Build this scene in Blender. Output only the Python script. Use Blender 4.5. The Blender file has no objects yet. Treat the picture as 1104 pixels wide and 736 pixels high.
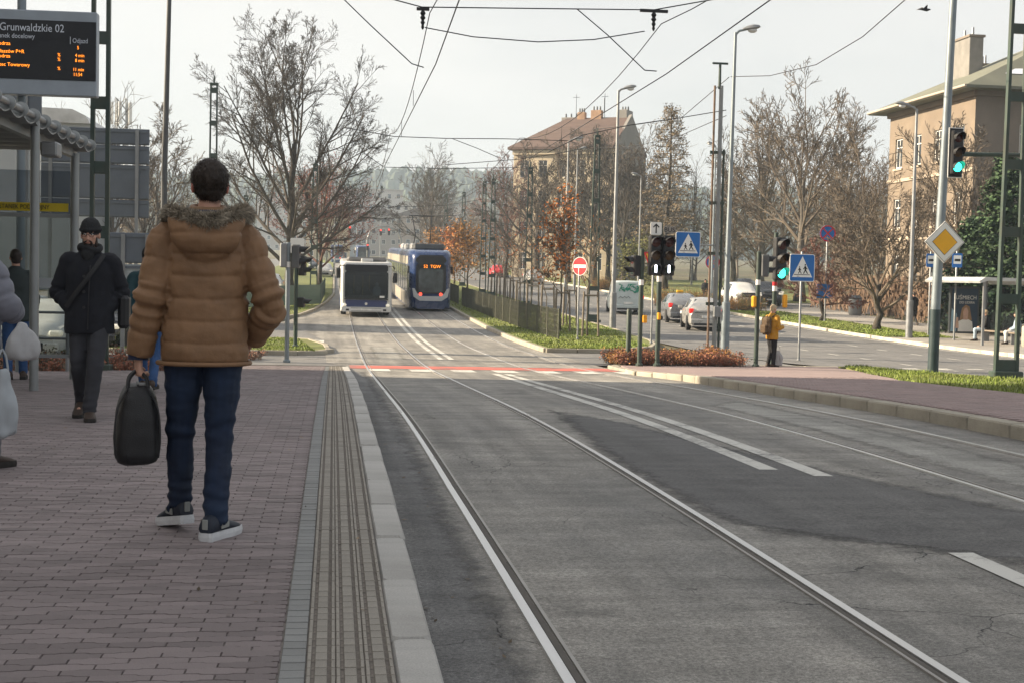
import bpy, bmesh, math, random
import numpy as np
from mathutils import Vector, Matrix, noise as mnoise

scene = bpy.context.scene
COL = scene.collection
R_ = math.radians

# ------------------------------------------------------------------ camera
FPX, IW, IH = 1500.0, 1104.0, 736.0
YAW, PITCH, ROLL, CZ = R_(7.35), R_(2.7), R_(1.25), 1.52
_f = np.array([math.sin(YAW)*math.cos(PITCH), math.cos(YAW)*math.cos(PITCH), -math.sin(PITCH)])
_r0 = np.array([math.cos(YAW), -math.sin(YAW), 0.0])
_u0 = np.cross(_r0, _f)
_r = _r0*math.cos(ROLL)+_u0*math.sin(ROLL)
_u = -_r0*math.sin(ROLL)+_u0*math.cos(ROLL)
cd = bpy.data.cameras.new('camera'); cam = bpy.data.objects.new('camera', cd); COL.objects.link(cam)
cd.sensor_width = 36.0; cd.lens = 36.0*FPX/IW; cd.clip_start = 0.1; cd.clip_end = 6000
cam.matrix_world = Matrix(((_r[0], _u[0], -_f[0], 0), (_r[1], _u[1], -_f[1], 0), (_r[2], _u[2], -_f[2], CZ), (0, 0, 0, 1)))
scene.camera = cam

# ------------------------------------------------------------------ light
SUN_EL = R_(24.0)
SUN_AZ = (-0.975, 0.22)            # horizontal direction towards the sun (x, y)
SUN_DIR = Vector((SUN_AZ[0]*math.cos(SUN_EL), SUN_AZ[1]*math.cos(SUN_EL), math.sin(SUN_EL))).normalized()
w = bpy.data.worlds.new('World'); scene.world = w; w.use_nodes = True
nt = w.node_tree; bg = nt.nodes['Background']
sky = nt.nodes.new('ShaderNodeTexSky'); sky.sky_type = 'NISHITA'; sky.sun_disc = False
sky.sun_elevation = SUN_EL; sky.sun_rotation = math.atan2(SUN_AZ[0], SUN_AZ[1])
sky.air_density = 1.0; sky.dust_density = 4.0; sky.ozone_density = 1.0
# thin even veil of high cloud over the clear sky
tc = nt.nodes.new('ShaderNodeTexCoord')
mpn = nt.nodes.new('ShaderNodeMapping'); mpn.inputs['Scale'].default_value = (1.0, 1.0, 3.0)
nz = nt.nodes.new('ShaderNodeTexNoise'); nz.inputs['Scale'].default_value = 1.6; nz.inputs['Detail'].default_value = 5
nt.links.new(tc.outputs['Generated'], mpn.inputs['Vector']); nt.links.new(mpn.outputs['Vector'], nz.inputs['Vector'])
mr = nt.nodes.new('ShaderNodeMapRange'); mr.inputs[1].default_value = .3; mr.inputs[2].default_value = .7
mr.inputs[3].default_value = .35; mr.inputs[4].default_value = .92
nt.links.new(nz.outputs['Fac'], mr.inputs[0])
mx = nt.nodes.new('ShaderNodeMix'); mx.data_type = 'RGBA'
mx.inputs[7].default_value = (6.3, 6.14, 5.9, 1)
nt.links.new(mr.outputs[0], mx.inputs[0]); nt.links.new(sky.outputs[0], mx.inputs[6])
nt.links.new(mx.outputs[2], bg.inputs['Color']); bg.inputs['Strength'].default_value = 0.058
sl = bpy.data.lights.new('sun', 'SUN'); sl.energy = 5.0; sl.angle = R_(0.6); sl.color = (1.0, 0.84, 0.62)
so = bpy.data.objects.new('sun', sl); COL.objects.link(so)
so.rotation_euler = SUN_DIR.to_track_quat('Z', 'Y').to_euler(); so.location = (-60, 20, 60)
scene.view_settings.view_transform = 'Standard'; scene.view_settings.look = 'None'
scene.view_settings.gamma = 1.0; scene.view_settings.exposure = 1.38
scene.view_settings.use_curve_mapping = False
scene.cycles.volume_bounces = 1; scene.cycles.max_bounces = 7
scene.cycles.transparent_max_bounces = 24

# ------------------------------------------------------------------ terrain profile and pixel helpers
_ky = np.array([-40, 0, 5, 10, 16, 25, 35, 50, 60, 69, 76, 100, 180, 265, 400, 900, 3000], float)
_kz = np.array([0, 0, 0, -.01, -.12, -.46, -.82, -.95, -.87, -.72, -.58, -.1, 1.5, 3.2, 5.9, 15.9, 58], float)
_gy = np.arange(-60, 1200, .5); _gz = np.interp(_gy, _ky, _kz)
_k = np.exp(-.5*(np.arange(-12, 13)/5.0)**2); _k /= _k.sum()
_gz = np.convolve(np.pad(_gz, 12, 'edge'), _k, 'valid')
def hz(y): return float(np.interp(y, _gy, _gz))
def pray(px, py): return _f+_r*((px-IW/2)/FPX)-_u*((py-IH/2)/FPX)
def G(px, py, off=0.0):
    d = pray(px, py); prev, t = 0.5, 1.0
    while t < 1100:
        if CZ+d[2]*t < hz(d[1]*t)+off:
            a, b = prev, t
            for _ in range(36):
                m = (a+b)/2
                if CZ+d[2]*m < hz(d[1]*m)+off: b = m
                else: a = m
            return Vector((d[0]*b, d[1]*b, CZ+d[2]*b))
        prev, t = t, t*1.01
    return None
def P(px, py, Y):
    d = pray(px, py); t = Y/d[1]
    return Vector((d[0]*t, Y, CZ+d[2]*t))

# ------------------------------------------------------------------ materials
MATS = {}
def _nodes(m):
    m.use_nodes = True
    nt = m.node_tree; return nt, nt.nodes['Principled BSDF']
def _rgb(c): return (c[0], c[1], c[2], 1)
def ramp_mul(nt, fac, lo, hi, a=.3, b=.7):
    r = nt.nodes.new('ShaderNodeMapRange'); r.inputs[1].default_value = a; r.inputs[2].default_value = b
    r.inputs[3].default_value = lo; r.inputs[4].default_value = hi
    nt.links.new(fac, r.inputs[0]); return r.outputs[0]
def mixc(nt, fac, a, b, mode='MIX'):
    m = nt.nodes.new('ShaderNodeMix'); m.data_type = 'RGBA'; m.blend_type = mode
    for s, v in ((0, fac), (6, a), (7, b)):
        if hasattr(v, 'is_output') or isinstance(v, bpy.types.NodeSocket): nt.links.new(v, m.inputs[s])
        elif s == 0: m.inputs[0].default_value = v
        else: m.inputs[s].default_value = _rgb(v)
    return m.outputs[2]
def noise_n(nt, scale, detail=4, vec=None, rough=.55, stretch=None, coord='Object'):
    n = nt.nodes.new('ShaderNodeTexNoise'); n.inputs['Scale'].default_value = scale
    n.inputs['Detail'].default_value = detail; n.inputs['Roughness'].default_value = rough
    t = nt.nodes.new('ShaderNodeTexCoord'); src = t.outputs[coord] if vec is None else vec
    if stretch:
        mp = nt.nodes.new('ShaderNodeMapping'); mp.inputs['Scale'].default_value = stretch
        nt.links.new(src, mp.inputs['Vector']); src = mp.outputs['Vector']
    nt.links.new(src, n.inputs['Vector']); return n.outputs['Fac']
def M(name, col, rough=.6, metal=0.0, var=.18, scale=3.0, fine=0.0, bump=0.0, bscale=60, spec=.4, coat=0.0, rnd=0.0, island=0.0, emit=None, estr=1.0, stretch=None, dirt=None, dirtamt=0.0, coord='Object'):
    if name in MATS: return MATS[name]
    m = bpy.data.materials.new(name); MATS[name] = m
    nt, b = _nodes(m)
    b.inputs['Roughness'].default_value = rough; b.inputs['Metallic'].default_value = metal
    b.inputs['Specular IOR Level'].default_value = spec; b.inputs['Coat Weight'].default_value = coat
    n = noise_n(nt, scale, 5, stretch=stretch, coord=coord)
    v = ramp_mul(nt, n, 1-var, 1+var)
    c = mixc(nt, 1.0, col, (1, 1, 1), 'MULTIPLY')
    vm = nt.nodes.new('ShaderNodeMix'); vm.data_type = 'RGBA'; vm.blend_type = 'MULTIPLY'; vm.inputs[0].default_value = 1
    vm.inputs[6].default_value = _rgb(col)
    cmb = nt.nodes.new('ShaderNodeCombineColor')
    for i in range(3): nt.links.new(v, cmb.inputs[i])
    nt.links.new(cmb.outputs[0], vm.inputs[7]); c = vm.outputs[2]
    if fine:
        f = ramp_mul(nt, noise_n(nt, bscale*1.7, 2, coord=coord), 1-fine, 1+fine, .35, .65)
        cm = nt.nodes.new('ShaderNodeCombineColor')
        for i in range(3): nt.links.new(f, cm.inputs[i])
        c = mixc(nt, 1.0, c, cm.outputs[0], 'MULTIPLY')
    if dirt:
        d = ramp_mul(nt, noise_n(nt, scale*.35, 6, rough=.7, coord=coord), 0, dirtamt, .45, .75)
        c = mixc(nt, d, c, dirt)
    if rnd:
        oi = nt.nodes.new('ShaderNodeObjectInfo'); f = ramp_mul(nt, oi.outputs['Random'], 1-rnd, 1+rnd, 0, 1)
        cm = nt.nodes.new('ShaderNodeCombineColor')
        for i in range(3): nt.links.new(f, cm.inputs[i])
        c = mixc(nt, 1.0, c, cm.outputs[0], 'MULTIPLY')
    if island:
        oi = nt.nodes.new('ShaderNodeNewGeometry'); f = ramp_mul(nt, oi.outputs['Random Per Island'], 1-island, 1+island, 0, 1)
        cm = nt.nodes.new('ShaderNodeCombineColor')
        for i in range(3): nt.links.new(f, cm.inputs[i])
        c = mixc(nt, 1.0, c, cm.outputs[0], 'MULTIPLY')
    nt.links.new(c, b.inputs['Base Color'])
    rr = ramp_mul(nt, n, max(.02, rough-.08), min(1, rough+.08)); nt.links.new(rr, b.inputs['Roughness'])
    if bump:
        bn = nt.nodes.new('ShaderNodeBump'); bn.inputs['Strength'].default_value = bump; bn.inputs['Distance'].default_value = .01
        nt.links.new(noise_n(nt, bscale, 4, coord=coord), bn.inputs['Height']); nt.links.new(bn.outputs[0], b.inputs['Normal'])
    if emit:
        b.inputs['Emission Color'].default_value = _rgb(emit); b.inputs['Emission Strength'].default_value = estr
    return m

def glass_mat(name, tint=(.75, .8, .82), alpha=.25, rough=.03):
    m = bpy.data.materials.new(name); MATS[name] = m
    m.use_nodes = True; nt = m.node_tree; nt.nodes.clear()
    o = nt.nodes.new('ShaderNodeOutputMaterial'); mixs = nt.nodes.new('ShaderNodeMixShader')
    t = nt.nodes.new('ShaderNodeBsdfTransparent'); t.inputs[0].default_value = _rgb(tint)
    g = nt.nodes.new('ShaderNodeBsdfPrincipled'); g.inputs['Base Color'].default_value = (.03, .035, .04, 1)
    g.inputs['Roughness'].default_value = rough; g.inputs['Specular IOR Level'].default_value = .8
    n = ramp_mul(nt, noise_n(nt, 2.0, 4), alpha*.85, alpha*1.15)
    nt.links.new(n, mixs.inputs[0]); nt.links.new(t.outputs[0], mixs.inputs[1]); nt.links.new(g.outputs[0], mixs.inputs[2])
    nt.links.new(mixs.outputs[0], o.inputs[0]); return m

def asphalt(name, col, col2, crack=.5, speck=.25, streak=.25, fade=False):
    m = bpy.data.materials.new(name); MATS[name] = m
    nt, b = _nodes(m)
    big = noise_n(nt, .35, 6, rough=.65, stretch=(1.6, .5, 1))
    c = mixc(nt, ramp_mul(nt, big, 0, 1, .35, .68), col, col2)
    mid = ramp_mul(nt, noise_n(nt, 2.6, 6, rough=.7), 1-.16, 1+.16, .3, .7)
    cm = nt.nodes.new('ShaderNodeCombineColor')
    for i in range(3): nt.links.new(mid, cm.inputs[i])
    c = mixc(nt, 1, c, cm.outputs[0], 'MULTIPLY')
    st = ramp_mul(nt, noise_n(nt, 1.2, 5, rough=.6, stretch=(.5, 3.0, 1)), 1-streak*.45, 1+streak*.45, .35, .65)
    cm = nt.nodes.new('ShaderNodeCombineColor')
    for i in range(3): nt.links.new(st, cm.inputs[i])
    c = mixc(nt, 1, c, cm.outputs[0], 'MULTIPLY')
    wl = ramp_mul(nt, noise_n(nt, 1.0, 5, rough=.6, stretch=(2.6, .10, 1)), 1-streak*.5, 1+streak*.5, .36, .64)      # wear running along the road
    cm = nt.nodes.new('ShaderNodeCombineColor')
    for i in range(3): nt.links.new(wl, cm.inputs[i])
    c = mixc(nt, 1, c, cm.outputs[0], 'MULTIPLY')
    fine = noise_n(nt, 190, 3, rough=.7)
    fm = ramp_mul(nt, fine, 1-speck, 1+speck, .35, .65)
    cm = nt.nodes.new('ShaderNodeCombineColor')
    for i in range(3): nt.links.new(fm, cm.inputs[i])
    c = mixc(nt, 1, c, cm.outputs[0], 'MULTIPLY')
    ag = noise_n(nt, 46, 4, rough=.8); agm = ramp_mul(nt, ag, 1-speck*1.1, 1+speck*1.1, .36, .64)
    cm = nt.nodes.new('ShaderNodeCombineColor')
    for i in range(3): nt.links.new(agm, cm.inputs[i])
    c = mixc(nt, 1, c, cm.outputs[0], 'MULTIPLY')
    # dark stains and worn pale areas with a shape of their own
    sn = ramp_mul(nt, noise_n(nt, .9, 7, rough=.75), 0, .7, .54, .68); c = mixc(nt, sn, c, tuple(x*.55 for x in col))
    # pale stones
    vo = nt.nodes.new('ShaderNodeTexVoronoi'); vo.inputs['Scale'].default_value = 60
    t = nt.nodes.new('ShaderNodeTexCoord'); nt.links.new(t.outputs['Object'], vo.inputs['Vector'])
    stn = ramp_mul(nt, vo.outputs['Distance'], .55, 0, .12, .26)
    msk = ramp_mul(nt, noise_n(nt, 1.1, 4), 0, .8, .45, .65)
    mu = nt.nodes.new('ShaderNodeMath'); mu.operation = 'MULTIPLY'; nt.links.new(stn, mu.inputs[0]); nt.links.new(msk, mu.inputs[1])
    c = mixc(nt, mu.outputs[0], c, tuple(min(.5, x*2.0) for x in col2))
    # cracks: warped cell borders shown only here and there
    wn = nt.nodes.new('ShaderNodeTexNoise'); wn.inputs['Scale'].default_value = 1.3; wn.inputs['Detail'].default_value = 6
    nt.links.new(t.outputs['Object'], wn.inputs['Vector'])
    ad = nt.nodes.new('ShaderNodeMix'); ad.data_type = 'RGBA'; ad.blend_type = 'ADD'; ad.inputs[0].default_value = .9
    nt.links.new(t.outputs['Object'], ad.inputs[6]); nt.links.new(wn.outputs['Color'], ad.inputs[7])
    cv = nt.nodes.new('ShaderNodeTexVoronoi'); cv.feature = 'DISTANCE_TO_EDGE'; cv.inputs['Scale'].default_value = .9
    nt.links.new(ad.outputs[2], cv.inputs['Vector'])
    cr = ramp_mul(nt, cv.outputs['Distance'], 1, 0, .001, .0055)
    cmask = ramp_mul(nt, noise_n(nt, .5, 5, rough=.6), 0, crack, .5, .58)
    mu2 = nt.nodes.new('ShaderNodeMath'); mu2.operation = 'MULTIPLY'; nt.links.new(cr, mu2.inputs[0]); nt.links.new(cmask, mu2.inputs[1])
    c = mixc(nt, mu2.outputs[0], c, (.012, .012, .013))
    nt.links.new(c, b.inputs['Base Color']); b.inputs['Specular IOR Level'].default_value = .35
    nt.links.new(ramp_mul(nt, big, .62, .82), b.inputs['Roughness'])
    bn = nt.nodes.new('ShaderNodeBump'); bn.inputs['Strength'].default_value = .5; bn.inputs['Distance'].default_value = .006
    nt.links.new(fine, bn.inputs['Height'])
    bn2 = nt.nodes.new('ShaderNodeBump'); bn2.inputs['Strength'].default_value = .6; bn2.inputs['Distance'].default_value = .012; bn2.invert = True
    nt.links.new(mu2.outputs[0], bn2.inputs['Height']); nt.links.new(bn.outputs[0], bn2.inputs['Normal'])
    nt.links.new(bn2.outputs[0], b.inputs['Normal'])
    if fade:      # ragged, feathered border driven by the distance to the outline
        at = nt.nodes.new('ShaderNodeAttribute'); at.attribute_name = 'fade'
        a1 = nt.nodes.new('ShaderNodeMath'); a1.operation = 'ADD'; nt.links.new(at.outputs['Fac'], a1.inputs[0]); nt.links.new(noise_n(nt, 5, 7, rough=.8), a1.inputs[1])
        nt.links.new(ramp_mul(nt, a1.outputs[0], 0, 1, .78, 1.12), b.inputs['Alpha'])
    return m

def paint_mat(name, col, wear=.45):
    """road paint worn through to the asphalt below"""
    m = bpy.data.materials.new(name); MATS[name] = m
    nt, b = _nodes(m)
    n = noise_n(nt, 14, 6, rough=.75); n2 = noise_n(nt, 1.2, 3)
    mu = nt.nodes.new('ShaderNodeMath'); mu.operation = 'ADD'; nt.links.new(n, mu.inputs[0]); nt.links.new(n2, mu.inputs[1])
    f = ramp_mul(nt, mu.outputs[0], 0, 1, 1.02+(.45-wear)*.3, 1.25)
    c = mixc(nt, f, col, (.13, .125, .12)); nt.links.new(c, b.inputs['Base Color']); b.inputs['Roughness'].default_value = .7
    return m

# ------------------------------------------------------------------ mesh builder
class MB:
    def __init__(s): s.v = []; s.f = []
    def add(s, vs, fs):
        o = len(s.v); s.v.extend([tuple(x) for x in vs]); s.f.extend([tuple(i+o for i in f) for f in fs]); return s
    def bb(s, x0, x1, y0, y1, z0, z1):
        return s.add([(x0,y0,z0),(x1,y0,z0),(x1,y1,z0),(x0,y1,z0),(x0,y0,z1),(x1,y0,z1),(x1,y1,z1),(x0,y1,z1)],
                     [(0,3,2,1),(4,5,6,7),(0,1,5,4),(1,2,6,5),(2,3,7,6),(3,0,4,7)])
    def box(s, c, size, rz=0.0, rx=0.0, ry=0.0):
        m = Matrix.Translation(Vector(c)) @ Matrix.Rotation(rz,4,'Z') @ Matrix.Rotation(ry,4,'Y') @ Matrix.Rotation(rx,4,'X')
        h = [x/2 for x in size]
        vs = [m @ Vector((a*h[0], b*h[1], d*h[2])) for d in (-1,1) for a,b in ((-1,-1),(1,-1),(1,1),(-1,1))]
        return s.add(vs, [(0,3,2,1),(4,5,6,7),(0,1,5,4),(1,2,6,5),(2,3,7,6),(3,0,4,7)])
    def cbox(s, c, size, ch=.02, rz=0.0, rx=0.0, ry=0.0):
        """box with chamfered upright and level edges"""
        m = Matrix.Translation(Vector(c)) @ Matrix.Rotation(rz,4,'Z') @ Matrix.Rotation(ry,4,'Y') @ Matrix.Rotation(rx,4,'X')
        hx, hy, hz_ = [x/2 for x in size]; ch = min(ch, hx*.95, hy*.95, hz_*.95)
        def ring(ix, z):
            a, b, k = hx-ix, hy-ix, ch
            return [(-a+k,-b,z),(a-k,-b,z),(a,-b+k,z),(a,b-k,z),(a-k,b,z),(-a+k,b,z),(-a,b-k,z),(-a,-b+k,z)]
        rings = [ring(ch*.6, -hz_), ring(0, -hz_+ch), ring(0, hz_-ch), ring(ch*.6, hz_)]
        vs = [m @ Vector(p) for r in rings for p in r]
        fs = [tuple(range(7,-1,-1)), tuple(range(24,32))]
        for k in range(3):
            for i in range(8): j = (i+1)%8; fs.append((k*8+i, k*8+j, k*8+8+j, k*8+8+i))
        return s.add(vs, fs)
    def tube(s, pts, rad, n=8, caps=True, up=None, ell=None):
        """swept tube; rad scalar/list; ell=(list of (a,b)) elliptical radii, a across, b along `up`"""
        pts = [Vector(p) for p in pts]; k = len(pts)
        if not hasattr(rad, '__len__'): rad = [rad]*k
        rings = []; prevn = None
        for i, p in enumerate(pts):
            t = (pts[min(i+1,k-1)]-pts[max(i-1,0)])
            if t.length < 1e-9: t = Vector((0,0,1))
            t.normalize()
            if up is not None:
                nrm = Vector(up)-t*Vector(up).dot(t)
            elif prevn is None:
                a = Vector((0,0,1)) if abs(t.z) < .9 else Vector((1,0,0)); nrm = a-t*a.dot(t)
            else: nrm = prevn-t*prevn.dot(t)
            if nrm.length < 1e-6: nrm = t.orthogonal()
            nrm.normalize(); prevn = nrm; bn = t.cross(nrm)
            ra, rb = (ell[i] if ell else (rad[i], rad[i]))
            rings.append([p+bn*(math.cos(2*math.pi*q/n)*ra)+nrm*(math.sin(2*math.pi*q/n)*rb) for q in range(n)])
        vs = [q for r in rings for q in r]; fs = []
        for i in range(k-1):
            for q in range(n):
                r2 = (q+1)%n; fs.append((i*n+q, i*n+r2, (i+1)*n+r2, (i+1)*n+q))
        if caps: fs.append(tuple(range(n-1,-1,-1))); fs.append(tuple(range((k-1)*n, k*n)))
        return s.add(vs, fs)
    def cyl(s, p0, p1, r0, r1=None, n=12): return s.tube([p0, p1], [r0, r0 if r1 is None else r1], n)
    def lathe(s, prof, n=16, c=(0,0,0), axis='Z'):
        vs = []; fs = []
        for (r, z) in prof:
            for q in range(n):
                a = 2*math.pi*q/n; x, y = r*math.cos(a), r*math.sin(a)
                p = (x,y,z) if axis == 'Z' else ((x,z,y) if axis == 'Y' else (z,x,y))
                vs.append((p[0]+c[0], p[1]+c[1], p[2]+c[2]))
        for i in range(len(prof)-1):
            for q in range(n): r2 = (q+1)%n; fs.append((i*n+q, i*n+r2, (i+1)*n+r2, (i+1)*n+q))
        fs.append(tuple(range(n-1,-1,-1))); fs.append(tuple(range((len(prof)-1)*n, len(prof)*n)))
        return s.add(vs, fs)
    def ell(s, c, r, nu=14, nv=9, rot=None):
        vs = []; fs = []
        m = rot or Matrix.Identity(3)
        for j in range(nv+1):
            th = math.pi*j/nv
            for i in range(nu):
                a = 2*math.pi*i/nu
                p = m @ Vector((r[0]*math.sin(th)*math.cos(a), r[1]*math.sin(th)*math.sin(a), -r[2]*math.cos(th)))
                vs.append((p[0]+c[0], p[1]+c[1], p[2]+c[2]))
        for j in range(nv):
            for i in range(nu): k = (i+1)%nu; fs.append((j*nu+i, j*nu+k, (j+1)*nu+k, (j+1)*nu+i))
        return s.add(vs, fs)
    def prism(s, poly, a, b, plane='XZ'):
        """extrude a 2d outline between a and b along the missing axis"""
        n = len(poly)
        def mk(u, v, w_): return {'XZ': (u, w_, v), 'YZ': (w_, u, v), 'XY': (u, v, w_)}[plane]
        vs = [mk(u, v, a) for u, v in poly]+[mk(u, v, b) for u, v in poly]
        fs = [tuple(range(n-1,-1,-1)), tuple(range(n, 2*n))]+[(i, (i+1)%n, n+(i+1)%n, n+i) for i in range(n)]
        return s.add(vs, fs)
    def loft(s, rings, close=True, caps=True):
        n = len(rings[0]); vs = [p for r in rings for p in r]; fs = []
        for i in range(len(rings)-1):
            for q in range(n if close else n-1): r2 = (q+1)%n; fs.append((i*n+q, i*n+r2, (i+1)*n+r2, (i+1)*n+q))
        if caps: fs.append(tuple(range(n-1,-1,-1))); fs.append(tuple(range((len(rings)-1)*n, len(rings)*n)))
        return s.add(vs, fs)
    def mesh(s, name, fix=True):
        me = bpy.data.meshes.new(name); me.from_pydata(s.v, [], s.f)
        if fix:
            bm = bmesh.new(); bm.from_mesh(me); bmesh.ops.recalc_face_normals(bm, faces=bm.faces); bm.to_mesh(me); bm.free()
        me.update(); return me
    def build(s, name, mat, parent=None, smooth=False, loc=None, fix=True, angle=None):
        return link(name, s.mesh(name, fix), mat, parent, smooth, loc, angle)

def link(name, me, mat, parent=None, smooth=False, loc=None, angle=None):
    o = bpy.data.objects.new(name, me); COL.objects.link(o)
    if mat is not None and not me.materials: me.materials.append(mat)
    if smooth:
        me.polygons.foreach_set('use_smooth', [True]*len(me.polygons))
        if angle is not None:
            me.set_sharp_from_angle(angle=angle)
    if parent: o.parent = parent
    if loc is not None: o.location = loc
    return o
def inst(src, parent, loc, rz=0.0, name=None, scale=None):
    o = bpy.data.objects.new(name or src.name.split('.')[0], src.data); COL.objects.link(o)
    o.parent = parent; o.location = loc; o.rotation_euler = (0, 0, rz)
    if scale: o.scale = scale
    return o
def thing(name, label, cat, loc=(0,0,0), rz=0.0, group=None):
    o = bpy.data.objects.new(name, None); COL.objects.link(o); o.empty_display_size = .2
    o.location = loc; o.rotation_euler = (0,0,rz); return tag(o, label, cat, group)
def tag(o, label, cat, group=None):
    o['label'] = label; o['category'] = cat
    if group: o['group'] = group
    return o
def struct(o): o['kind'] = 'structure'; return o
def stuff(o, label=None, cat=None):
    o['kind'] = 'stuff'
    if label: o['label'] = label; o['category'] = cat
    return o
def copy_tree(o, parent=None):
    c = o.copy(); COL.objects.link(c); c.parent = parent
    for ch in o.children: copy_tree(ch, c)
    return c
def base(X, Y, off=0.0): return (X, Y, hz(Y)+off)
def text_mesh(name, body, size, mat, parent, loc, rot=(R_(90),0,0), ext=.002, align='LEFT', sx=1.0):
    cu = bpy.data.curves.new(name, 'FONT'); cu.body = body; cu.size = size; cu.extrude = ext; cu.align_x = align
    cu.resolution_u = 3
    ob = bpy.data.objects.new(name, cu); COL.objects.link(ob)
    me = bpy.data.meshes.new_from_object(ob.evaluated_get(bpy.context.evaluated_depsgraph_get()))
    bpy.data.objects.remove(ob); bpy.data.curves.remove(cu)
    me.name = name
    o = link(name, me, None, parent); me.materials.clear(); me.materials.append(mat)
    o.location = loc; o.rotation_euler = rot; o.scale = (sx, 1, 1); return o
# ================================================================== SETTING
def interp_rows(rows, y):
    ys = [r[0] for r in rows]
    return float(np.interp(y, ys, [r[1] for r in rows])), float(np.interp(y, ys, [r[2] for r in rows]))
def area(name, mat, rows, zoff=0.0, step=1.0, parent=None, skirt=0.0):
    """sheet that follows the terrain between x0(y) and x1(y); zoff number or function of y"""
    zf = zoff if callable(zoff) else (lambda y: zoff)
    y0, y1 = rows[0][0], rows[-1][0]; ys = [y0]
    while ys[-1] < y1-1e-6:
        s = step if ys[-1] < 90 else (3 if ys[-1] < 300 else 12)
        ys.append(min(y1, ys[-1]+s))
    for r in rows:
        if all(abs(r[0]-q) > 1e-3 for q in ys): ys.append(r[0])
    ys.sort(); vs = []; fs = []
    for y in ys:
        a, b = interp_rows(rows, y); z = hz(y)+zf(y)
        vs += [(a, y, z), (b, y, z)]
    n = len(ys)
    for i in range(n-1): fs.append((2*i, 2*i+1, 2*i+3, 2*i+2))
    if skirt:
        o = len(vs)
        for i, y in enumerate(ys): vs += [(vs[2*i][0], y, vs[2*i][2]-skirt), (vs[2*i+1][0], y, vs[2*i+1][2]-skirt)]
        for i in range(n-1): fs += [(2*i, 2*i+2, o+2*i+2, o+2*i), (2*i+1, o+2*i+1, o+2*i+3, 2*i+3)]
        fs += [(0, o, o+1, 1), (2*n-2, 2*n-1, o+2*n-1, o+2*n-2)]
    mb = MB(); mb.add(vs, fs); o = mb.build(name, mat, parent, fix=False); return o

m_ground = M('ground_earth', (.115, .10, .06), .95, var=.35, scale=.15, fine=.2, bump=.3, bscale=6, dirt=(.07, .09, .03), dirtamt=.8)
m_road = asphalt('asphalt_tram', (.15, .144, .134), (.31, .292, .262), crack=1.0, speck=.36, streak=.4)
m_roadR = asphalt('asphalt_main', (.15, .148, .145), (.195, .19, .185), crack=.35, streak=.15)
m_patch = asphalt('asphalt_patch', (.082, .080, .080), (.125, .122, .118), crack=.25, speck=.36, streak=.3, fade=True)
m_patchlt = asphalt('asphalt_pale', (.22, .213, .195), (.31, .30, .275), crack=.7, speck=.36, streak=.4, fade=True)
m_gut = asphalt('asphalt_gutter', (.085, .085, .087), (.17, .166, .16), crack=.8, speck=.4, streak=.5, fade=True)
m_white = paint_mat('road_paint_white', (.56, .55, .51), wear=.62)
m_red = paint_mat('road_paint_red', (.50, .12, .09), wear=.5)
m_grass = M('grass_turf', (.15, .17, .05), .9, var=.4, scale=1.3, fine=.3, bump=.6, bscale=25, dirt=(.12, .10, .04), dirtamt=.5)
m_paver = M('paver_red', (.182, .152, .152), .82, var=.10, scale=1.1, fine=.10, bump=.25, bscale=110, rnd=.2, island=.2, dirt=(.15, .13, .13), dirtamt=.6)
m_paver_far = M('paver_red_far', (.285, .215, .205), .85, var=.16, scale=2.2, fine=.12, bump=.3, bscale=40, dirt=(.2, .17, .165), dirtamt=.5)
m_gray = M('paver_grey', (.215, .218, .215), .8, var=.12, scale=2, fine=.08, bump=.2, bscale=90, rnd=.10, island=.10)
m_tact = M('tactile_tile', (.262, .242, .212), .85, var=.14, scale=3, fine=.12, bump=.3, bscale=90, rnd=.08, island=.08)
m_sand = M('joint_sand', (.20, .18, .165), .95, var=.2, scale=5, fine=.25, bump=.3, bscale=150)
m_kerb = M('kerb_concrete', (.42, .41, .39), .85, var=.14, scale=2.0, fine=.10, bump=.3, bscale=70, rnd=.07, dirt=(.22, .21, .19), dirtamt=.55, stretch=(1, 3, 1))
m_kerbo = M('kerb_concrete_old', (.36, .33, .27), .88, var=.18, scale=2.5, fine=.12, bump=.3, bscale=60, rnd=.10, dirt=(.16, .14, .11), dirtamt=.6)
m_steel = M('rail_steel', (.62, .61, .60), .34, metal=.85, var=.12, scale=2, stretch=(8, .4, 1))
m_steel_dull = M('rail_side', (.33, .31, .29), .5, metal=.6, var=.2, scale=3)
m_groove = M('rail_groove', (.10, .09, .08), .9, var=.2)
m_walk = M('sidewalk_slab', (.30, .28, .255), .88, var=.15, scale=.8, fine=.1, bump=.2, bscale=40)

# ground sheet to the horizon
vs, fs = [], []
gy = list(np.arange(-60, 120, 2.0))+list(np.arange(120, 400, 8.0))+list(np.arange(400, 1201, 40.0))
gx = [-900, -300, -100, -40, 0, 40, 100, 300, 900]
for y in gy:
    for x in gx: vs.append((x, y, hz(y)-.06))
for i in range(len(gy)-1):
    for j in range(len(gx)-1): a = i*len(gx)+j; fs.append((a, a+1, a+1+len(gx), a+len(gx)))
mb = MB(); mb.add(vs, fs); struct(mb.build('ground', m_ground, fix=False))

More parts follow.
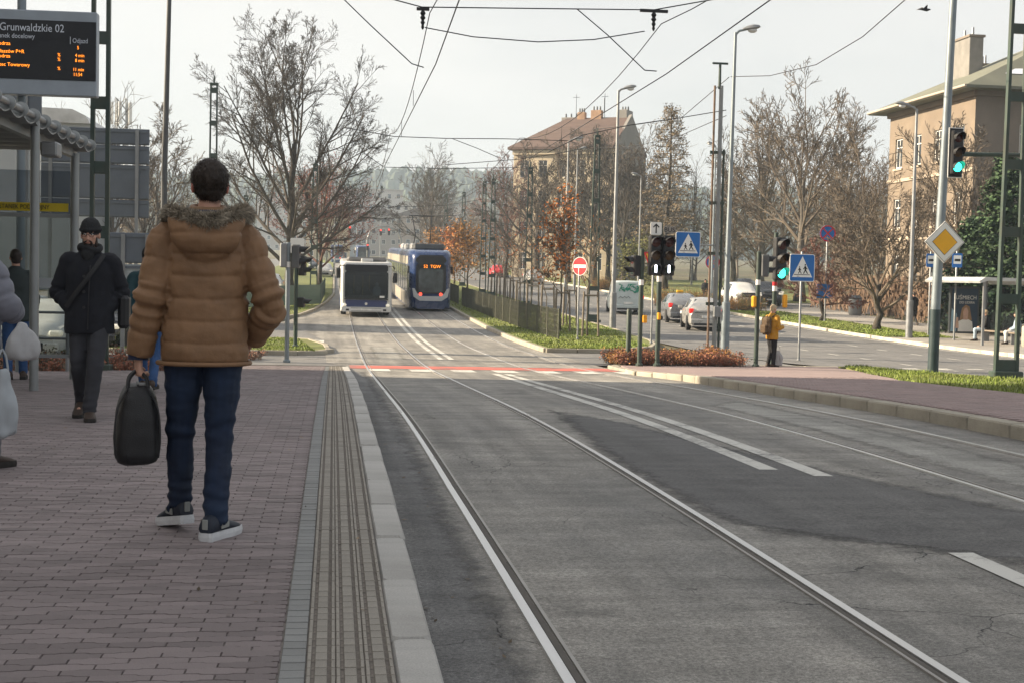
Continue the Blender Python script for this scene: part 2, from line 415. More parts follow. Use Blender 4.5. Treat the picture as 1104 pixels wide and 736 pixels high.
LEFTX = [(35.9, -.15), (50, -.3), (56, -1.0), (60, -1.9), (63, -2.4), (69, -1.6), (75, -.95), (85, -.35), (99, .1), (300, .1)]
rows = [(-15, .33, 7.24), (30, .33, 7.24), (34.6, .33, 7.0)]
rows += [(y, x, 7.0 if y < 44 else 6.78) for y, x in LEFTX]
tram_road = struct(area('tram_road', m_road, rows, 0.0, .5))
struct(area('side_street', m_roadR, [(34.6, -60, .35), (64, -60, .35)], -.006))
struct(area('left_road', m_roadR, [(64, -19, -8.5), (300, -19, -8.5)], -.006))
RROAD = [(-15, 15.6, 23.4), (28, 15.6, 23.4), (33, 15.35, 23.4), (36, 14.4, 23.4), (40, 13.1, 23.4), (46, 12.5, 23.4), (300, 12.5, 23.4)]
main_road = struct(area('main_road', m_roadR, RROAD, -.002))
struct(area('crossing_road', m_roadR, [(36.8, 6.9, 13.2), (44.5, 6.7, 12.6)], -.005))
struct(area('junction_road', m_roadR, [(84, 23.3, 75), (100, 23.3, 75)], -.004))

def paint(y0, x0, y1, x1, wd, mat, name='road_marking', parent=tram_road, z=.006):
    n = max(1, int(abs(y1-y0)/.5)); mb = MB(); vs = []; fs = []
    for i in range(n+1):
        t = i/n; y = y0+(y1-y0)*t; x = x0+(x1-x0)*t
        vs += [(x-wd/2, y, hz(y)+z), (x+wd/2, y, hz(y)+z)]
    for i in range(n): fs.append((2*i, 2*i+1, 2*i+3, 2*i+2))
    mb.add(vs, fs); return mb.build(name, mat, parent, fix=False)
def patch(poly, mat, z=.004, parent=tram_road, name='asphalt_patch', clip=None, feather=.55):
    """irregular resurfaced area on a fine grid; the vertex value 'fade' rises from the outline inwards"""
    pl = np.array(poly, float); n = len(pl); x0, y0 = pl.min(0); x1, y1 = pl.max(0); cell = .14 if y1-y0 < 12 else .2
    xs = np.linspace(max(x0, clip[0]) if clip else x0, min(x1, clip[1]) if clip else x1, max(3, int((x1-x0)/cell)+2)); ys = np.linspace(y0, y1, max(3, int((y1-y0)/cell)+2))
    gx_, gy_ = np.meshgrid(xs, ys); P_ = np.stack([gx_.ravel(), gy_.ravel()], 1); ins = np.zeros(len(P_), bool); dist = np.full(len(P_), 99.)
    for i in range(n):
        a, b = pl[i], pl[(i+1) % n]; c = ((a[1] > P_[:, 1]) != (b[1] > P_[:, 1])) & (P_[:, 0] < (b[0]-a[0])*(P_[:, 1]-a[1])/((b[1]-a[1]) or 1e-9)+a[0]); ins ^= c
        v = b-a; t_ = np.clip(((P_-a)@v)/(v@v), 0, 1); dist = np.minimum(dist, np.linalg.norm(P_-(a+t_[:, None]*v), axis=1))
    fade = np.where(ins, dist, 0)/feather; m = len(xs); fs = []; used = {}; vs = []; fv = []
    def idx(k):
        if k not in used: used[k] = len(vs); vs.append((P_[k, 0], P_[k, 1], hz(P_[k, 1])+z)); fv.append(min(1, fade[k]))
        return used[k]
    for j in range(len(ys)-1):
        for i in range(m-1):
            q = (j*m+i, j*m+i+1, (j+1)*m+i+1, (j+1)*m+i)
            if any(ins[k] for k in q): fs.append(tuple(idx(k) for k in q))
    me = bpy.data.meshes.new(name); me.from_pydata(vs, [], fs); me.update(); at = me.attributes.new('fade', 'FLOAT', 'POINT'); at.data.foreach_set('value', fv)
    return link(name, me, mat, parent)
def gp(px, py): p = G(px, py); return (p.x, p.y)
# dark resurfaced patch right of the near track, gutter strip, pale strip between the rails
patch([gp(*q) for q in ((570, 436), (690, 455), (785, 478), (900, 503), (962, 516), (1050, 534), (1180, 560), (1180, 632), (1104, 618), (1030, 604), (950, 594), (880, 586), (790, 574), (735, 556), (680, 524), (625, 488))], m_patch)
patch([(.05, 2), (.98, 2), (.93, 31), (.05, 31)], m_gut, name='gutter_strip', clip=(.34, .83))
patch([(1.0, 38), (2.2, 37.8), (2.25, 46), (1.0, 46.2)], m_patchlt, name='asphalt_patch')
patch([(5.05, 9.5), (6.25, 10), (6.25, 21), (5.05, 19)], m_patchlt, name='asphalt_patch')
# slab joints and ragged surface dressing between the rails
random.seed(21)
# white double line between the tracks, red and white cycle crossing
for dx in (-.165, .165):
    paint(10.7 if dx > 0 else 11.1, 3.765+dx, 30.6, 3.72+dx*.8, .16, m_white)
    paint(38.6, 3.15+dx*.9, 140, 3.4+dx*.9, .15, m_white)
paint(3.0, 3.58, 7.5, 3.58, .15, m_white)
def band(x0, x1, y, d, mat, z=.006, par=tram_road):
    mb = MB(); mb.add([(x0, y, hz(y)+z), (x1, y, hz(y)+z), (x1, y+d, hz(y+d)+z), (x0, y+d, hz(y+d)+z)], [(0, 1, 2, 3)])
    return mb.build('road_marking', mat, par, fix=False)
band(.42, 6.9, 33.1, 1.7, m_red)
for k in range(7): band(.98+k*.98-.28+.1, .98+k*.98+.24+.1, 31.4, 1.5, m_white, .0065)
for x0, x1, y0, y1 in ((-.6, -.15, 44, 47.5), (-.75, -.3, 48.6, 50.5)): band(x0, x1, y0, y1-y0, m_white)
# lane dashes on the main road
for X, ph in ((16.9, 0), (20.2, .8)):
    y = 30.0+ph
    while y < 118: paint(y, X, y+1.0, X, .12, m_white, parent=main_road, z=.005); y += 3.0
paint(22, 22.9, 120, 22.9, .10, m_white, parent=main_road, z=.005)
for k in range(11): band(12.9+k*.98, 13.4+k*.98, 36.6+k*.12, .5, m_white, .003, main_road)

# rails ------------------------------------------------------------
def rail(name, xf, inner, parent, y0=-2.0, y1=300):
    """grooved tram rail: head, groove, lip; inner=+1 groove on the +x side"""
    ys = list(np.arange(y0, 90, .5))+list(np.arange(90, y1+1, 3.0))
    def strip(a, b, za, zb, nm, mat, par):
        vs = []; fs = []
        for y in ys:
            x = xf(y); z = hz(y); q = sorted((x+inner*a, x+inner*b))
            vs += [(q[0], y, z+zb-.03), (q[0]+.004, y, z+za), (q[1]-.004, y, z+za), (q[1], y, z+zb-.03)]
        for i in range(len(ys)-1):
            for k in range(3): fs.append((4*i+k, 4*i+k+1, 4*i+5+k, 4*i+4+k))
        m = MB(); m.add(vs, fs); return m.build(nm, mat, par, fix=False)
    h = strip(-.052, 0, .012, .012, name, m_steel, parent)
    strip(.0, .034, .0062, .0062, 'rail_groove', m_groove, h)
    strip(.034, .058, .010, .010, 'rail_lip', m_steel_dull, h)
    return h
XL = lambda y: float(np.interp(y, [0, 5, 10, 20, 40], [.93, .925, .885, .86, .85]))
XR = lambda y: float(np.interp(y, [0, 5, 10, 20, 40], [2.39, 2.385, 2.34, 2.305, 2.29]))
def XRT(off): return lambda y: off+float(np.interp(y, [-60, 24, 46, 400], [4.96, 4.96, 4.58, 4.58]))
for f, s in ((XL, 1), (XR, -1), (XRT(0), 1), (XRT(1.435), -1)): rail('rail', f, s, tram_road)

# left platform ------------------------------------------------------
def platoff(y): return float(np.interp(y, [-20, 23, 33.5, 40], [.20, .20, .03, .03]))
platform = struct(area('platform', m_sand, [(-6, -8.0, .225), (24.0, -8.0, .225), (24.2, -4.2, .225), (33.6, -2.8, .225)], lambda y: platoff(y)-.0075, .5, skirt=.3))
def kerb_proto(wd, ln, ht, mat, ch=.02):
    mb = MB(); mb.cbox((0, 0, -ht/2), (wd, ln, ht), ch); me = mb.mesh('kerb_stone'); me.materials.append(mat); return me
def kerb_line(pts, wd, ht, zf, mat, parent, ln=1.0, name='kerb_stone', ymax=1e9):
    """kerb stones along a polyline; zf(y) = height of the top above the road"""
    me = kerb_proto(wd, ln-.012, ht, mat)
    pts = [Vector((p[0], p[1], 0)) for p in pts]; carry = 0.0
    for a, b in zip(pts[:-1], pts[1:]):
        L = (b-a).length; d = (b-a)/L; t = carry+ln/2 if carry == 0 else carry
        while t <= L:
            c = a+d*t
            if c.y < ymax:
                o = bpy.data.objects.new(name, me); COL.objects.link(o); o.parent = parent
                dz = (hz(c.y+.4)-hz(c.y-.4))/.8*d.y
                o.location = (c.x+random.uniform(-.004, .004), c.y, hz(c.y)+zf(c.y)+random.uniform(-.005, .005))
                o.rotation_euler = (math.atan(dz), 0, math.atan2(d.y, d.x)-math.pi/2+random.uniform(-.006, .006))
            t += ln
        carry = t-L
random.seed(3)
kerb_line([(.302, -2), (.302, 33.4)], .156, .26, lambda y: platoff(y), m_kerb, platform)

# red interlocking pavers: the nearest are parts, the rest one mesh
def bone(w_=.2, ends=.0285, mid=.0395, g=.0035):
    h = w_/2-g/2; e, m_ = ends, mid
    return [(-h, -e), (-.058, -e), (-.04, -m_), (.04, -m_), (.058, -e), (h, -e), (h, e), (.058, e), (.04, m_), (-.04, m_), (-.058, e), (-h, e)]
def paver_mesh(outline, ht, ch):
    n = len(outline); top = [(x*(1-ch/abs(.1)), y*(1-ch/.035), 0) for x, y in outline]
    low = [(x, y, -.010) for x, y in outline]
    mb = MB(); mb.add(top+low, [tuple(range(n))]+[(i, n+i, n+(i+1) % n, (i+1) % n) for i in range(n)])
    return mb
def tile_mesh(lx, ly, ht=.03, ch=.004):
    a, b = lx/2, ly/2; c, d = a-ch, b-ch; mb = MB()
    return mb.add([(-c, -d, 0), (c, -d, 0), (c, d, 0), (-c, d, 0), (-a, -b, -ht*.4), (a, -b, -ht*.4), (a, b, -ht*.4), (-a, b, -ht*.4)], [(0, 1, 2, 3), (4, 5, 1, 0), (5, 6, 2, 1), (6, 7, 3, 2), (7, 4, 0, 3)])
def pave(name, cells, mb_proto, mat, parent, nmax=300, zfun=None, jit=.0015, mat2=None, n2=0):
    """cells: (x,y) centres sorted near to far; the first nmax are objects sharing a mesh, the rest joined"""
    me = mb_proto.mesh(name, False); me.materials.append(mat)
    mi = [1 if i < n2 else 0 for i in range(len(me.polygons))]
    if mat2: me.materials.append(mat2); me.polygons.foreach_set('material_index', mi)
    pv = np.array([v.co[:] for v in me.vertices]); pf = [tuple(p.vertices) for p in me.polygons]
    vs = []; fs = []; rest_v = []; o = 0
    for i, (x, y, sx) in enumerate(cells):
        z = hz(y)+zfun(y)+random.uniform(-jit, jit); sl = (hz(y+.1)+zfun(y+.1)-hz(y-.1)-zfun(y-.1))/.2
        if i < nmax:
            ob = bpy.data.objects.new(name, me); COL.objects.link(ob); ob.parent = parent
            ob.location = (x, y, z); ob.scale = (sx, 1, 1)
            ob.rotation_euler = (math.atan(sl)+random.uniform(-.008, .008), random.uniform(-.008, .008), random.uniform(-.006, .006))
        else:
            q = pv.copy(); q[:, 0] *= sx; q[:, 2] += q[:, 1]*sl+q[:, 1]*random.uniform(-.01, .01); q += (x, y, z); rest_v.append(q)
            fs.extend([tuple(a+o for a in f) for f in pf]); o += len(pv)
    if rest_v:
        m2 = bpy.data.meshes.new(name); m2.from_pydata(np.concatenate(rest_v).tolist(), [], fs); m2.update()
        ob = stuff(link(name, m2, mat, parent))
        if mat2: m2.materials.append(mat2); m2.polygons.foreach_set('material_index', mi*len(rest_v))
random.seed(5)
cells = []; r = 0; y = 4.0
while y < 33.4:
    x = -.264 if r % 2 == 0 else -.364
    xmin = max(-7.4, y*math.tan(R_(-14.2))-.45)
    if y > 24.2: xmin = max(xmin, -4.1+(y-24.2)*.14)
    if r % 2: cells.append((-.212, y, .5))
    while x > xmin: cells.append((x, y, 1.0)); x -= .2
    y += .0685; r += 1
pave('paver', cells, paver_mesh(bone(), .03, .0022), m_paver, platform, zfun=platoff)
cells = []; y = 4.2
while y < 33.4: cells.append((-.116, y, 1.0)); y += .092
pave('edge_tile', cells, tile_mesh(.088, .087), m_gray, platform, zfun=platoff)
# tactile ribbed tiles, three across
mbt = MB(); mbt.add([(-.0488, -.0465, -.006), (.0488, -.0465, -.006), (.0488, .0465, -.006), (-.0488, .0465, -.006)], [(0, 1, 2, 3)])
for xx, ww in ((0, .044), (-.0405, .0165), (.0405, .0165)):
    q = tile_mesh(ww, .0905, .03, .003); mbt.add([(x+xx, y, z) for x, y, z in q.v], q.f)
cells = []; y = 4.2; r = 0
while y < 33.4:
    for k, xx in enumerate((-.022, .076, .174)): cells.append((xx, y+(r % 2)*0, 1.0))
    y += .0945; r += 1
pave('tactile_tile', cells, mbt, m_tact, platform, zfun=lambda y: platoff(y)+.004, mat2=M('tactile_groove', (.15, .132, .115), .95, var=.3, scale=8, fine=.3), n2=1)

# right platform ------------------------------------------------------
def rpoff(y): return float(np.interp(y, [-20, 27, 34, 60], [.15, .15, .05, .05]))
rplat = struct(area('platform_right', m_paver_far, [(-8, 7.4, 10.6), (20, 7.4, 10.7), (26, 7.35, 11.0), (30, 7.2, 12.2), (34, 7.35, 14.0), (36.6, 7.6, 14.1)], lambda y: rpoff(y)-.004, .5, skirt=.2))
kerb_line([(7.3, 2), (7.3, 27.6), (7.15, 29.6), (6.95, 31.2), (7.15, 33.0), (7.3, 35.8), (8.0, 36.9), (13.6, 36.9)], .24, .24, rpoff, m_kerbo, rplat)
random.seed(8)
cells = []; y = 8.0; r = 0      # pavers of the right platform, seen at a grazing angle
while y < 27:
    x = 7.55+(r % 2)*.1
    while x < 10.6:
        if x < 2+y*.9: cells.append((x, y, 1.0))
        x += .2
    y += .1; r += 1
pave('paver', cells, tile_mesh(.194, .094, .02), m_paver_far, rplat, zfun=lambda y: rpoff(y)+.010)
rgrass = struct(area('grass_strip', m_grass, [(-8, 10.7, 15.4), (20, 10.75, 15.4), (26, 11.1, 15.4), (30, 12.3, 15.2), (33.2, 13.5, 15.1), (36.2, 13.6, 14.3)], .09, .5, skirt=.2))

# left grass island, left verge, right median and far verge -----------
isl = struct(area('grass_island', m_grass, [(40.0, -14, -1.2), (40.4, -14, -.5), (41.4, -14, -.2), (45, -14, -.35), (48.6, -14, -.9), (49.4, -14, -1.8)], .11, .3, skirt=.2))
kerb_line([(-14, 39.9), (-1.2, 39.9), (-.5, 40.3), (-.12, 41.3), (-.25, 45), (-.8, 48.7), (-1.8, 49.5), (-14, 49.6)], .15, .25, lambda y: .125, m_kerbo, isl)
lverge = struct(area('left_verge', m_grass, [(63.2, -8.3, -3.4)]+[(y+.6, -8.3, x-.2) for y, x in LEFTX if y > 63], .11, .5, skirt=.2))
kerb_line([(-8.2, 62.9), (-3.4, 62.9)]+[(x-.08, y+.3) for y, x in LEFTX if y > 63], .15, .25, lambda y: .125, m_kerbo, lverge, ymax=160)
MED = [(43.9, 7.0, 8.6), (44.3, 6.86, 9.3), (46.5, 6.84, 10.7), (49, 6.84, 11.4), (52, 6.84, 11.9), (60, 6.84, 12.3), (300, 6.84, 12.4)]
median = struct(area('grass_median', m_grass, MED, .13, .5, skirt=.2))
kerb_line([(6.76, 300), (6.76, 44.3), (7.0, 43.8), (8.6, 43.8), (9.3, 44.2), (10.75, 46.4), (11.5, 49), (12.0, 52), (12.4, 60), (12.45, 300)], .15, .27, lambda y: .14, m_kerbo, median, ymax=150)
fverge = struct(area('far_verge', m_grass, [(57.5, 23.7, 27.4), (84, 23.7, 27.6)], .10, .5, skirt=.2))
struct(area('far_verge', m_grass, [(100, 23.7, 31), (220, 23.7, 31)], .10, 1, skirt=.2))
swalk = struct(area('sidewalk', m_walk, [(24, 23.55, 33), (57.5, 23.55, 33)], .115, .5, skirt=.2))
struct(area('footpath', m_walk, [(57.5, 27.4, 31.6), (84, 27.6, 31.8)], .09, .5))
kerb_line([(23.5, 26), (23.5, 84)], .18, .25, lambda y: .13, M('kerb_pale', (.48, .44, .36), .85, rnd=.08), swalk)
kerb_line([(23.5, 100), (23.5, 160)], .18, .25, lambda y: .13, MATS['kerb_pale'], swalk)
struct(area('grass_lawn', m_grass, [(101, 31, 75), (175, 31, 75)], .02, 2))

# grass blades ---------------------------------------------------------
m_blade = M('grass_blade', (.165, .22, .04), .7, var=.35, scale=.9, island=.4, dirt=(.22, .18, .07), dirtamt=.55)
def blades(name, label, rows, z, n, h=.09, seed=1, wd=.012, keep=None):
    rg = np.random.default_rng(seed); y0, y1 = rows[0][0], rows[-1][0]; vs = []; fs = []; k = 0
    while k < n:
        y = y0+(y1-y0)*rg.random()**1.5; a, b = interp_rows(rows, y); x = a+(b-a)*rg.random()
        if keep and not keep(x, y): continue
        d = mnoise.noise(Vector((x*.9, y*.9, 0))); hh = h*(.6+.8*rg.random())*(1+.8*d)
        if hh < .02: hh = .02
        an = rg.random()*6.28; l = hh*.6*rg.random(); bx, by = math.cos(an), math.sin(an); s = wd*(.6+rg.random())
        zz = hz(y)+z-.005; i = len(vs); px, py = -by*s, bx*s
        vs += [(x-px, y-py, zz), (x+px, y+py, zz), (x+bx*l, y+by*l, zz+hh)]; fs.append((i, i+1, i+2)); k += 1
    mb = MB(); mb.add(vs, fs); return stuff(mb.build(name, m_blade, fix=False), label, 'grass')
blades('grass', 'short green grass growing on the island left of the crossing', [(40.2, -6, -.5), (49, -6, -1.2)], .11, 12000, .045, 1, .014)
blades('grass', 'bright green grass growing around the staked saplings on the median', [(44, 6.95, 8.8), (47, 6.95, 10.8), (60, 6.95, 12.2), (95, 6.95, 12.3)], .13, 20000, .06, 2, .02)
blades('grass', 'ragged green grass strip behind the right platform', [(14, 10.8, 15.2), (26, 11.0, 15.3), (30, 12.2, 15.1), (36, 13.7, 14.3)], .09, 20000, .06, 3, .010)
blades('grass', 'pale green grass along the left verge beside the bus', [(63.5, -8, -3.2), (75, -8, -1.3), (100, -8, -.2)], .11, 7000, .08, 4, .025)
blades('grass', 'sunlit grass under the bare trees beyond the main road', [(58, 23.8, 27.2), (83, 23.8, 27.4)], .10, 12000, .06, 5, .025)

# fallen leaves and bits of litter on the platform and in the gutter
rg = random.Random(31); mb = MB()
for i in range(150):
    if i < 90: x, y = rg.uniform(-3.4, .2), rg.uniform(4.6, 24); z = platoff(y)+.004
    else: x, y = rg.uniform(.36, .75), rg.uniform(4.6, 26); z = .008
    if x < y*math.tan(R_(-13)): continue
    a = rg.random()*6.28; s_ = rg.uniform(.010, .026); z += hz(y); c, sn = math.cos(a)*s_, math.sin(a)*s_
    mb.add([(x-c, y-sn, z), (x+sn*.5, y-c*.5, z+.003), (x+c, y+sn, z+rg.uniform(.001, .012)), (x-sn*.5, y+c*.5, z+.004)], [(0, 1, 2, 3)])
stuff(mb.build('fallen_leaves', M('dry_leaf', (.16, .12, .08), .9, var=.3, island=.6), None, fix=False), 'few dry leaves lying on the platform paving', 'leaves')
# ================================================================== STREET FURNITURE
m_green = M('mast_green_paint', (.045, .068, .058), .5, var=.25, scale=2, dirt=(.10, .07, .045), dirtamt=.45, stretch=(1, 1, .4))
m_galv = M('galvanised_steel', (.25, .26, .27), .45, metal=.5, var=.15, scale=3, dirt=(.2, .19, .18), dirtamt=.4)
m_galvb = M('blue_grey_steel', (.20, .235, .26), .45, metal=.3, var=.15, scale=2)
m_dkpole = M('dark_grey_paint', (.07, .075, .08), .5, var=.2, scale=3)
m_black = M('signal_black', (.018, .018, .02), .45, var=.2)
m_darkgrey = M('dark_grey_plastic', (.09, .095, .10), .5, var=.15)
m_signback = M('sign_back_grey', (.125, .145, .175), .5, metal=.25, var=.12, scale=1.5, dirt=(.13, .14, .15), dirtamt=.4)
m_signwhite = M('sign_white', (.78, .78, .76), .4, var=.05)
m_blue = M('sign_blue', (.012, .13, .42), .4, var=.07)
m_redsign = M('sign_red', (.50, .02, .03), .4, var=.07)
m_yel = M('sign_yellow', (.80, .42, .02), .4, var=.07)
m_orange = M('box_orange', (.78, .36, .02), .45, var=.1)
m_blackp = M('print_black', (.012, .012, .013), .5, var=.1)
m_rust = M('rusty_steel', (.16, .11, .08), .8, var=.3, scale=6)
m_wood = M('stake_wood', (.20, .165, .13), .85, var=.25, scale=6, stretch=(4, 4, .6))
m_wire = M('wire_dark', (.035, .035, .04), .6, metal=.3, var=.1)
m_lamp_glass = M('lamp_glass', (.55, .56, .56), .25, var=.05)
m_greenlight = M('signal_green_lit', (.02, .5, .38), .3, emit=(.03, 1.0, .62), estr=2.6)
m_whitelight = M('signal_white_lit', (.8, .8, .85), .3, emit=(.85, .86, 1.0), estr=3.0)
m_redoff = M('lens_red_off', (.055, .012, .012), .25); m_amboff = M('lens_amber_off', (.055, .028, .008), .25); m_greenoff = M('lens_green_off', (.01, .03, .026), .25)
g_shelter = glass_mat('shelter_glass', (.80, .84, .84), .20)

def lattice(X, Y, H, wb, wt, label, rz=0.0, off=0.0, mat=None, group=None, n=None, depth=.12, Xt=0.0):
    mat = mat or m_green
    t = thing('lattice_mast', label, 'mast', base(X, Y, off), rz, group)
    for s in (-1, 1):
        mb = MB(); u = .035
        r0 = [(s*wb/2-u, -depth/2, -.05), (s*wb/2+u, -depth/2, -.05), (s*wb/2+u, depth/2, -.05), (s*wb/2-u, depth/2, -.05)]
        r1 = [(x*wt/wb if abs(wb) > 0 else x, y, H) for x, y, z in [(s*wb/2-u*wb/wt, 0, 0), (s*wb/2+u*wb/wt, 0, 0), (s*wb/2+u*wb/wt, 0, 0), (s*wb/2-u*wb/wt, 0, 0)]]
        r1 = [(r1[0][0], -depth/2, H), (r1[1][0], -depth/2, H), (r1[2][0], depth/2, H), (r1[3][0], depth/2, H)]
        mb.loft([[Vector(p) for p in r0], [Vector(p) for p in r1]]); mb.build('upright', mat, t)
    n = n or max(4, int(H/1.35))
    for i in range(n+1):
        f = (i+.15)/(n+.3); z = H*f; ww = wb+(wt-wb)*f
        mb = MB(); mb.box((0, 0, z), (ww-.07 if ww > .12 else ww, depth*.8, .22 if i else .3)); mb.build('batten', mat, t)
    mb = MB(); mb.cbox((0, 0, H+.06), (wt+.1, depth+.03, .12), .02); mb.lathe([(.03, H+.12), (.045, H+.2), (.02, H+.45)], 8)
    mb.build('cap', mat, t)
    mb = MB(); mb.cbox((0, 0, .05), (wb+.2, depth+.2, .14), .02); mb.build('base_plate', mat, t)
    return t
def lamp(X, Y, H, arm, label, r=.085, mat=None, group=None, off=.1, lean=(0, 0), az=0.0):
    mat = mat or m_galv
    t = thing('street_lamp', label, 'street lamp', base(X, Y, off), 0, group)
    mb = MB(); mb.tube([(0, 0, -.1), (0, 0, 1.6), (0, 0, 1.62)], [r*1.55, r*1.5, r*1.1], 12); mb.build('base_sleeve', mat, t, True, angle=.6)
    mb = MB(); mb.tube([(0, 0, 1.55), (lean[0], lean[1], H)], [r, r*.55], 10); mb.build('pole', mat, t, True, angle=.6)
    ax, ay = math.cos(az)*arm, math.sin(az)*arm; s = 1 if arm >= 0 else -1
    mb = MB(); mb.tube([(lean[0], lean[1], H-.06), (lean[0]+ax*.15, lean[1]+ay*.15, H+.06), (lean[0]+ax*.45, lean[1]+ay*.45, H+.12)], [r*.5, r*.45, r*.4], 8); mb.build('arm', mat, t, True, angle=.6)
    # cobra-head luminaire
    rings = []
    for f, hw, zt, zb in ((0, .05, .04, -.03), (.25, .10, .09, -.05), (.6, .15, .12, -.06), (.9, .13, .08, -.03), (1.0, .05, .03, 0)):
        x = lean[0]+ax*(.3+.7*f); y = lean[1]+ay*(.3+.7*f); z = H+.12+abs(arm)*.1*f
        px, py = -math.sin(az), math.cos(az)
        rings.append([Vector((x+px*hw*c, y+py*hw*c, z+(zt if q > 0 else -zb*-1)*abs(q) if q else z)) for c, q in ((1, 0), (.75, .7), (0, 1), (-.75, .7), (-1, 0), (-.75, -.7), (0, -1), (.75, -.7))])
    mb = MB(); mb.loft(rings); h = mb.build('lamp_head', m_galv, t, True, angle=.8)
    mb = MB(); mb.ell((lean[0]+ax*.68, lean[1]+ay*.68, H+.10), (.16, .11, .09), 10, 6); mb.build('lamp_bowl', m_lamp_glass, h, True)
    return t

def sig_head(parent, c, n, w_=.32, cell=.335, rz=0.0, lit=None, board=False, depth=.2, mirror=False, mat=None, symbols=None):
    """n-aspect signal head; c = centre, facing -y before the turn rz"""
    hd = bpy.data.objects.new('signal_head', None)
    mb = MB(); H = n*cell; mb.cbox((0, 0, 0), (w_, depth, H), .03)
    o = mb.build('signal_head', mat or m_black, parent, loc=c); o.rotation_euler = (0, 0, rz)
    if board:
        mb = MB(); mb.cbox((0, .03, 0), (w_+.10, .02, H+.16), .008); mb.build('backing_edge', m_signwhite, o)
        mb = MB(); mb.cbox((0, .018, 0), (w_+.06, .02, H+.12), .008); mb.build('backing_board', m_black, o)
    for i in range(n):
        z = H/2-cell*(i+.5); nm = i if n == 3 else i*2
        lm = (m_redoff, m_amboff, m_greenoff)[min(nm, 2)]
        if lit == i: lm = m_greenlight
        rr = w_*.40
        mb = MB(); mb.lathe([(rr*.2, -depth/2-.022), (rr*.75, -depth/2-.014), (rr, -depth/2+.002)], 20, (0, 0, z), 'Y')
        l = mb.build('lens', lm, o, True, angle=.9)
        if symbols and i in symbols:
            mb = MB(); mb.cbox((0, -depth/2-.03, z), (.055, .012, rr*1.55), .004); mb.build('light_bar', m_whitelight, l)
        # visor: open half tube
        vs = []; fs = []; k = 12
        for q in range(k+1):
            a = R_(-20)+R_(220)*q/k; ext = .24*(.45+.55*max(0, math.sin(a)))
            for (yy, rad) in ((-depth/2, rr*1.08), (-depth/2-ext, rr*1.04)):
                vs.append((rad*math.cos(a), yy, z+rad*math.sin(a)))
        for q in range(k): fs.append((2*q, 2*q+1, 2*q+3, 2*q+2))
        m2 = MB(); m2.add(vs, fs); m2.build('visor', m_black, o)
    return o
def pole(t, H, r, mat, lower=None, z0=-.1, name='pole', band=None):
    mb = MB(); mb.tube([(0, 0, z0), (0, 0, H-.02), (0, 0, H)], [r, r, r*.7], 12); p = mb.build(name, mat, t, True, angle=.6)
    mb = MB(); mb.lathe([(r*1.6, 0), (r*1.6, .05), (r*1.05, .08)], 12); mb.build('base_collar', mat, t)
    if band: mb = MB(); mb.lathe([(r*1.06, band), (r*1.06, band+.14)], 12); mb.build('reflective_band', m_signwhite, p)
    return p
def plate(parent, c, w_, h, mat, rz=0.0, name='sign_plate', th=.02, ch=.03):
    mb = MB(); mb.prism([(-w_/2+ch, -h/2), (w_/2-ch, -h/2), (w_/2, -h/2+ch), (w_/2, h/2-ch), (w_/2-ch, h/2), (-w_/2+ch, h/2), (-w_/2, h/2-ch), (-w_/2, -h/2+ch)], -th/2, th/2)
    o = mb.build(name, mat, parent, loc=c); o.rotation_euler = (0, 0, rz); return o
def disc(parent, c, r, mat, name='sign_plate', th=.02, rz=0.0, n=28, r0=0.0):
    mb = MB()
    if r0:
        vs = []; fs = []
        for q in range(n):
            a = 2*math.pi*q/n
            for rad, y in ((r0, -th/2), (r, -th/2), (r, th/2), (r0, th/2)): vs.append((rad*math.cos(a), y, rad*math.sin(a)))
        for q in range(n):
            k = (q+1) % n
            for i in range(4): fs.append((q*4+i, q*4+(i+1) % 4, k*4+(i+1) % 4, k*4+i))
        mb.add(vs, fs)
    else: mb.lathe([(r, -th/2), (r, th/2)], n, (0, 0, 0), 'Y')
    o = mb.build(name, mat, parent, loc=c); o.rotation_euler = (0, 0, rz); return o
def flat(parent, poly, y, mat, name, th=.004):
    mb = MB(); mb.prism(poly, y-th, y); return mb.build(name, mat, parent)

def ped_sign(t, c, s, rz=0.0):
    p = plate(t, c, s, s, m_signwhite, rz, 'sign_plate', .02, .04)
    b = plate(p, (0, -.013, 0), s*.95, s*.95, m_blue, 0, 'blue_field', .006, .035)
    flat(p, [(-s*.40, -s*.34), (s*.40, -s*.34), (0, s*.42)], -.018, m_signwhite, 'white_triangle')
    k = s/.8
    fig = MB()   # walking figure and crossing bars
    def bar(x0, z0, x1, z1, wd):
        d = Vector((x1-x0, 0, z1-z0)); L = d.length; nrm = Vector((-d.z, 0, d.x))/L*wd/2
        fig.prism([((x0+nrm.x)*k, (z0+nrm.z)*k), ((x1+nrm.x)*k, (z1+nrm.z)*k), ((x1-nrm.x)*k, (z1-nrm.z)*k), ((x0-nrm.x)*k, (z0-nrm.z)*k)], -.026, -.021)
    bar(-.26, -.20, .24, -.20, .018); bar(-.17, -.245, -.09, -.245, .012)
    for ox, sc in ((.10, 1.0), (-.08, .75)):
        bar(ox, -.17+.10*sc, ox-.01, -.17+.22*sc, .055*sc); bar(ox, -.17+.11*sc, ox+.07*sc, -.17, .03*sc); bar(ox, -.17+.11*sc, ox-.06*sc, -.17, .03*sc)
        bar(ox-.01, -.17+.21*sc, ox+.06*sc, -.17+.13*sc, .022*sc); bar(ox-.01, -.17+.21*sc, ox-.07*sc, -.17+.13*sc, .022*sc)
        bar(ox-.012, -.17+.235*sc, ox-.008, -.17+.28*sc, .04*sc)
    fig.build('walking_figure', m_blackp, p)
    return p

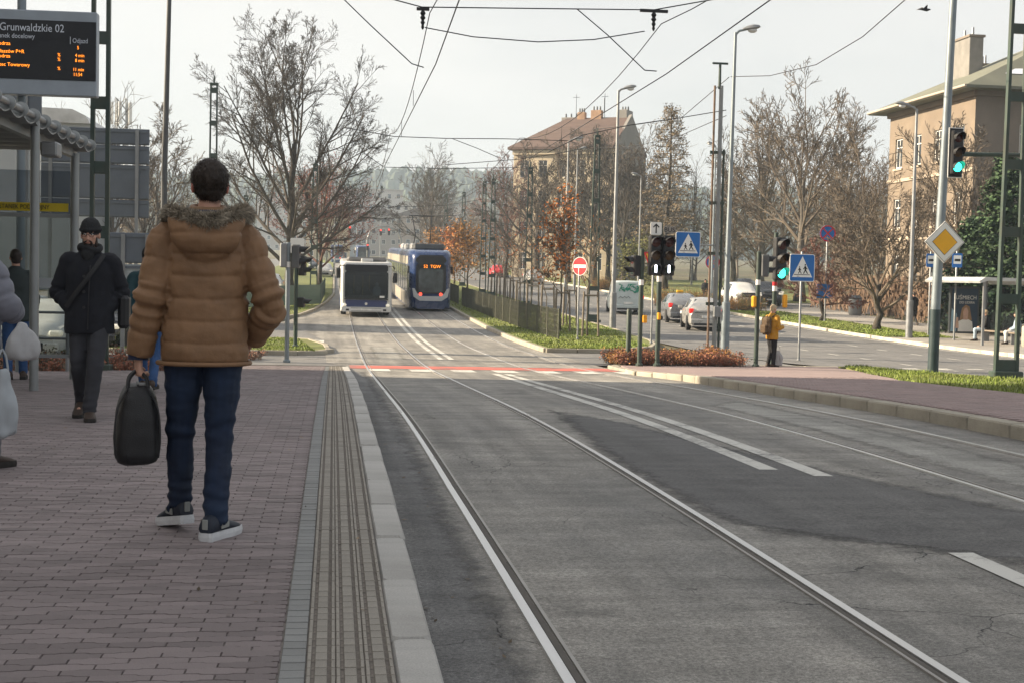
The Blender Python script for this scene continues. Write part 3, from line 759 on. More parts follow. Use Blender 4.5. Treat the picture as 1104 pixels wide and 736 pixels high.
# ---- left side masts
lattice(P(107, 300, 25.6).x, 25.6, 9.5, .27, .25, 'green lattice mast behind the man in the black beanie', off=.15, n=8)
q = P(176, 300, 40.3); t = thing('tall_pole', 'tall slim dark pole rising left of the man in brown jacket', 'pole', base(q.x, 40.3, .02))
mb = MB(); mb.tube([(0, 0, -.1), (0, 0, 5), (.10, 0, 10.5)], [.10, .085, .06], 10); mb.build('shaft', m_dkpole, t, True, angle=.6)
mb = MB(); mb.lathe([(.2, 0), (.2, .06), (.12, .12)], 12); mb.build('base_flange', m_dkpole, t)
q = P(229, 250, 62); lattice(q.x, 62, 10.3, .34, .26, 'lattice mast rising behind the head of the man in brown jacket', n=7)
q = P(338, 320, 84); lattice(q.x, 84, 8.1, .42, .22, 'lattice mast beside the trunk of the big bare tree', off=.1)
q = P(264, 320, 105); lattice(q.x, 105, 6.8, .40, .24, 'slim lattice mast half hidden by branches of the big bare tree', off=.1)
# ---- right lattice masts along the median
for px, Y, H, wb, lab in ((640, 66.4, 8.9, .52, 'tall lattice mast between the orange sapling and the grey street lamp'), (569, 82.6, 8.2, .46, 'lattice mast standing in front of the cream building corner'),
                          (529.5, 98, 8.2, .5, 'right one of two dark lattice masts close together'), (520, 104, 8.3, .46, 'left one of two dark lattice masts close together'),
                          (498, 123.5, 8.2, .46, 'lattice mast right of the tram roof'), (479, 140, 8.6, .5, 'farthest lattice mast above the near tram')):
    q = P(px, 320, Y); lattice(q.x, Y, H, wb, .2, lab, off=.12)
# ---- right near lattice mast and twin H-section mast
lattice(15.25, 30.0, 9.6, .50, .34, 'green lattice mast at the right edge beside the bus shelter', off=.12, n=6)
t = thing('twin_mast', 'brown-grey twin steel mast left of the crossing with a box on it', 'mast', base(12.0, 43.2, .05))
for dx, rr in ((-.13, .04), (.08, .075), (.22, .04)):
    mb = MB(); mb.tube([(dx, 0, -.1), (dx, 0, 8.5 if dx < .2 else 6.5)], [rr, rr*.9], 8); mb.build('upright', m_rust if dx < 0 else (m_galv if dx < .2 else m_green), t, True, angle=.6)
for z in (1.6, 3.2, 4.8, 6.4): mb = MB(); mb.box((.02, 0, z), (.5, .06, .1)); mb.build('batten', m_green, t)
mb = MB(); mb.cbox((.10, -.14, 1.35), (.22, .14, .34), .02); mb.build('junction_box', m_galv, t)
mb = MB(); mb.cyl((.02, 0, 8.4), (.02, 0, 9.2), .05, .04); mb.box((.02, 0, 9.2), (.5, .06, .06)); mb.build('top_bracket', m_green, t)
# ---- street lamps
lamp(12.38, 43.0, 10.1, .8, 'tallest grey street lamp standing next to the twin steel mast', .09, lean=(.05, 0), mat=m_galvb)
lamp(12.38, 61.0, 10.55, .8, 'grey street lamp right of the tall median lattice mast', .10)
lamp(12.6, 75.4, 9.4, .8, 'street lamp rising behind the orange sapling', .085)
lamp(24.6, 57.2, 9.8, -.95, 'tall street lamp beyond the road left of the diamond sign pole', .10)
q = P(688, 318, 108); lamp(q.x, 108, 9.4, -.8, 'distant street lamp above the twin bus signals', .08)
q = P(767, 318, 94); lamp(q.x, 94, 10.9, -.6, 'street lamp behind the round no-stopping sign', .09, mat=m_galvb)
q = P(745, 318, 150); lamp(q.x, 150, 8, -.7, 'small far lamp above the blue pedestrian crossing sign', .08)
q = P(619, 318, 112); lamp(q.x, 112, 11.6, .7, 'slim far lamp in front of the cream building gable', .08)
for px, Y, H, lab in ((397, 300, 17, 'first thin far pole over the distant trams'), (410, 330, 16, 'second thin far pole over the distant trams'), (385, 280, 14, 'thin far pole left of the distant trams'), (361, 250, 12, 'far pole above the distant blue tram on the left')):
    q = P(px, 270, Y); t = thing('far_pole', lab, 'pole', base(q.x, Y)); mb = MB(); mb.tube([(0, 0, -.2), (0, 0, H)], [.14, .09], 8); mb.build('shaft', m_galv, t); mb = MB(); mb.cbox((.3, 0, H), (.8, .2, .14), .03); mb.build('lamp_head', m_galv, t)

for px, Y, s_, lab in ((396, 205, 1, 'far arched signal mast curving over the distant tracks'), (352, 190, 1, 'far signal mast at the left of the distant trams'), (432, 215, -1, 'far signal mast right of the distant trams')):
    q = P(px, 270, Y); t = thing('arched_mast', lab, 'mast', base(q.x, Y)); mb = MB(); mb.tube([(0, 0, -.2), (0, 0, 4.5), (s_*.4, 0, 5.6), (s_*1.4, 0, 6.2), (s_*3.2, 0, 6.3)], [.14, .13, .11, .10, .08], 8); mb.build('mast', m_galv, t, True)
    for dx in (.02, 3.1): mb = MB(); mb.cbox((s_*dx, -.15, 5.5 if dx > 1 else 3.2), (.36, .25, 1.0), .05); h = mb.build('signal_head', m_black, t); mb = MB(); mb.lathe([(.11, -.30), (.11, -.27)], 12, (s_*dx, 0, 5.82 if dx > 1 else 3.5), 'Y'); mb.build('red_lamp', M('signal_red_lit', (.8, .03, .02), .3, emit=(1, .05, .03), estr=1.5), h)
# ---- traffic signals left of the crossing
t = thing('traffic_signal', 'signal pole with side-on pedestrian signal beside the brown jacket sleeve', 'traffic signal', base(-1.16, 36.0, .0))
pole(t, 3.05, .058, m_galvb, band=2.42)
sig_head(t, (.20, 0, 2.7), 2, .26, .30, R_(80), mat=m_darkgrey)
mb = MB(); mb.cbox((-.12, 0, 2.72), (.18, .2, .62), .03); mb.build('terminal_box', m_galv, t)
t = thing('traffic_signal', 'signal pole on the grass island with white plate on top', 'traffic signal', base(-1.12, 42.5, .11))
pole(t, 3.1, .062, m_green)
plate(t, (.02, -.07, 3.05), .42, .46, m_signwhite, 0, 'white_plate')
sig_head(t, (.18, -.02, 2.45), 2, .26, .30, R_(75)); sig_head(t, (.16, .02, 1.35), 1, .24, .30, R_(75))
# ---- twin bus signals
t = thing('traffic_signal', 'pole with two black three-lamp heads showing white bars and an arrow plate', 'traffic signal', base(8.46, 35.7, .05))
pole(t, 3.75, .065, m_green, band=2.2)
for dx in (-.175, .175): sig_head(t, (dx, -.16, 2.88), 3, .32, .345, R_(4), symbols=(2,))
a = plate(t, (-.16, -.16, 3.58), .30, .33, m_signwhite, 0, 'arrow_plate')
flat(a, [(-.016, -.12), (.016, -.12), (.016, .07), (.07, .02), (.085, .045), (0, .13), (-.085, .045), (-.07, .02), (-.016, .07)], -.012, m_blackp, 'arrow')
a = plate(t, (.2, -.16, 3.56), .32, .16, M('plate_grey', (.30, .28, .26), .6), 0, 'bus_plate', .012)
text_mesh('bus_text', 'BUS', .17, m_blackp, a, (0, -.012, -.06), align='CENTER')
mb = MB(); mb.cbox((0, -.06, 1.3), (.09, .11, .18), .02); mb.build('push_button', m_orange, t)
t = thing('traffic_signal', 'green pole with pedestrian signal facing sideways left of the twin bus signals', 'traffic signal', base(7.96, 35.6, .05))
pole(t, 3.05, .062, m_green, band=2.1); sig_head(t, (-.16, .03, 2.6), 2, .24, .27, R_(-75))
mb = MB(); mb.cbox((.1, -.04, 1.22), (.12, .12, .2), .02); mb.build('push_button', m_orange, t)
t = thing('bollard', 'short green steel post left of the signal poles by the hedge', 'bollard', base(7.83, 36.4, .05))
mb = MB(); mb.lathe([(.07, -.1), (.07, 1.42), (.055, 1.46), (.055, 1.47)], 14); mb.build('post', m_green, t, True, angle=.6); mb = MB(); mb.lathe([(.12, 0), (.12, .04), (.075, .06)], 14); mb.build('base_collar', m_green, t)
q = P(703, 330, 48.4); t = thing('yield_sign', 'yellow inverted triangle sign behind the twin bus signals', 'road sign', base(q.x, 48.4, .14))
pole(t, 3.2, .035, m_galv)
mb = MB(); mb.prism([(-.45, .39), (.45, .39), (0, -.39)], -.02, 0); o = mb.build('sign_plate', m_redsign, t, loc=(-.05, -.05, 2.85)); o.rotation_euler = (0, 0, R_(35))
mb = MB(); mb.prism([(-.36, .335), (.36, .335), (0, -.27)], -.03, -.022); mb.build('yellow_field', m_yel, o)
# ---- signals at the right crossing
t = thing('traffic_signal', 'pole with grey pedestrian signal box left of the yellow jacket person', 'traffic signal', base(11.32, 36.3, .03))
pole(t, 3.1, .062, m_green, band=2.2); sig_head(t, (.17, 0, 2.72), 2, .26, .30, R_(80), mat=m_darkgrey)
mb = MB(); mb.cbox((-.1, 0, 1.75), (.12, .14, .3), .03); mb.build('push_button', m_orange, t)
t = thing('traffic_signal', 'three-lamp traffic light lit green behind the yellow jacket person', 'traffic signal', base(11.98, 36.9, .03))
pole(t, 3.65, .062, m_green, band=2.05); sig_head(t, (.06, -.17, 2.93), 3, .36, .385, R_(20), lit=2)
mb = MB(); mb.lathe([(.07, 2.2), (.07, 2.3)], 12); mb.build('orange_band', m_redsign, t)
mb = MB(); mb.cbox((.28, -.05, 1.78), (.12, .14, .36), .03); mb.build('push_button', m_orange, t)
q = P(861, 388, 41.2); t = thing('pedestrian_sign', 'square blue pedestrian crossing sign right of the lit green traffic light', 'road sign', base(q.x, 41.2, -.03))
pole(t, 3.35, .035, m_galv); ped_sign(t, (.0, -.05, 2.85), .84, R_(8))
q = P(739.5, 264, 43.2); t = thing('pedestrian_sign', 'square blue pedestrian crossing sign right of the twin bus signals', 'road sign', base(12.15, 43.0, .05))
dx = q.x-12.15; ped_sign(t, (dx, -.06, q.z-hz(43)-.05), .80, R_(0))
mb = MB(); mb.cyl((dx, .0, q.z-hz(43)-.05), (0, .2, q.z-hz(43)-.05), .025); mb.build('bracket_arm', m_galv, t)
# ---- no entry sign
q = P(622.5, 370, 51); t = thing('no_entry_sign', 'red round no entry sign with white bar on the grass median', 'road sign', base(q.x, 51, .13))
pole(t, 2.75, .035, m_galv); d_ = disc(t, (.02, -.05, 2.72), .345, m_redsign, rz=R_(-47)); o = plate(d_, (0, -.013, 0), .56, .12, m_signwhite, 0, 'white_bar', .008, .01)
disc(d_, (0, -.012, 0), .345, m_signwhite, 'rim', .006, r0=.325)
# ---- no stopping signs
def nostop(label, px, py, Y, r, off=.1, plate2=True):
    q = P(px, py, Y); t = thing('no_stopping_sign', label, 'road sign', base(q.x, Y, off)); zc = q.z-hz(Y)-off
    pole(t, zc+r, .04, m_galv); d_ = disc(t, (0, -.06, zc), r, m_blue)
    disc(d_, (0, -.014, 0), r, m_redsign, 'red_ring', .008, r0=r*.84)
    for a in (45, -45):
        mb = MB(); mb.box((0, -.014, 0), (r*1.8, .007 if a > 0 else .008, r*.16), ry=R_(a)); mb.build('red_bar', m_redsign, d_)
    if plate2: plate(t, (0, -.06, zc-r-.3), r*.7, .5, m_signwhite, 0, 'lower_plate')
    return t
nostop('round blue and red no-stopping sign beside the walking dark figure', 768, 283, 97, .52)
t = nostop('round no-stopping sign in front of the bare trees right of the crossing', 892, 252, 72, .44, plate2=False)
plate(t, (-.05, -.05, 1.6), .9, .75, m_blue, 0, 'blue_plate')
# ---- right pole with priority diamond and cantilever signal
t = thing('signal_mast', 'leaning blue-grey pole with yellow priority diamond and green traffic light', 'traffic signal', base(14.94, 33.2, .1))
mb = MB(); mb.tube([(0, 0, -.1), (0.01, 0, 1.55)], [.135, .13], 14); mb.build('painted_base', M('pole_dark_green', (.03, .05, .055), .5), t, True, angle=.6)
mb = MB(); mb.tube([(.01, 0, 1.5), (.12, 0, 6), (.2, 0, 10)], [.122, .105, .09], 14); mb.build('shaft', m_galvb, t, True, angle=.6)
mb = MB(); mb.tube([(.1, 0, 5.42), (2, 0, 5.46), (4.6, 0, 5.5)], [.06, .055, .05], 10); mb.build('arm', m_green, t, True, angle=.6)
sig_head(t, (.34, -.14, 5.45), 3, .30, .36, R_(3), lit=2, board=True)
zc = P(1012, 261, 33.05).z-hz(33.2)-.1
def diamond(h): return [(0, -h), (h, 0), (0, h), (-h, 0)]
mb = MB(); mb.prism(diamond(.52), -.01, .01); o = mb.build('sign_plate', m_signwhite, t, loc=(.11, -.16, zc))
mb = MB(); mb.prism(diamond(.50), -.0155, -.0105); mb.build('black_edge', m_darkgrey, o); mb = MB(); mb.prism(diamond(.485), -.021, -.016); mb.build('white_field', m_signwhite, o)
mb = MB(); mb.prism(diamond(.33), -.0265, -.0215); mb.build('black_line', m_darkgrey, o); mb = MB(); mb.prism(diamond(.315), -.032, -.027); mb.build('yellow_field', m_yel, o)

# ---- passenger display board
YB = 22.9; a = P(106.5, 17, YB); b = P(105, 106, YB); topz, botz = a.z+.02, b.z; xr = a.x; xl = xr-3.0
t = thing('display_board', 'departure display board with orange text above the shelter', 'display', base(P(22, 300, YB+.25).x, YB+.25, platoff(YB)))
ox, oy, oz = t.location; H = topz-botz; zc = (topz+botz)/2-oz
rzb = R_(-1.6)
mb = MB(); mb.cbox(((xl+xr)/2-ox, -.25, zc), (xr-xl, .22, H), .015, rz=rzb); casing = mb.build('casing', M('display_casing', (.30, .34, .39), .45, var=.08), t)
def onb(u, v, d=0.0):      # point on the board face: u metres left of the right edge, v down from the top
    m_ = Matrix.Rotation(rzb, 3, 'Z'); c = Vector(((xl+xr)/2-ox, -.25, zc))
    return c+m_ @ Vector(((xr-xl)/2-u, -.11-d, H/2-v))
k = H/93.0
m_screen = M('display_screen', (.006, .007, .011), .35, var=.1)
mb = MB(); mb.cbox((0, 0, 0), (xr-xl-.02, .02, 65*k), .004); o = mb.build('screen', m_screen, t, loc=onb((xr-xl)/2, 43.5*k, .002)); o.rotation_euler = (0, 0, rzb)
m_tx = M('display_print', (.62, .66, .74), .5, var=.05); m_led = M('led_orange', (.9, .3, .02), .4, emit=(1.0, .26, .015), estr=.9)
def btxt(s, size, mat, px, py, al='LEFT', sx=1.0):
    o = text_mesh('display_text', s, size*k, mat, t, onb((106-px)*k, (py-15)*k, .016), (R_(90), 0, rzb), .001, al, sx); return o
btxt('Grunwaldzkie 02', 12.2, m_tx, 1.5, 38.5, sx=.83); btxt('Przystanek docelowy', 7.4, m_tx, -15, 46.5, sx=.86); btxt('Odjazd', 7.2, m_tx, 80, 49.5, sx=.80)
mb = MB(); mb.box((0, 0, 0), (.6*k, .004, 8*k)); o = mb.build('display_text', m_tx, t, loc=onb((106-77.7)*k, 32*k, .016))
for s, px, py in (('Krowodrza', -12, 54.5), ('Mały Płaszów P+R', -12, 63.0), ('Krowodrza', -12, 68.3), ('Dworzec Towarowy', -12, 77.5)):
    btxt(s, 5.6, m_led, px, py, sx=.98)
for s, px, py in (('5', 85, 56.5), ('4 min', 83, 65), ('8 min', 83, 70.5), ('11 min', 80.5, 80.5), ('11:54', 81, 86)): btxt(s, 5.2, m_led, px, py, sx=.85)
for py in (65, 70, 80): btxt('%', 5.2, m_led, 64, py, sx=.9)
mb = MB(); mb.tube([(0, 0, -.05), (0, 0, 6.5)], [.075, .07], 12); mb.build('mast', m_galvb, t, True, angle=.6)
mb = MB(); mb.box(((xl+xr)/2-ox, -.10, zc), (.9, .14, .12)); mb.build('bracket', m_galvb, t)

# ---- bus shelter on the left platform
XS, YS0, YS1 = -3.6, 13.0, 22.4
t = thing('bus_shelter', 'left bus shelter with ribbed barrel roof and glass walls', 'bus shelter', base(XS, 17.3, 0.0))
ox, oy, oz = t.location
def L(x, y, z): return (x-ox, y-oy, hz(y)+platoff(y)+z-oz)
m_alu = M('shelter_aluminium', (.27, .285, .29), .45, metal=.45, var=.12)
for yy, xx in ((17.2, P(37, 300, 17.2).x), (20.45, P(80, 300, 20.45).x)):
    mb = MB(); mb.tube([L(xx, yy, -.03), L(xx, yy, 3.2)], .055 if yy < 20 else .06, 12); mb.build('post', m_alu, t, True, angle=.6)
    mb = MB(); mb.tube([L(xx-2.1, yy, -.03), L(xx-2.1, yy, 3.1)], .05, 10); mb.build('post', m_alu, t, True, angle=.6)
m_roofp = M('shelter_roof_panel', (.24, .25, .25), .5, metal=.3, var=.15)
ZR = 3.27-oz; xx = -3.53-ox
mb = MB(); mb.tube([(xx, 20.95-oy, ZR), (xx, 12.6-oy, ZR)], .042, 12); mb.build('roof_edge_tube', m_galv, t, True, angle=.6)
for i in range(13):
    y = 20.85-.64*i-oy
    mb = MB(); mb.lathe([(.045, 0), (.086, .008), (.086, .03), (.045, .038)], 20, (xx, y, ZR), 'Y'); mb.build('edge_flange', m_alu, t, True, angle=.6)
    if i < 12:
        mb = MB(); vs = []; fs = []      # one corrugation of the roof sheet
        for q in range(9):
            yy = y-.64*q/8; zz = ZR-.055-.055*math.sin(math.pi*q/8)
            for x2 in (xx+.03, xx-2.85): vs += [(x2, yy, zz), (x2, yy, zz-.015)]
        for q in range(8):
            b0 = 4*q; fs += [(b0, b0+4, b0+6, b0+2), (b0+1, b0+3, b0+7, b0+5), (b0, b0+1, b0+5, b0+4), (b0+2, b0+6, b0+7, b0+3)]
        mb.add(vs, fs); mb.build('roof_sheet', m_roofp, t, True, angle=.7)
mb = MB(); mb.box(L(-3.72, 16.6, 3.08), (.09, 8.2, .12)); mb.build('roof_beam', m_alu, t)
mb = MB(); mb.cbox(L(-3.55, 18.2, 2.98), (.20, .34, .18), .02); mb.build('roof_box', m_galv, t)
# end wall (glass) and its bands
YE = 20.5
def pane(x0, x1, z0, z1, mat, nm, y=YE, th=.012):
    mb = MB(); mb.add([L(x, yy, z) for yy in (y-th/2, y+th/2) for x, z in ((x0, z0), (x1, z0), (x1, z1), (x0, z1))], [(0, 1, 2, 3), (7, 6, 5, 4), (0, 4, 5, 1), (1, 5, 6, 2), (2, 6, 7, 3), (3, 7, 4, 0)]); return mb.build(nm, mat, t)
pane(-5.75, -3.72, .35, 2.30, g_shelter, 'glass_pane'); pane(-5.75, -3.72, 2.34, 2.95, glass_mat('frosted_glass', (.82, .85, .88), .22, .4), 'top_pane')
pane(-5.78, -3.70, 2.29, 2.345, m_alu, 'rail', th=.05); pane(-5.78, -3.70, .30, .35, m_alu, 'rail', th=.05)
m_yband = M('yellow_band', (.62, .47, .02), .5, var=.06); m_frost = M('frosted_band', (.42, .45, .47), .6, var=.06)
z0, z1 = P(74, 229, YE).z-hz(YE)-platoff(YE), P(74, 220, YE).z-hz(YE)-platoff(YE)
pane(-5.72, P(74, 225, YE).x, z0, z1, m_yband, 'yellow_sign', y=YE-.02)
text_mesh('sign_text', 'PRZYSTANEK PODWÓJNY', .088, m_blackp, t, L(P(-14, 227, YE).x, YE-.03, z0+.03), sx=.82)
z2 = P(40, 305, YE).z-hz(YE)-platoff(YE)
pane(-5.72, P(66, 305, YE).x, z2-.07, z2+.07, m_frost, 'frosted_band', y=YE-.02)
o = text_mesh('sign_text', 'Ko', .10, m_darkgrey, t, L(P(66, 305, YE).x-.02, YE-.03, z2-.035)); o.scale = (-1, 1, 1)
# back wall panes along the platform
for yy in np.arange(12.9, 20.2, 2.45):
    mb = MB(); mb.box(L(-5.75, yy+1.02, 1.25), (.012, 2.0, 1.9)); mb.build('back_pane', g_shelter, t)
    mb = MB(); mb.box(L(-5.75, yy+1.02, .25), (.05, 2.1, .06)); mb.build('rail', m_alu, t)
mb = MB(); mb.cbox(L(-5.2, 17.5, .45), (.38, 4.0, .05), .015); bench = mb.build('bench_seat', m_wood, t)
for yy in (16, 19): mb = MB(); mb.box(L(-5.2, yy, .21), (.3, .06, .44)); mb.build('bench_leg', m_alu, t)
# ---- low barrier railing at the platform end
t = thing('railing', 'low grey railing behind the left bus shelter', 'railing', base(-4.4, 24.0, .18))
for dx in (-2.4, -1.2, 0, .55): mb = MB(); mb.cyl((dx, 0, -.06), (dx, 0, 1.0), .03); mb.build('post', m_galv, t)
for z in (.55, .98): mb = MB(); mb.cyl((-2.5, 0, z), (.6, 0, z), .022); mb.build('rail', m_galv, t)

# ---- backs of the big road signs
def signback(label, px0, px1, py0, py1, Y, cuts, posts, pale=None):
    a, b = P(px0, py0, Y), P(px1, py1, Y); cx = (a.x+b.x)/2
    t = thing('road_sign_back', label, 'road sign', base(cx, Y)); oz = t.location[2]; w_ = b.x-a.x
    ys = [py0]+list(cuts)+[py1]
    for i in range(len(ys)-1):
        z1, z0 = P(px0, ys[i], Y).z-oz, P(px0, ys[i+1], Y).z-oz
        mb = MB(); mb.cbox((0, 0, (z0+z1)/2), (w_, .05, z1-z0-.03), .015); o = mb.build('panel', pale if pale and i == len(ys)-2 else m_signback, t)
        mb = MB(); mb.box((0, -.045, z0+.09), (w_*.98, .04, .07)); mb.build('stiffener', m_signback, o)
        mb = MB(); mb.box((0, -.045, z1-.09), (w_*.98, .04, .07)); mb.build('stiffener', m_signback, o)
    top = P(px0, py0, Y).z-oz
    for p in posts:
        x = P(p, 200, Y).x-cx; mb = MB(); mb.box((x, -.11, top/2-.03), (.10, .08, top-.05)); mb.build('post', m_galv, t)
    return t
signback('back of a large grey road sign with stiffened panels behind the lattice mast', 44, 160.5, 135.5, 233, 44.0, (154, 175, 213), (55, 148))
signback('back of a bluish road sign high behind the display board', -14, 45, 72, 131, 41.0, (126,), (-5, 28.5))
signback('lower grey sign back with pale panel behind the black beanie man', 117.5, 166, 250, 338, 37.0, (284,), (134, 160), M('sign_back_pale', (.36, .40, .42), .5))
# ---- green fence on the left verge and wire mesh fence on the median
def mesh_fence(label, pts, h, npan, mat, wire, name='wire_fence', off=.1, group=None, dens=.05):
    a = Vector((pts[0][0], pts[0][1], 0)); b = Vector((pts[1][0], pts[1][1], 0)); t = thing(name, label, 'fence', base(a.x, a.y, off), 0, group)
    d = (b-a)/npan; L_ = d.length; u = d/L_; ang = math.atan2(u.y, u.x); pm = None
    mb = MB(); mb.cbox((0, 0, h/2-.05), (.06, .06, h+.14), .01); post = mb.mesh('post'); post.materials.append(mat)
    mbp = MB(); n = int(L_/dens)
    for i in range(n+1): mbp.box((L_*i/n, 0, h/2), (wire, wire, h-.06))
    for i in range(int(h/.2)+1): mbp.box((L_/2, -.008, .05+(h-.1)*i/int(h/.2)), (L_-.06, .012, .014))
    pan = mbp.mesh('mesh_panel'); pan.materials.append(mat)
    for i in range(npan+1):
        p = a+d*i; o = link('post', post, None, t); o.location = (p.x-a.x, p.y-a.y, hz(p.y)-hz(a.y)); o.rotation_euler = (0, 0, ang)
        if i < npan:
            o = link('mesh_panel', pan, None, t); o.location = (p.x-a.x, p.y-a.y, hz(p.y)-hz(a.y)+.03)
            o.rotation_euler = Vector((d.x, d.y, hz(p.y+d.y)-hz(p.y))).to_track_quat('X', 'Z').to_euler()
    return t
m_fence = M('fence_mesh', (.10, .10, .075), .7, var=.2); m_fenceg = M('fence_green', (.055, .095, .075), .6, var=.15)
mesh_fence('wire mesh fence along the grass median beside the tram', ((8.3, 50.9), (7.55, 82)), 1.15, 13, m_fence, .007, dens=.055)
mesh_fence('far run of wire mesh fence behind the near tram', ((7.5, 84), (7.4, 120)), 1.15, 14, m_fence, .012, dens=.09)
mesh_fence('green panel fence on the left verge behind the signals', ((-5.2, 73.0), (-.75, 80.5)), 1.15, 4, m_fenceg, .03, 'panel_fence', dens=.04)
mesh_fence('green panel fence running along the left track verge', ((-.75, 80.5), (-.6, 98)), 1.1, 7, m_fenceg, .03, 'panel_fence', dens=.04)

# ---- bus stop across the main road
t = thing('bus_shelter', 'glass bus shelter with advert poster across the main road', 'bus shelter', base(26.5, 54.6, .115))
def sx(px, Y): return P(px, 340, Y).x-26.5
m_shg = glass_mat('far_shelter_glass', (.82, .85, .86), .22)
x0, x1, d0, d1 = -1.1, 1.2, -2.6, 1.9
for x in (x0, x1):
    for y in (d0, d1): mb = MB(); mb.box((x, y, 1.25), (.09, .09, 2.55)); mb.build('post', m_galv, t)
mb = MB(); mb.prism([(x0-.35, 2.50), (x0-.1, 2.66), (x1+.2, 2.62), (x1+.35, 2.45), (x1+.3, 2.38), (x1+.1, 2.52), (x0, 2.52), (x0-.3, 2.42)], d0-.3, d1+.3); mb.build('roof', M('shelter_roof_grey', (.42, .43, .43), .5), t)
mb = MB(); mb.box((0, d1, 1.35), (x1-x0-.1, .012, 1.9)); mb.build('end_pane', m_shg, t)
for i in range(3): mb = MB(); mb.box((x1, d0+.75+i*1.5, 1.35), (.012, 1.42, 1.9)); mb.build('back_pane', m_shg, t)
mb = MB(); mb.cbox((.75, -.4, .45), (.4, 3.2, .06), .02); mb.build('bench_seat', m_wood, t)
for y in (-1.6, .9): mb = MB(); mb.box((.75, y, .2), (.3, .06, .42)); mb.build('bench_leg', m_galv, t)
pc = P(1035, 345, 56.6); po = bpy.data.objects.new('poster_case', None)
mb = MB(); mb.cbox((0, 0, 1.28), (1.32, .16, 2.0), .02); pcase = mb.build('poster_case', m_dkpole, t, loc=(pc.x-26.5+.1, d1+.0, 0)); pcase.rotation_euler = (0, 0, R_(0))
m_post = M('poster_blue', (.035, .06, .10), .4, var=.3, scale=1.2); m_skin_p = M('poster_skin', (.55, .36, .28), .5); m_hair_p = M('poster_hair', (.32, .20, .11), .6)
def pp(poly, y, mat, nm): mb = MB(); mb.prism(poly, y-.004, y); return mb.build(nm, mat, pcase)
pp([(-.58, .36), (.58, .36), (.58, 2.18), (-.58, 2.18)], -.084, m_post, 'poster')
pp([(-.60, .36), (-.36, .36), (-.34, 1.1), (-.58, 1.35)], -.089, M('poster_pale', (.25, .40, .50), .5), 'poster_pale')
pp([(-.22, .80), (-.12, 1.35), (.05, 1.5), (.22, 1.42), (.34, .85), (.2, .8)], -.089, m_hair_p, 'poster_hair')
pp([(-.28, .36), (-.26, .80), (-.05, .88), (.18, .88), (.36, .78), (.40, .36)], -.094, m_signwhite, 'poster_shirt')
pp([(-.05, .86), (-.07, 1.2), (0, 1.36), (.1, 1.38), (.17, 1.22), (.14, .86)], -.099, m_skin_p, 'poster_face')
pp([(-.42, .5), (-.36, .96), (-.28, .96), (-.24, .5)], -.099, m_skin_p, 'poster_arm')
text_mesh('poster_text', 'UŚMIECH', .24, m_signwhite, pcase, (.06, -.09, 1.72), align='CENTER', sx=.9); text_mesh('poster_text', 'DO LIDERA', .15, m_signwhite, pcase, (.1, -.09, 1.54), align='CENTER', sx=.9)
for px, Y, lab in ((1031.5, 56.0, 'blue bus stop sign above the far shelter'), (1003.5, 59.5, 'blue bus stop sign half hidden by the diamond sign pole')):
    q = P(px, 281, Y); t = thing('bus_stop_sign', lab, 'road sign', base(q.x, Y, .1)); zc = q.z-t.location[2]
    pole(t, zc+.4, .04, m_galv); o = plate(t, (0, -.05, zc), .44, .6, m_blue); plate(o, (0, -.013, .03), .34, .36, m_signwhite, 0, 'white_field', .006, .02)
    flat(o, [(-.13, -.04), (.13, -.04), (.13, .06), (-.1, .06), (-.13, .02)], -.021, m_blackp, 'bus_symbol')
t = thing('litter_bin', 'grey round litter bin by the footpath beyond the bare trees', 'bin', base(P(922, 335, 80).x, 80, .09))
mb = MB(); mb.lathe([(.34, 0), (.4, .1), (.4, .95), (.34, 1.0)], 16); mb.build('body', m_galv, t, True, angle=.6); mb = MB(); mb.lathe([(.42, 1.0), (.42, 1.05), (.2, 1.2)], 16); mb.build('lid', m_dkpole, t)
q = G(1097, 395); t = thing('litter_bin', 'pale concrete litter bin at the right edge by the far shelter', 'bin', base(P(1101, 375, 52).x, 51.5, .115))
mb = MB(); mb.lathe([(.2, 0), (.24, .08), (.24, .75), (.2, .82)], 16); mb.build('body', m_kerbo, t, True, angle=.6); mb = MB(); mb.lathe([(.25, .82), (.25, .87), (.1, .92)], 16); mb.build('lid', m_dkpole, t)
# brown reed fence in front of the right building
t = thing('reed_fence', 'brown ivy covered fence in front of the tan building', 'fence', base(33.2, 60, .0))
m_ivy = M('reed_brown', (.15, .098, .066), .9, var=.35, scale=3, stretch=(6, 6, .8), island=.3); rg = random.Random(4); mbf = MB()
for i in range(7000):
    y = rg.uniform(-16, 34); h = rg.uniform(.3, .8); x = rg.uniform(-.3, .2); z = rg.random()**.8*2.0-.1+hz(60+y)-hz(60); w_ = rg.uniform(.02, .06); a = rg.gauss(0, .25)
    mbf.add([(x, y-w_, z), (x+rg.uniform(-.08, .08), y+w_, z), (x+rg.uniform(-.15, .1), y+a+w_, z+h), (x, y+a-w_, z+h*.9)], [(0, 1, 2, 3)])
o = mbf.build('reeds', m_ivy, t, fix=False); stuff(o)
for i in range(18): mb = MB(); mb.cyl((.2, -16+i*2.9, -.1), (.2, -16+i*2.9, 2.2+hz(44+i*2.9)-hz(60)), .05, .05, 6); mb.build('post', m_wood, t)

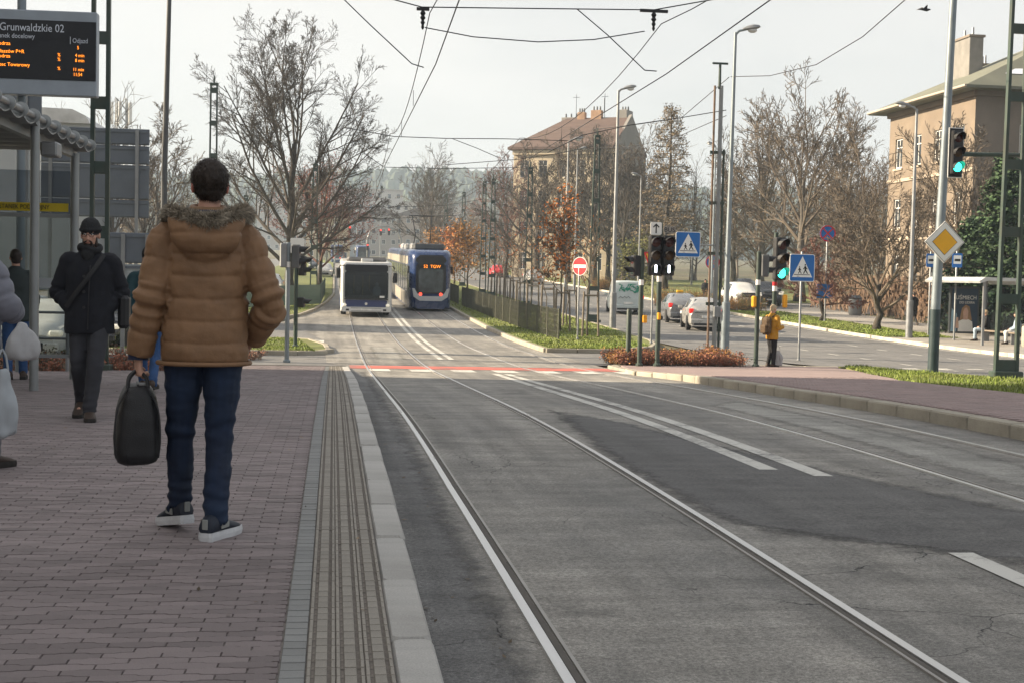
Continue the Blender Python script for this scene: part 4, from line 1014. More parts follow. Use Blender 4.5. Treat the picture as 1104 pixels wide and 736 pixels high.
# ---- overhead wires -----------------------------------------------------
def wire(label, pts, r=.011, name='overhead_wire', sag=0.0, n=10, group=None):
    out = []
    for a, b in zip(pts[:-1], pts[1:]):
        a, b = Vector(a), Vector(b)
        for i in range(n): t_ = i/n; p = a.lerp(b, t_); p.z -= sag*4*t_*(1-t_); out.append(p)
    out.append(Vector(pts[-1])); mb = MB(); mb.tube(out, r, 5); o = mb.build(name, m_wire, None, True); return tag(o, label, 'wire', group)
def px_wire(label, pp_, r=.011, sag=0.0): return wire(label, [P(*q) for q in pp_], r, sag=sag)
cl = lambda y: 1.575; cr = lambda y: XRT(.7175)(y)
for nm, cx in (('left', cl), ('right', cr)):
    pts = [(cx(y)+(.12 if i % 2 else -.12), y, hz(y)+5.58) for i, y in enumerate((3, 24.3, 41, 62, 84, 105, 125, 150, 180, 215, 260))]
    wire(f'contact wire running above the {nm} tram track', pts, .010)
    for y0, y1 in ((3, 24.3), (24.3, 41), (41, 62), (62, 84)): pass
    sp = [3, 24.3, 41, 62, 84, 105, 125, 150, 180, 215]; mp = []
    for y0, y1 in zip(sp[:-1], sp[1:]):
        for i in range(10): f = i/10; y = y0+(y1-y0)*f; mp.append((cx(y), y, hz(y)*.5+.5*(hz(y0)*(1-f)+hz(y1)*f)+6.45-.6*4*f*(1-f)*.9))
    wire(f'sagging carrier wire above the {nm} contact wire', mp, .009, n=1)
    k = 0
    for y in (9, 14, 29, 34, 47, 54):
        z1 = hz(y)+6.0-(.1 if y in (14, 29) else 0); wire(('first', 'second', 'third', 'fourth', 'fifth', 'sixth')[k]+f' short dropper from the camera between {nm} carrier and contact wire', [(cx(y), y, hz(y)+5.58), (cx(y), y, z1)], .006, 'dropper_wire', n=1); k += 1
px_wire('upper cross-span wire between both track insulators', [(380, -12, 24.3), (455, 8, 24.3), (575, 9.5, 24.3), (705, 11, 24.3), (790, -4, 24.3)], .011)
px_wire('lower cross-span wire sagging between the two carrier wires', [(458, 30, 24.3), (510, 40, 24.3), (580, 45.5, 24.3), (640, 43, 24.3), (695, 34, 24.3)], .010)
px_wire('steep pull-off wire left of the left contact wire', [(366, -5, 24.3), (400, 28, 24.2), (444, 69, 24.1), (457, 73, 24.1)], .010)
px_wire('diagonal pull-off wire reaching the right contact wire', [(622, 10, 24.3), (655, 38, 24.2), (695, 76, 24.1), (708, 77, 24.1)], .010)
px_wire('second cross-span wire above the crossing', [(372, 138, 41), (425, 147.5, 41), (480, 149.5, 41), (545, 150, 41), (612, 152, 41)], .012)
px_wire('short pull-off wire below the second cross-span', [(488, 150, 41), (514, 160, 41), (537, 170, 41)], .010)
px_wire('third cross-span wire over the far tracks', [(392, 165, 60), (414, 180.5, 60), (480, 182, 60), (560, 181, 60)], .014)
px_wire('stay wire from the twin mast down to the left', [(786, 83.5, 43.2), (762, 104, 44), (735, 127, 45), (690, 134, 47), (640, 140, 50)], .012)
px_wire('slack wire rising right from the twin mast', [(788, 83, 43.2), (830, 82, 40), (880, 70, 36), (930, 40, 32), (985, -8, 28)], .012)
px_wire('cross-span wire from the twin mast over the right track', [(783, 119, 43.2), (735, 127, 43.4), (680, 135, 43.6), (628, 146, 43.8), (590, 165, 44)], .014)
px_wire('cross-span wire from the tall median lattice mast', [(640, 158, 66.4), (600, 166, 66.2), (560, 172, 66), (480, 178, 66)], .016)
px_wire('thin wire between the lamp posts and lattice mast', [(641, 160, 66.4), (680, 159, 62), (730, 148, 55), (783, 125, 43.2)], .013)
px_wire('far cross-span wire above the distant trams', [(345, 222, 120), (400, 224, 120), (480, 222, 122), (520, 215, 122)], .02)
px_wire('farther cross-span wire above the distant trams', [(350, 235, 150), (420, 236, 150), (498, 232, 150)], .025)
px_wire('curving wire between two far lattice masts', [(477, 214, 140), (497, 212, 123.5), (520, 198, 104), (524, 194, 100)], .016)
px_wire('long slack wire crossing the dark lattice masts', [(440, 234, 140), (490, 231, 123), (530, 216, 98), (569, 196, 82)], .016)
for px, py, lab in ((456, 12, 'left'), (705, 14, 'right')):
    q = P(px, py, 24.3); t = thing('insulator', f'dark insulator hanging above the {lab} track', 'insulator', (q.x, q.y, q.z-.2))
    mb = MB(); mb.lathe([(.012, -.12), (.028, -.08), (.02, -.04), (.04, 0), (.022, .04), (.05, .08), (.028, .12), (.05, .16), (.02, .21)], 10); mb.build('disc_stack', m_black, t, True, angle=.6)
    mb = MB(); mb.box((0, 0, .23), (.5 if lab == 'right' else .22, .05, .05)); mb.build('clamp', m_black, t)
# ================================================================== VEGETATION
m_bark = M('bark_dark', (.062, .052, .043), .9, var=.3, scale=5, bump=.4, bscale=20)
m_twig = M('twig_dark', (.085, .072, .06), .9, var=.25, scale=2)
m_barkg = M('bark_grey', (.11, .096, .08), .9, var=.3, scale=4, bump=.4, bscale=20)
m_twigb = M('twig_brown', (.135, .108, .082), .9, var=.3, scale=1, island=.2)
m_twigr = M('twig_reddish', (.17, .085, .065), .9, var=.3, scale=1)
m_bud = M('dry_fruit_red', (.28, .10, .07), .85, var=.3, island=.3)
m_leafo = M('leaf_orange', (.42, .14, .030), .75, var=.35, scale=1.5, island=.4)
m_leafy = M('leaf_ochre', (.32, .16, .045), .8, var=.35, scale=1.5, island=.4)
m_leafr = M('leaf_red', (.22, .085, .05), .75, var=.35, scale=1.5, island=.45)
m_leafg = M('leaf_olive', (.13, .13, .035), .8, var=.35, scale=1.5, island=.4)
m_needle = M('needle_green', (.040, .072, .030), .85, var=.35, scale=1.2, island=.4)
m_needleb = M('needle_bronze', (.17, .125, .07), .85, var=.35, scale=1.2, island=.3)

class Tree:
    def __init__(s, seed): s.rg = random.Random(seed); s.tr = MB(); s.cr = MB(); s.tips = []; s.minr = .012
    def path(s, p, d, L, n, wob, up):
        pts = [p.copy()]; d = d.normalized()
        for i in range(n):
            d = (d+Vector((s.rg.gauss(0, wob), s.rg.gauss(0, wob), s.rg.gauss(0, wob)+up))).normalized()
            pts.append(pts[-1]+d*(L/n))
        return pts
    def branch(s, p, d, L, r, lv, spec):
        n = 5 if lv == 0 else (3 if lv == 1 else (2 if lv == 2 else 1))
        pts = s.path(p, d, L, n, spec['wob'], spec['up'])
        rad = [max(s.minr*.7, r*(1-.75*i/n)) for i in range(n+1)]
        s.cr.tube(pts, rad, (6, 4, 3, 3, 3)[min(lv, 4)], caps=False)
        if lv >= spec['lv']: s.tips.append(pts[-1]); s.tips.append(pts[len(pts)//2]); return
        k = spec['kids'][lv]
        for i in range(k):
            f = .22+.76*(i+s.rg.random()*.8)/k; f = min(f, .99); j = min(int(f*n), n-1); q = pts[j].lerp(pts[j+1], f*n-j)
            dd = (pts[j+1]-pts[j]).normalized(); ax = Vector((s.rg.gauss(0, 1), s.rg.gauss(0, 1), s.rg.gauss(0, 1))); ax = (ax-dd*ax.dot(dd)).normalized()
            a = R_(s.rg.uniform(*spec['ang'])); nd = dd*math.cos(a)+ax*math.sin(a)
            s.branch(q, nd, L*spec['ratio'][lv]*s.rg.uniform(.7, 1.2)*(1.15-.5*f), max(s.minr, rad[j]*.55), lv+1, spec)
    def trunk(s, H, r0, r1, n=6, lean=(0, 0), wob=.03):
        pts = [Vector((0, 0, -.15))]
        for i in range(1, n+1): f = i/n; pts.append(Vector((lean[0]*f+s.rg.gauss(0, wob), lean[1]*f+s.rg.gauss(0, wob), H*f)))
        rad = [r0*1.5]+[r0+(r1-r0)*(i/n) for i in range(1, n+1)]
        s.tr.tube(pts, rad, 10); s.tp = pts; s.trd = rad; return pts
    def at(s, f):
        n = len(s.tp)-1; j = min(int(f*n), n-1); return s.tp[j].lerp(s.tp[j+1], f*n-j), s.trd[j]+(s.trd[j+1]-s.trd[j])*(f*n-j)
    def leaves(s, n, size, spread, mat_mb=None):
        mb = mat_mb or MB(); rg = s.rg
        for i in range(n):
            c = rg.choice(s.tips)+Vector((rg.gauss(0, spread), rg.gauss(0, spread), rg.gauss(0, spread)))
            a = Vector((rg.gauss(0, 1), rg.gauss(0, 1), rg.gauss(0, .8))).normalized(); b = a.orthogonal().normalized(); z = size*rg.uniform(.6, 1.3)
            mb.add([c-a*z*.5, c+b*z*.35, c+a*z*.5, c-b*z*.35], [(0, 1, 2, 3)])
        return mb
SP = dict(wob=.10, up=.05, lv=4, kids=(9, 6, 4, 3), ratio=(.42, .42, .5, .55), ang=(28, 55))
def place_tree(T, name, label, loc, mb=m_bark, mt=m_twig, rz=0.0, cat='tree', group=None, extra=None):
    t = thing(name, label, cat, loc, rz, group)
    if T.tr.v: T.tr.build('trunk', mb, t, True, fix=False)
    T.cr.build('crown', mt, t, False, fix=False)
    if extra:
        for nm, m_, mat in extra: m_.build(nm, mat, t, fix=False)
    return t

# ---- the big bare tree on the left verge
T = Tree(11); T.minr = .011
q = P(312, 320, 86); T.trunk(9.5, .30, .16, 7, (.1, 0), .05)
mains = [(.20, 58, 190, 7.0), (.24, 55, 355, 6.8), (.30, 50, 150, 7.6), (.34, 47, 20, 7.8), (.40, 42, 205, 8.2), (.44, 40, 335, 8.4), (.50, 36, 100, 8.0), (.55, 33, 180, 8.6), (.60, 32, 10, 8.6),
         (.66, 28, 250, 8.2), (.72, 25, 160, 8.2), (.78, 23, 40, 8.0), (.85, 18, 215, 7.6), (.92, 14, 330, 7.2), (.99, 6, 90, 7.4), (.28, 62, 270, 6), (.37, 54, 80, 6.5)]
sp = dict(wob=.075, up=.075, lv=4, kids=(12, 7, 5, 3), ratio=(.40, .42, .48, .55), ang=(25, 50))
for f, inc, az, L_ in mains:
    p, r = T.at(f); a, b = R_(inc), R_(az); T.branch(p, Vector((math.sin(a)*math.cos(b), math.sin(a)*math.sin(b), math.cos(a))), L_, r*.52, 0, sp)
place_tree(T, 'bare_tree', 'big spreading bare tree left of the bus', base(q.x, 86, .1))
# ---- reddish tree behind it
T = Tree(12); q = P(345, 320, 112); T.trunk(5, .2, .1)
for i in range(13):
    p, r = T.at(.3+.7*i/13); a, b = R_(50-2.6*i), R_(137*i); T.branch(p, Vector((math.sin(a)*math.cos(b), math.sin(a)*math.sin(b), math.cos(a))), 5.6, .09, 0, dict(SP, lv=3, kids=(9, 6, 5)))
place_tree(T, 'fruit_tree', 'reddish tree with dry fruit behind the big bare tree', base(q.x, 112, .1), m_bark, m_twigr, extra=[('fruit', T.leaves(2600, .13, .25), m_bud)])
# ---- prototypes for the bare trees of the background
def proto(seed, H, r, n, inc0, inc1, L0, spec, f0=.25, lean=(0, 0), taper=.4):
    T = Tree(seed); T.minr = spec.get('minr', .016); T.trunk(H, r, r*taper, 6, lean, .06)
    for i in range(n):
        f = f0+(1-f0)*(i+.5)/n; p, rr = T.at(f); a = R_(inc0+(inc1-inc0)*i/n); b = R_(137.5*i+seed*31)
        T.branch(p, Vector((math.sin(a)*math.cos(b), math.sin(a)*math.sin(b), math.cos(a))), L0*T.rg.uniform(.8, 1.15), rr*.55, 0, spec)
    return T
SPB = dict(wob=.10, up=.06, lv=3, kids=(9, 6, 4), ratio=(.45, .45, .5), ang=(25, 52))
SPB4 = dict(wob=.09, up=.05, lv=4, kids=(9, 6, 4, 3), ratio=(.44, .44, .5, .5), ang=(25, 52))
def bare(seed, name, label, px, Y, H, r, n, L0, inc=(58, 8), spec=None, f0=.25, mb=m_barkg, mt=m_twigb, lean=(0, 0), off=0.0, group=None, taper=.4):
    q = P(px, 320, Y); spec = spec or (SPB4 if Y < 95 else dict(SPB, kids=(9, 6, 4), minr=.024)); return place_tree(proto(seed, H, r, n, inc[0], inc[1], L0, spec, f0, lean, taper), name, label, base(q.x, Y, off), mb, mt, group=group)
bare(21, 'bare_tree', 'large bare tree with forked trunk behind the round no-stopping sign', 862, 104, 9.5, .36, 15, 7.4, (66, 6))
bare(22, 'bare_tree', 'low multi-stemmed bare tree on the verge left of the far street lamp', 946, 64.5, 2.2, .17, 10, 4.2, (62, 15), f0=.35, mb=m_bark, off=.1, taper=.7)
bare(23, 'bare_tree', 'small round purplish tree on the verge right of the pedestrian sign', 886, 72.5, 1.9, .13, 10, 2.7, (78, 20), f0=.4, mb=m_bark, mt=m_twigr, off=.1, taper=.7)
bare(24, 'bare_tree', 'bare street tree in front of the cream building corner', 577, 150, 7.5, .38, 14, 7.5, (60, 6), mb=m_bark, mt=m_twig)
bare(25, 'bare_tree', 'bare tree in front of the tan building facade', 1030, 70, 6.5, .2, 10, 5.2, (55, 8), spec=SPB, mb=m_barkg, mt=m_twigb)
bare(26, 'bare_tree', 'bare tree above the brown fence left of the tan building', 930, 92, 7.0, .2, 10, 5.0, (50, 5), spec=SPB)
bare(27, 'bare_tree', 'bare tree with dense twigs above the grey litter bin', 905, 118, 10, .3, 14, 6.4, (52, 4))
bare(28, 'bare_tree', 'bare tree hiding the gable of the cream building', 640, 142, 9, .3, 14, 6.2, (55, 5), mb=m_bark, mt=m_twig)
bare(29, 'bare_tree', 'bare tree beside the far lamp left of the twin masts', 672, 136, 8.5, .26, 13, 5.8, (55, 5), mb=m_bark, mt=m_twig)
bare(30, 'bare_tree', 'bare tree in the background right of the lit green traffic light', 820, 126, 10.5, .32, 14, 6.8, (55, 5))
bare(31, 'bare_tree', 'bare tree in the background just right of the tall twin mast', 790, 140, 9, .3, 13, 6.4, (55, 5))
bare(32, 'bare_tree', 'dark bare tree between the far lattice masts and distant tram', 462, 175, 8, .26, 12, 6.4, (58, 6), mb=m_bark, mt=m_twig)
bare(33, 'bare_tree', 'bare tree rising directly behind the near tram', 470, 235, 8, .25, 11, 6.4, (58, 6), mb=m_bark, mt=m_twig)
bare(34, 'bare_tree', 'bare tree left of the cream building behind the dark lattice masts', 545, 165, 8, .28, 12, 6.8, (58, 6), mb=m_bark, mt=m_twigr)
bare(35, 'bare_tree', 'bare shrubby tree right of the tan building pole', 1050, 70, 4.5, .14, 9, 3.6, (60, 8), spec=SPB, mt=m_twigb)
bare(36, 'bare_tree', 'bare tree showing left of the tall slim pole', 168, 120, 8, .25, 12, 6, (58, 6))
for sd, px, Y, lab in ((37, 612, 146, 'bare tree in front of the middle windows of the cream building'), (38, 655, 150, 'bare tree growing against the grey gable wall'), (39, 690, 148, 'bare tree between the grey gable and the larch')):
    bare(sd, 'bare_tree', lab, px, Y, 9.5, .28, 15, 6.6, (60, 4), mb=m_bark, mt=m_twigb)
# ---- larch and spruce
T = Tree(41); q = P(716, 318, 128); T.trunk(17.5, .28, .04, 10, (.3, 0), .08); nd = MB()
for i in range(70):
    f = .18+.8*i/70; p, r = T.at(f); b = R_(137.5*i); L_ = 3.6*(1-f)**.75+.5
    pts = T.path(p, Vector((math.cos(b), math.sin(b), .12)), L_, 4, .05, -.02); T.cr.tube(pts, [.05*(1-f)+.02]*5, 4, False)
    for k in range(9):
        fr = .25+.75*T.rg.random(); j = min(int(fr*4), 3); c = pts[j].lerp(pts[j+1], fr*4-j); T.cr.tube([c, c+Vector((T.rg.gauss(0, .35), T.rg.gauss(0, .35), -.25-.3*T.rg.random()))], .014, 3, False); T.tips.append(c)
place_tree(T, 'larch_tree', 'tall bronze larch right of the cream building', base(q.x, 128), m_bark, m_twigb, extra=[('needles', T.leaves(5200, .20, .22), m_needleb)])
for seed, px, Y, H, w_, lab in ((42, 1080, 61, 8.6, 2.6, 'dark green spruce between the diamond pole and right lattice mast'), (43, 1048, 64, 5.6, 2.0, 'smaller dark green spruce left of the tall spruce')):
    T = Tree(seed); q = P(px, 320, Y); T.trunk(H, .18, .03, 8)
    for i in range(110):
        f = .08+.9*i/110; p, r = T.at(f); b = R_(137.5*i); L_ = w_*(1-f)**.85+.25
        pts = T.path(p, Vector((math.cos(b), math.sin(b), .05)), L_, 4, .05, -.06); T.cr.tube(pts, [.03, .025, .02, .015, .01], 3, False)
        for k in range(int(8+L_*8)): fr = .15+.85*T.rg.random(); j = min(int(fr*4), 3); T.tips.append(pts[j].lerp(pts[j+1], fr*4-j))
    place_tree(T, 'spruce_tree', lab, base(q.x, Y), m_bark, m_bark, extra=[('needles', T.leaves(9000, .24, .13), m_needle)])
# ---- orange-leaved trees
def leafy(seed, name, label, px, Y, H, L0, nl, mat, size=.12, n=9, r=.07, inc=(50, 10), f0=.3, spread=.2, cat='tree', off=.13, group=None, spec=None):
    q = P(px, 340, Y); T = proto(seed, H, r, n, inc[0], inc[1], L0, spec or dict(SPB, kids=(6, 4, 3)), f0)
    return place_tree(T, name, label, base(q.x, Y, off), m_barkg, m_twigb, cat=cat, group=group, extra=[('leaves', T.leaves(nl, size, spread), mat)])
leafy(51, 'orange_sapling', 'staked sapling with dense orange leaves left of the no entry sign', 604, 57.5, 4.2, 1.5, 900, m_leafo, .13, 11, .045, (35, 12), .35, .16)
leafy(52, 'orange_tree', 'orange-brown tree behind the tram on the right', 503, 112, 3.2, 2.2, 1700, m_leafy, .2, 12, .08, (60, 15), .2, .35)
leafy(53, 'orange_tree', 'orange-brown tree above the roof of the near tram', 470, 150, 3.0, 2.2, 1400, m_leafy, .22, 11, .08, (65, 15), .15, .35)
leafy(54, 'orange_tree', 'rust coloured tree between the dark lattice masts and the tram', 489, 130, 3.4, 2.0, 1300, m_leafo, .2, 11, .08, (55, 12), .2, .35)
leafy(55, 'yellow_bush', 'yellow-green rounded bush behind the twin bus signals', 686, 112, 2.4, 2.2, 2600, m_leafg, .2, 12, .1, (75, 20), .12, .3, 'bush')
# ---- staked saplings on the median
def stakes(label, X, Y):
    t = thing('tree_stakes', label, 'stakes', base(X, Y, .13), 0, 'wooden sapling stakes on the median')
    for i in range(3):
        a = R_(90+120*i+20); mb = MB(); mb.tube([(.42*math.cos(a), .42*math.sin(a), -.1), (.36*math.cos(a), .36*math.sin(a), 1.75)], [.045, .04], 7); mb.build('stake', m_wood, t)
    for i in range(3):
        a, b = R_(110+120*i), R_(230+120*i); mb = MB(); mb.tube([(.37*math.cos(a), .37*math.sin(a), 1.6), (.37*math.cos(b), .37*math.sin(b), 1.6)], .035, 5); mb.build('crossbar', m_wood, t)
ords = ('first', 'second', 'third', 'fourth', 'fifth', 'sixth', 'seventh', 'eighth', 'ninth', 'tenth')
q = P(604, 340, 57.5); stakes('stakes tied around the orange-leaved sapling', q.x, 57.5)
for i, (px, Y) in enumerate(((634, 53.5), (612, 62), (588, 64), (572, 69.5), (560, 75), (553, 80), (546, 86), (538, 92), (532, 99))):
    q = P(px, 340, Y); stakes(f'{ords[i]} set of sapling stakes counted away from the camera', q.x, Y)
    leafy(60+i, 'sapling', f'{ords[i]} thin bare sapling on the median counted away from the camera', px, Y, 3.6, 1.0, 30, m_leafo, .10, 8, .03, (35, 12), .4, .12, group='thin saplings on the median', spec=dict(SPB, lv=2, kids=(5, 3)))
# ---- low red hedge at the crossing, and by the left shelter
def hedge(label, x0, x1, y0, y1, h, n, mats, off=.05, seed=1, name='low_hedge'):
    rg = random.Random(seed); t = thing(name, label, 'hedge', base((x0+x1)/2, (y0+y1)/2, off)); ox, oy, oz = t.location
    st = MB(); lf = [MB() for _ in mats]
    for i in range(n):
        x, y = rg.uniform(x0, x1), rg.uniform(y0, y1); hh = h*(.55+.6*rg.random())*(.8+.5*mnoise.noise(Vector((x*1.3, y*1.3, 5)))); z0 = hz(y)+off-oz
        tx, ty = x+rg.gauss(0, .12), y+rg.gauss(0, .12)
        st.tube([(x-ox, y-oy, z0-.03), (tx-ox, ty-oy, z0+hh)], [.008, .004], 3, False)
        for k in range(13):
            f = .15+.9*rg.random(); c = Vector((x+(tx-x)*f-ox+rg.gauss(0, .06), y+(ty-y)*f-oy+rg.gauss(0, .06), z0+hh*f)); a = Vector((rg.gauss(0, 1), rg.gauss(0, 1), rg.gauss(0, .7))).normalized(); b = a.orthogonal().normalized(); s = rg.uniform(.016, .034)
            lf[int(abs(mnoise.noise(Vector((x*.8, y*.8, 9)))*2.6+rg.random()*1.2) % len(mats))].add([c-a*s, c+b*s*.7, c+a*s, c-b*s*.7], [(0, 1, 2, 3)])
    st.build('stems', m_twigb, t, fix=False)
    for m_, mat in zip(lf, mats):
        if m_.v: stuff(m_.build('leaves', mat, t, fix=False))
hedge('low red-leaved hedge at the crossing in front of the signal poles', 7.45, 10.95, 35.95, 37.9, .42, 1500, (m_leafr, m_leafy, m_twigb), .05, 1)
hedge('low bare hedge with reddish leaves behind the left shelter', -7.2, -2.9, 25.6, 27.2, .55, 800, (m_leafr, m_twigb, m_leafg), .0, 2)
hedge('small tuft of reddish shrub beside the left signal pole', -2.9, -1.9, 36.8, 38.2, .25, 90, (m_leafr, m_twigb), .0, 3)
hedge('ochre hedge in the traffic island behind the silver cars', 24.2, 30, 72, 83, .9, 0, (m_leafy,), .1, 4) if False else None
for lab, px0, px1, Y, h, sd in (('brown hedge between the taxi and the parked white car', 706, 765, 88, 1.25, 5), ('brown hedge right of the twin mast before the parked cars', 768, 820, 84, 1.0, 6), ('long rusty hedge beyond the median left of the van', 640, 668, 122, 1.2, 7)):
    a, b = P(px0, 330, Y).x, P(px1, 330, Y).x; hedge(lab, a, b, Y-1.4, Y+1.4, h, 700, (m_leafy, m_leafg, m_twigb), .1, sd)
# ---- woodland masses: many bare trees that cannot be told apart
SPW = dict(wob=.10, up=.06, lv=2, kids=(5, 4), ratio=(.55, .55), ang=(25, 52), minr=.022)
W1, W2, W3 = proto(71, 9, .24, 14, 55, 5, 5.6, SPW), proto(72, 11, .26, 15, 48, 5, 5.0, SPW), proto(73, 6, .16, 12, 62, 10, 4.4, SPW)
WD = []
for T in (W1, W2, W3):
    v = np.array([tuple(p) for p in T.cr.v+T.tr.v]); f = list(T.cr.f)+[tuple(i+len(T.cr.v) for i in q) for q in T.tr.f]; WD.append((v, f))
def wood(name, label, spots, mat, seed=1, smin=.8, smax=1.25):
    rg = random.Random(seed); V = []; F = []; o = 0
    for x, y in spots:
        v, f = WD[rg.randrange(3)]; s = rg.uniform(smin, smax); a = rg.uniform(0, 6.28); c, sn = math.cos(a), math.sin(a)
        q = np.stack([v[:, 0]*c-v[:, 1]*sn, v[:, 0]*sn+v[:, 1]*c, v[:, 2]], 1)*s+np.array([x, y, hz(y)-.1]); V.append(q); F.extend([tuple(i+o for i in k) for k in f]); o += len(v)
    me = bpy.data.meshes.new(name); me.from_pydata(np.concatenate(V).tolist(), [], F); me.update()
    return stuff(link(name, me, mat), label, 'woodland')
rg = random.Random(77)
def spots(px0, px1, y0, y1, n): return [(P(rg.uniform(px0, px1), 320, Y).x, Y) for Y in (rg.uniform(y0, y1) for _ in range(n))]
wood('bare_woodland', 'dense brown bare woodland behind the cars on the right', spots(690, 960, 125, 215, 38), m_twigb, 1, .75, 1.1)
wood('bare_woodland', 'grey bare woodland behind the cream building', spots(600, 720, 215, 300, 16), m_twigb, 2)
wood('bare_woodland', 'grey bare trees beyond the far lattice masts', spots(462, 565, 190, 420, 22), m_twigb, 3, .8, 1.2)
wood('bare_woodland', 'brown thicket behind the left shelter and road signs', spots(-40, 250, 100, 190, 28), m_twigb, 4, .6, .95)
wood('bare_woodland', 'bare trees beside the tan building at the right edge', spots(1000, 1180, 98, 150, 14), m_twigb, 5)
# ================================================================== BUILDINGS, HILLS, HAZE
m_pane = M('window_pane', (.035, .042, .05), .08, var=.4, scale=.6, spec=.8)
m_wframe = M('window_frame_white', (.62, .61, .58), .5, var=.06)
def facade(parent, o, u, nrm, W, H, wins, mat, frame=m_wframe, depth=.16, name='wall', fr=.07, panes=True, cross=True):
    """wall with real openings; o = lower corner, u = unit vector along the wall, nrm = outward normal"""
    o, u, nrm = Vector(o), Vector(u), Vector(nrm); up = Vector((0, 0, 1))
    us = sorted({0, W} | {x for w_ in wins for x in w_[:2]}); vs_ = sorted({0, H} | {x for w_ in wins for x in w_[2:4]})
    mb = MB(); idx = {}
    def vtx(a, b, d=0.0):
        k = (round(a, 4), round(b, 4), d)
        if k not in idx: idx[k] = len(mb.v); mb.v.append(tuple(o+u*a+up*b-nrm*d))
        return idx[k]
    for i in range(len(us)-1):
        for j in range(len(vs_)-1):
            cu, cv = (us[i]+us[i+1])/2, (vs_[j]+vs_[j+1])/2
            if any(a < cu < b and c < cv < d for a, b, c, d in wins): continue
            mb.f.append((vtx(us[i], vs_[j]), vtx(us[i+1], vs_[j]), vtx(us[i+1], vs_[j+1]), vtx(us[i], vs_[j+1])))
    for a, b, c, d in wins:
        for (p, q) in (((a, c), (b, c)), ((b, c), (b, d)), ((b, d), (a, d)), ((a, d), (a, c))):
            mb.f.append((vtx(*p), vtx(*q), vtx(*q, depth), vtx(*p, depth)))
    wall = mb.build(name, mat, parent, fix=False)
    cache = {}
    for a, b, c, d in wins:
        w_, h = b-a, d-c; key = (round(w_, 3), round(h, 3))
        if key not in cache:
            m1 = MB()
            def bar(x0, x1, z0, z1, dd=.06):
                pts = [u*x+up*z-nrm*(depth-y) for y in (0, dd) for x, z in ((x0, z0), (x1, z0), (x1, z1), (x0, z1))]
                m1.add(pts, [(0, 3, 2, 1), (4, 5, 6, 7), (0, 1, 5, 4), (1, 2, 6, 5), (2, 3, 7, 6), (3, 0, 4, 7)])
            bar(-w_/2, -w_/2+fr, -h/2, h/2); bar(w_/2-fr, w_/2, -h/2, h/2); bar(-w_/2+fr, w_/2-fr, -h/2, -h/2+fr); bar(-w_/2+fr, w_/2-fr, h/2-fr, h/2)
            if cross: bar(-fr*.4, fr*.4, -h/2+fr, h/2-fr); bar(-w_/2+fr, -fr*.4, h*.18, h*.18+fr*.8); bar(fr*.4, w_/2-fr, h*.18, h*.18+fr*.8)
            fm = m1.mesh('window'); fm.materials.append(frame)
            m2 = MB(); m2.add([u*x+up*z-nrm*(depth-.02) for x, z in ((-w_/2, -h/2), (w_/2, -h/2), (w_/2, h/2), (-w_/2, h/2))], [(0, 1, 2, 3)]); pm = m2.mesh('pane', False); pm.materials.append(m_pane)
            cache[key] = (fm, pm)
        fm, pm = cache[key]; ob = link('window', fm, None, parent); ob.location = o+u*(a+b)/2+up*(c+d)/2
        if panes: link('pane', pm, None, ob)
    return wall
def grid_wins(W, rows, cols, w_, h, v0, vs, m0, gap):
    out = []
    for r in range(rows):
        for c in range(cols): a = m0+c*gap; out.append((a, a+w_, v0+r*vs, v0+r*vs+h))
    return out
m_tan = M('render_tan', (.20, .160, .122), .9, var=.14, scale=.7, bump=.15, bscale=30, dirt=(.16, .12, .09), dirtamt=.5)
m_tan2 = M('render_grey_brown', (.19, .16, .135), .9, var=.14, scale=.7, dirt=(.13, .11, .09), dirtamt=.4)
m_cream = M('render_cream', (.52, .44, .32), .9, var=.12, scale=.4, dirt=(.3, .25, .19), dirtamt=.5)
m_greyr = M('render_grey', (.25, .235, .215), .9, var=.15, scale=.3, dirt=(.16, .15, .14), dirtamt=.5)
m_roofo = M('roof_felt_olive', (.155, .16, .125), .9, var=.15, scale=.6, dirt=(.11, .11, .09), dirtamt=.4)
m_rooft = M('roof_tile_brown', (.115, .078, .066), .9, var=.2, scale=.8, stretch=(1, 1, 4))
m_chim = M('chimney_render', (.21, .20, .185), .9, var=.22, scale=1.2, dirt=(.12, .11, .105), dirtamt=.7)
m_brick = M('chimney_brick', (.36, .23, .15), .9, var=.2, scale=2)
m_snow = M('snow_patch', (.68, .72, .80), .8, var=.05)
m_corn = M('cornice_pale', (.45, .37, .29), .85, var=.12, scale=1)

# ---- tan building on the right
Y0, Y1, XF, XB = 84.0, 97.6, 40.0, 56.0; EH = 14.4
t = thing('tan_building', 'three-storey tan building with olive hipped roof and chimneys on the right', 'building', base(XF, Y0)); oz = t.location[2]
z0 = -1.0
wl = [(a, a+1.25, v, v+2.1) for v in (1.9, 5.9, 10.2) for a in (1.1, 4.3, 7.6, 10.9)]
facade(t, (0, 13.6, z0+0), (0, -1, 0), (-1, 0, 0), 13.6, EH-z0, [(a, b, c+1, d+1) for a, b, c, d in wl], m_tan, fr=.10)
facade(t, (0, 0, z0), (1, 0, 0), (0, -1, 0), 16, EH-z0, [(a, a+1.2, v+1, v+3) for v in (1.9, 5.9, 10.2) for a in (3, 8, 12.5)], m_tan2, fr=.10)
mb = MB(); mb.add([(16, 0, z0), (16, 13.6, z0), (16, 13.6, EH), (16, 0, EH), (0, 13.6, z0), (0, 13.6, EH)], [(0, 1, 2, 3), (1, 4, 5, 2)]); mb.build('rear_wall', m_tan2, t, fix=False)
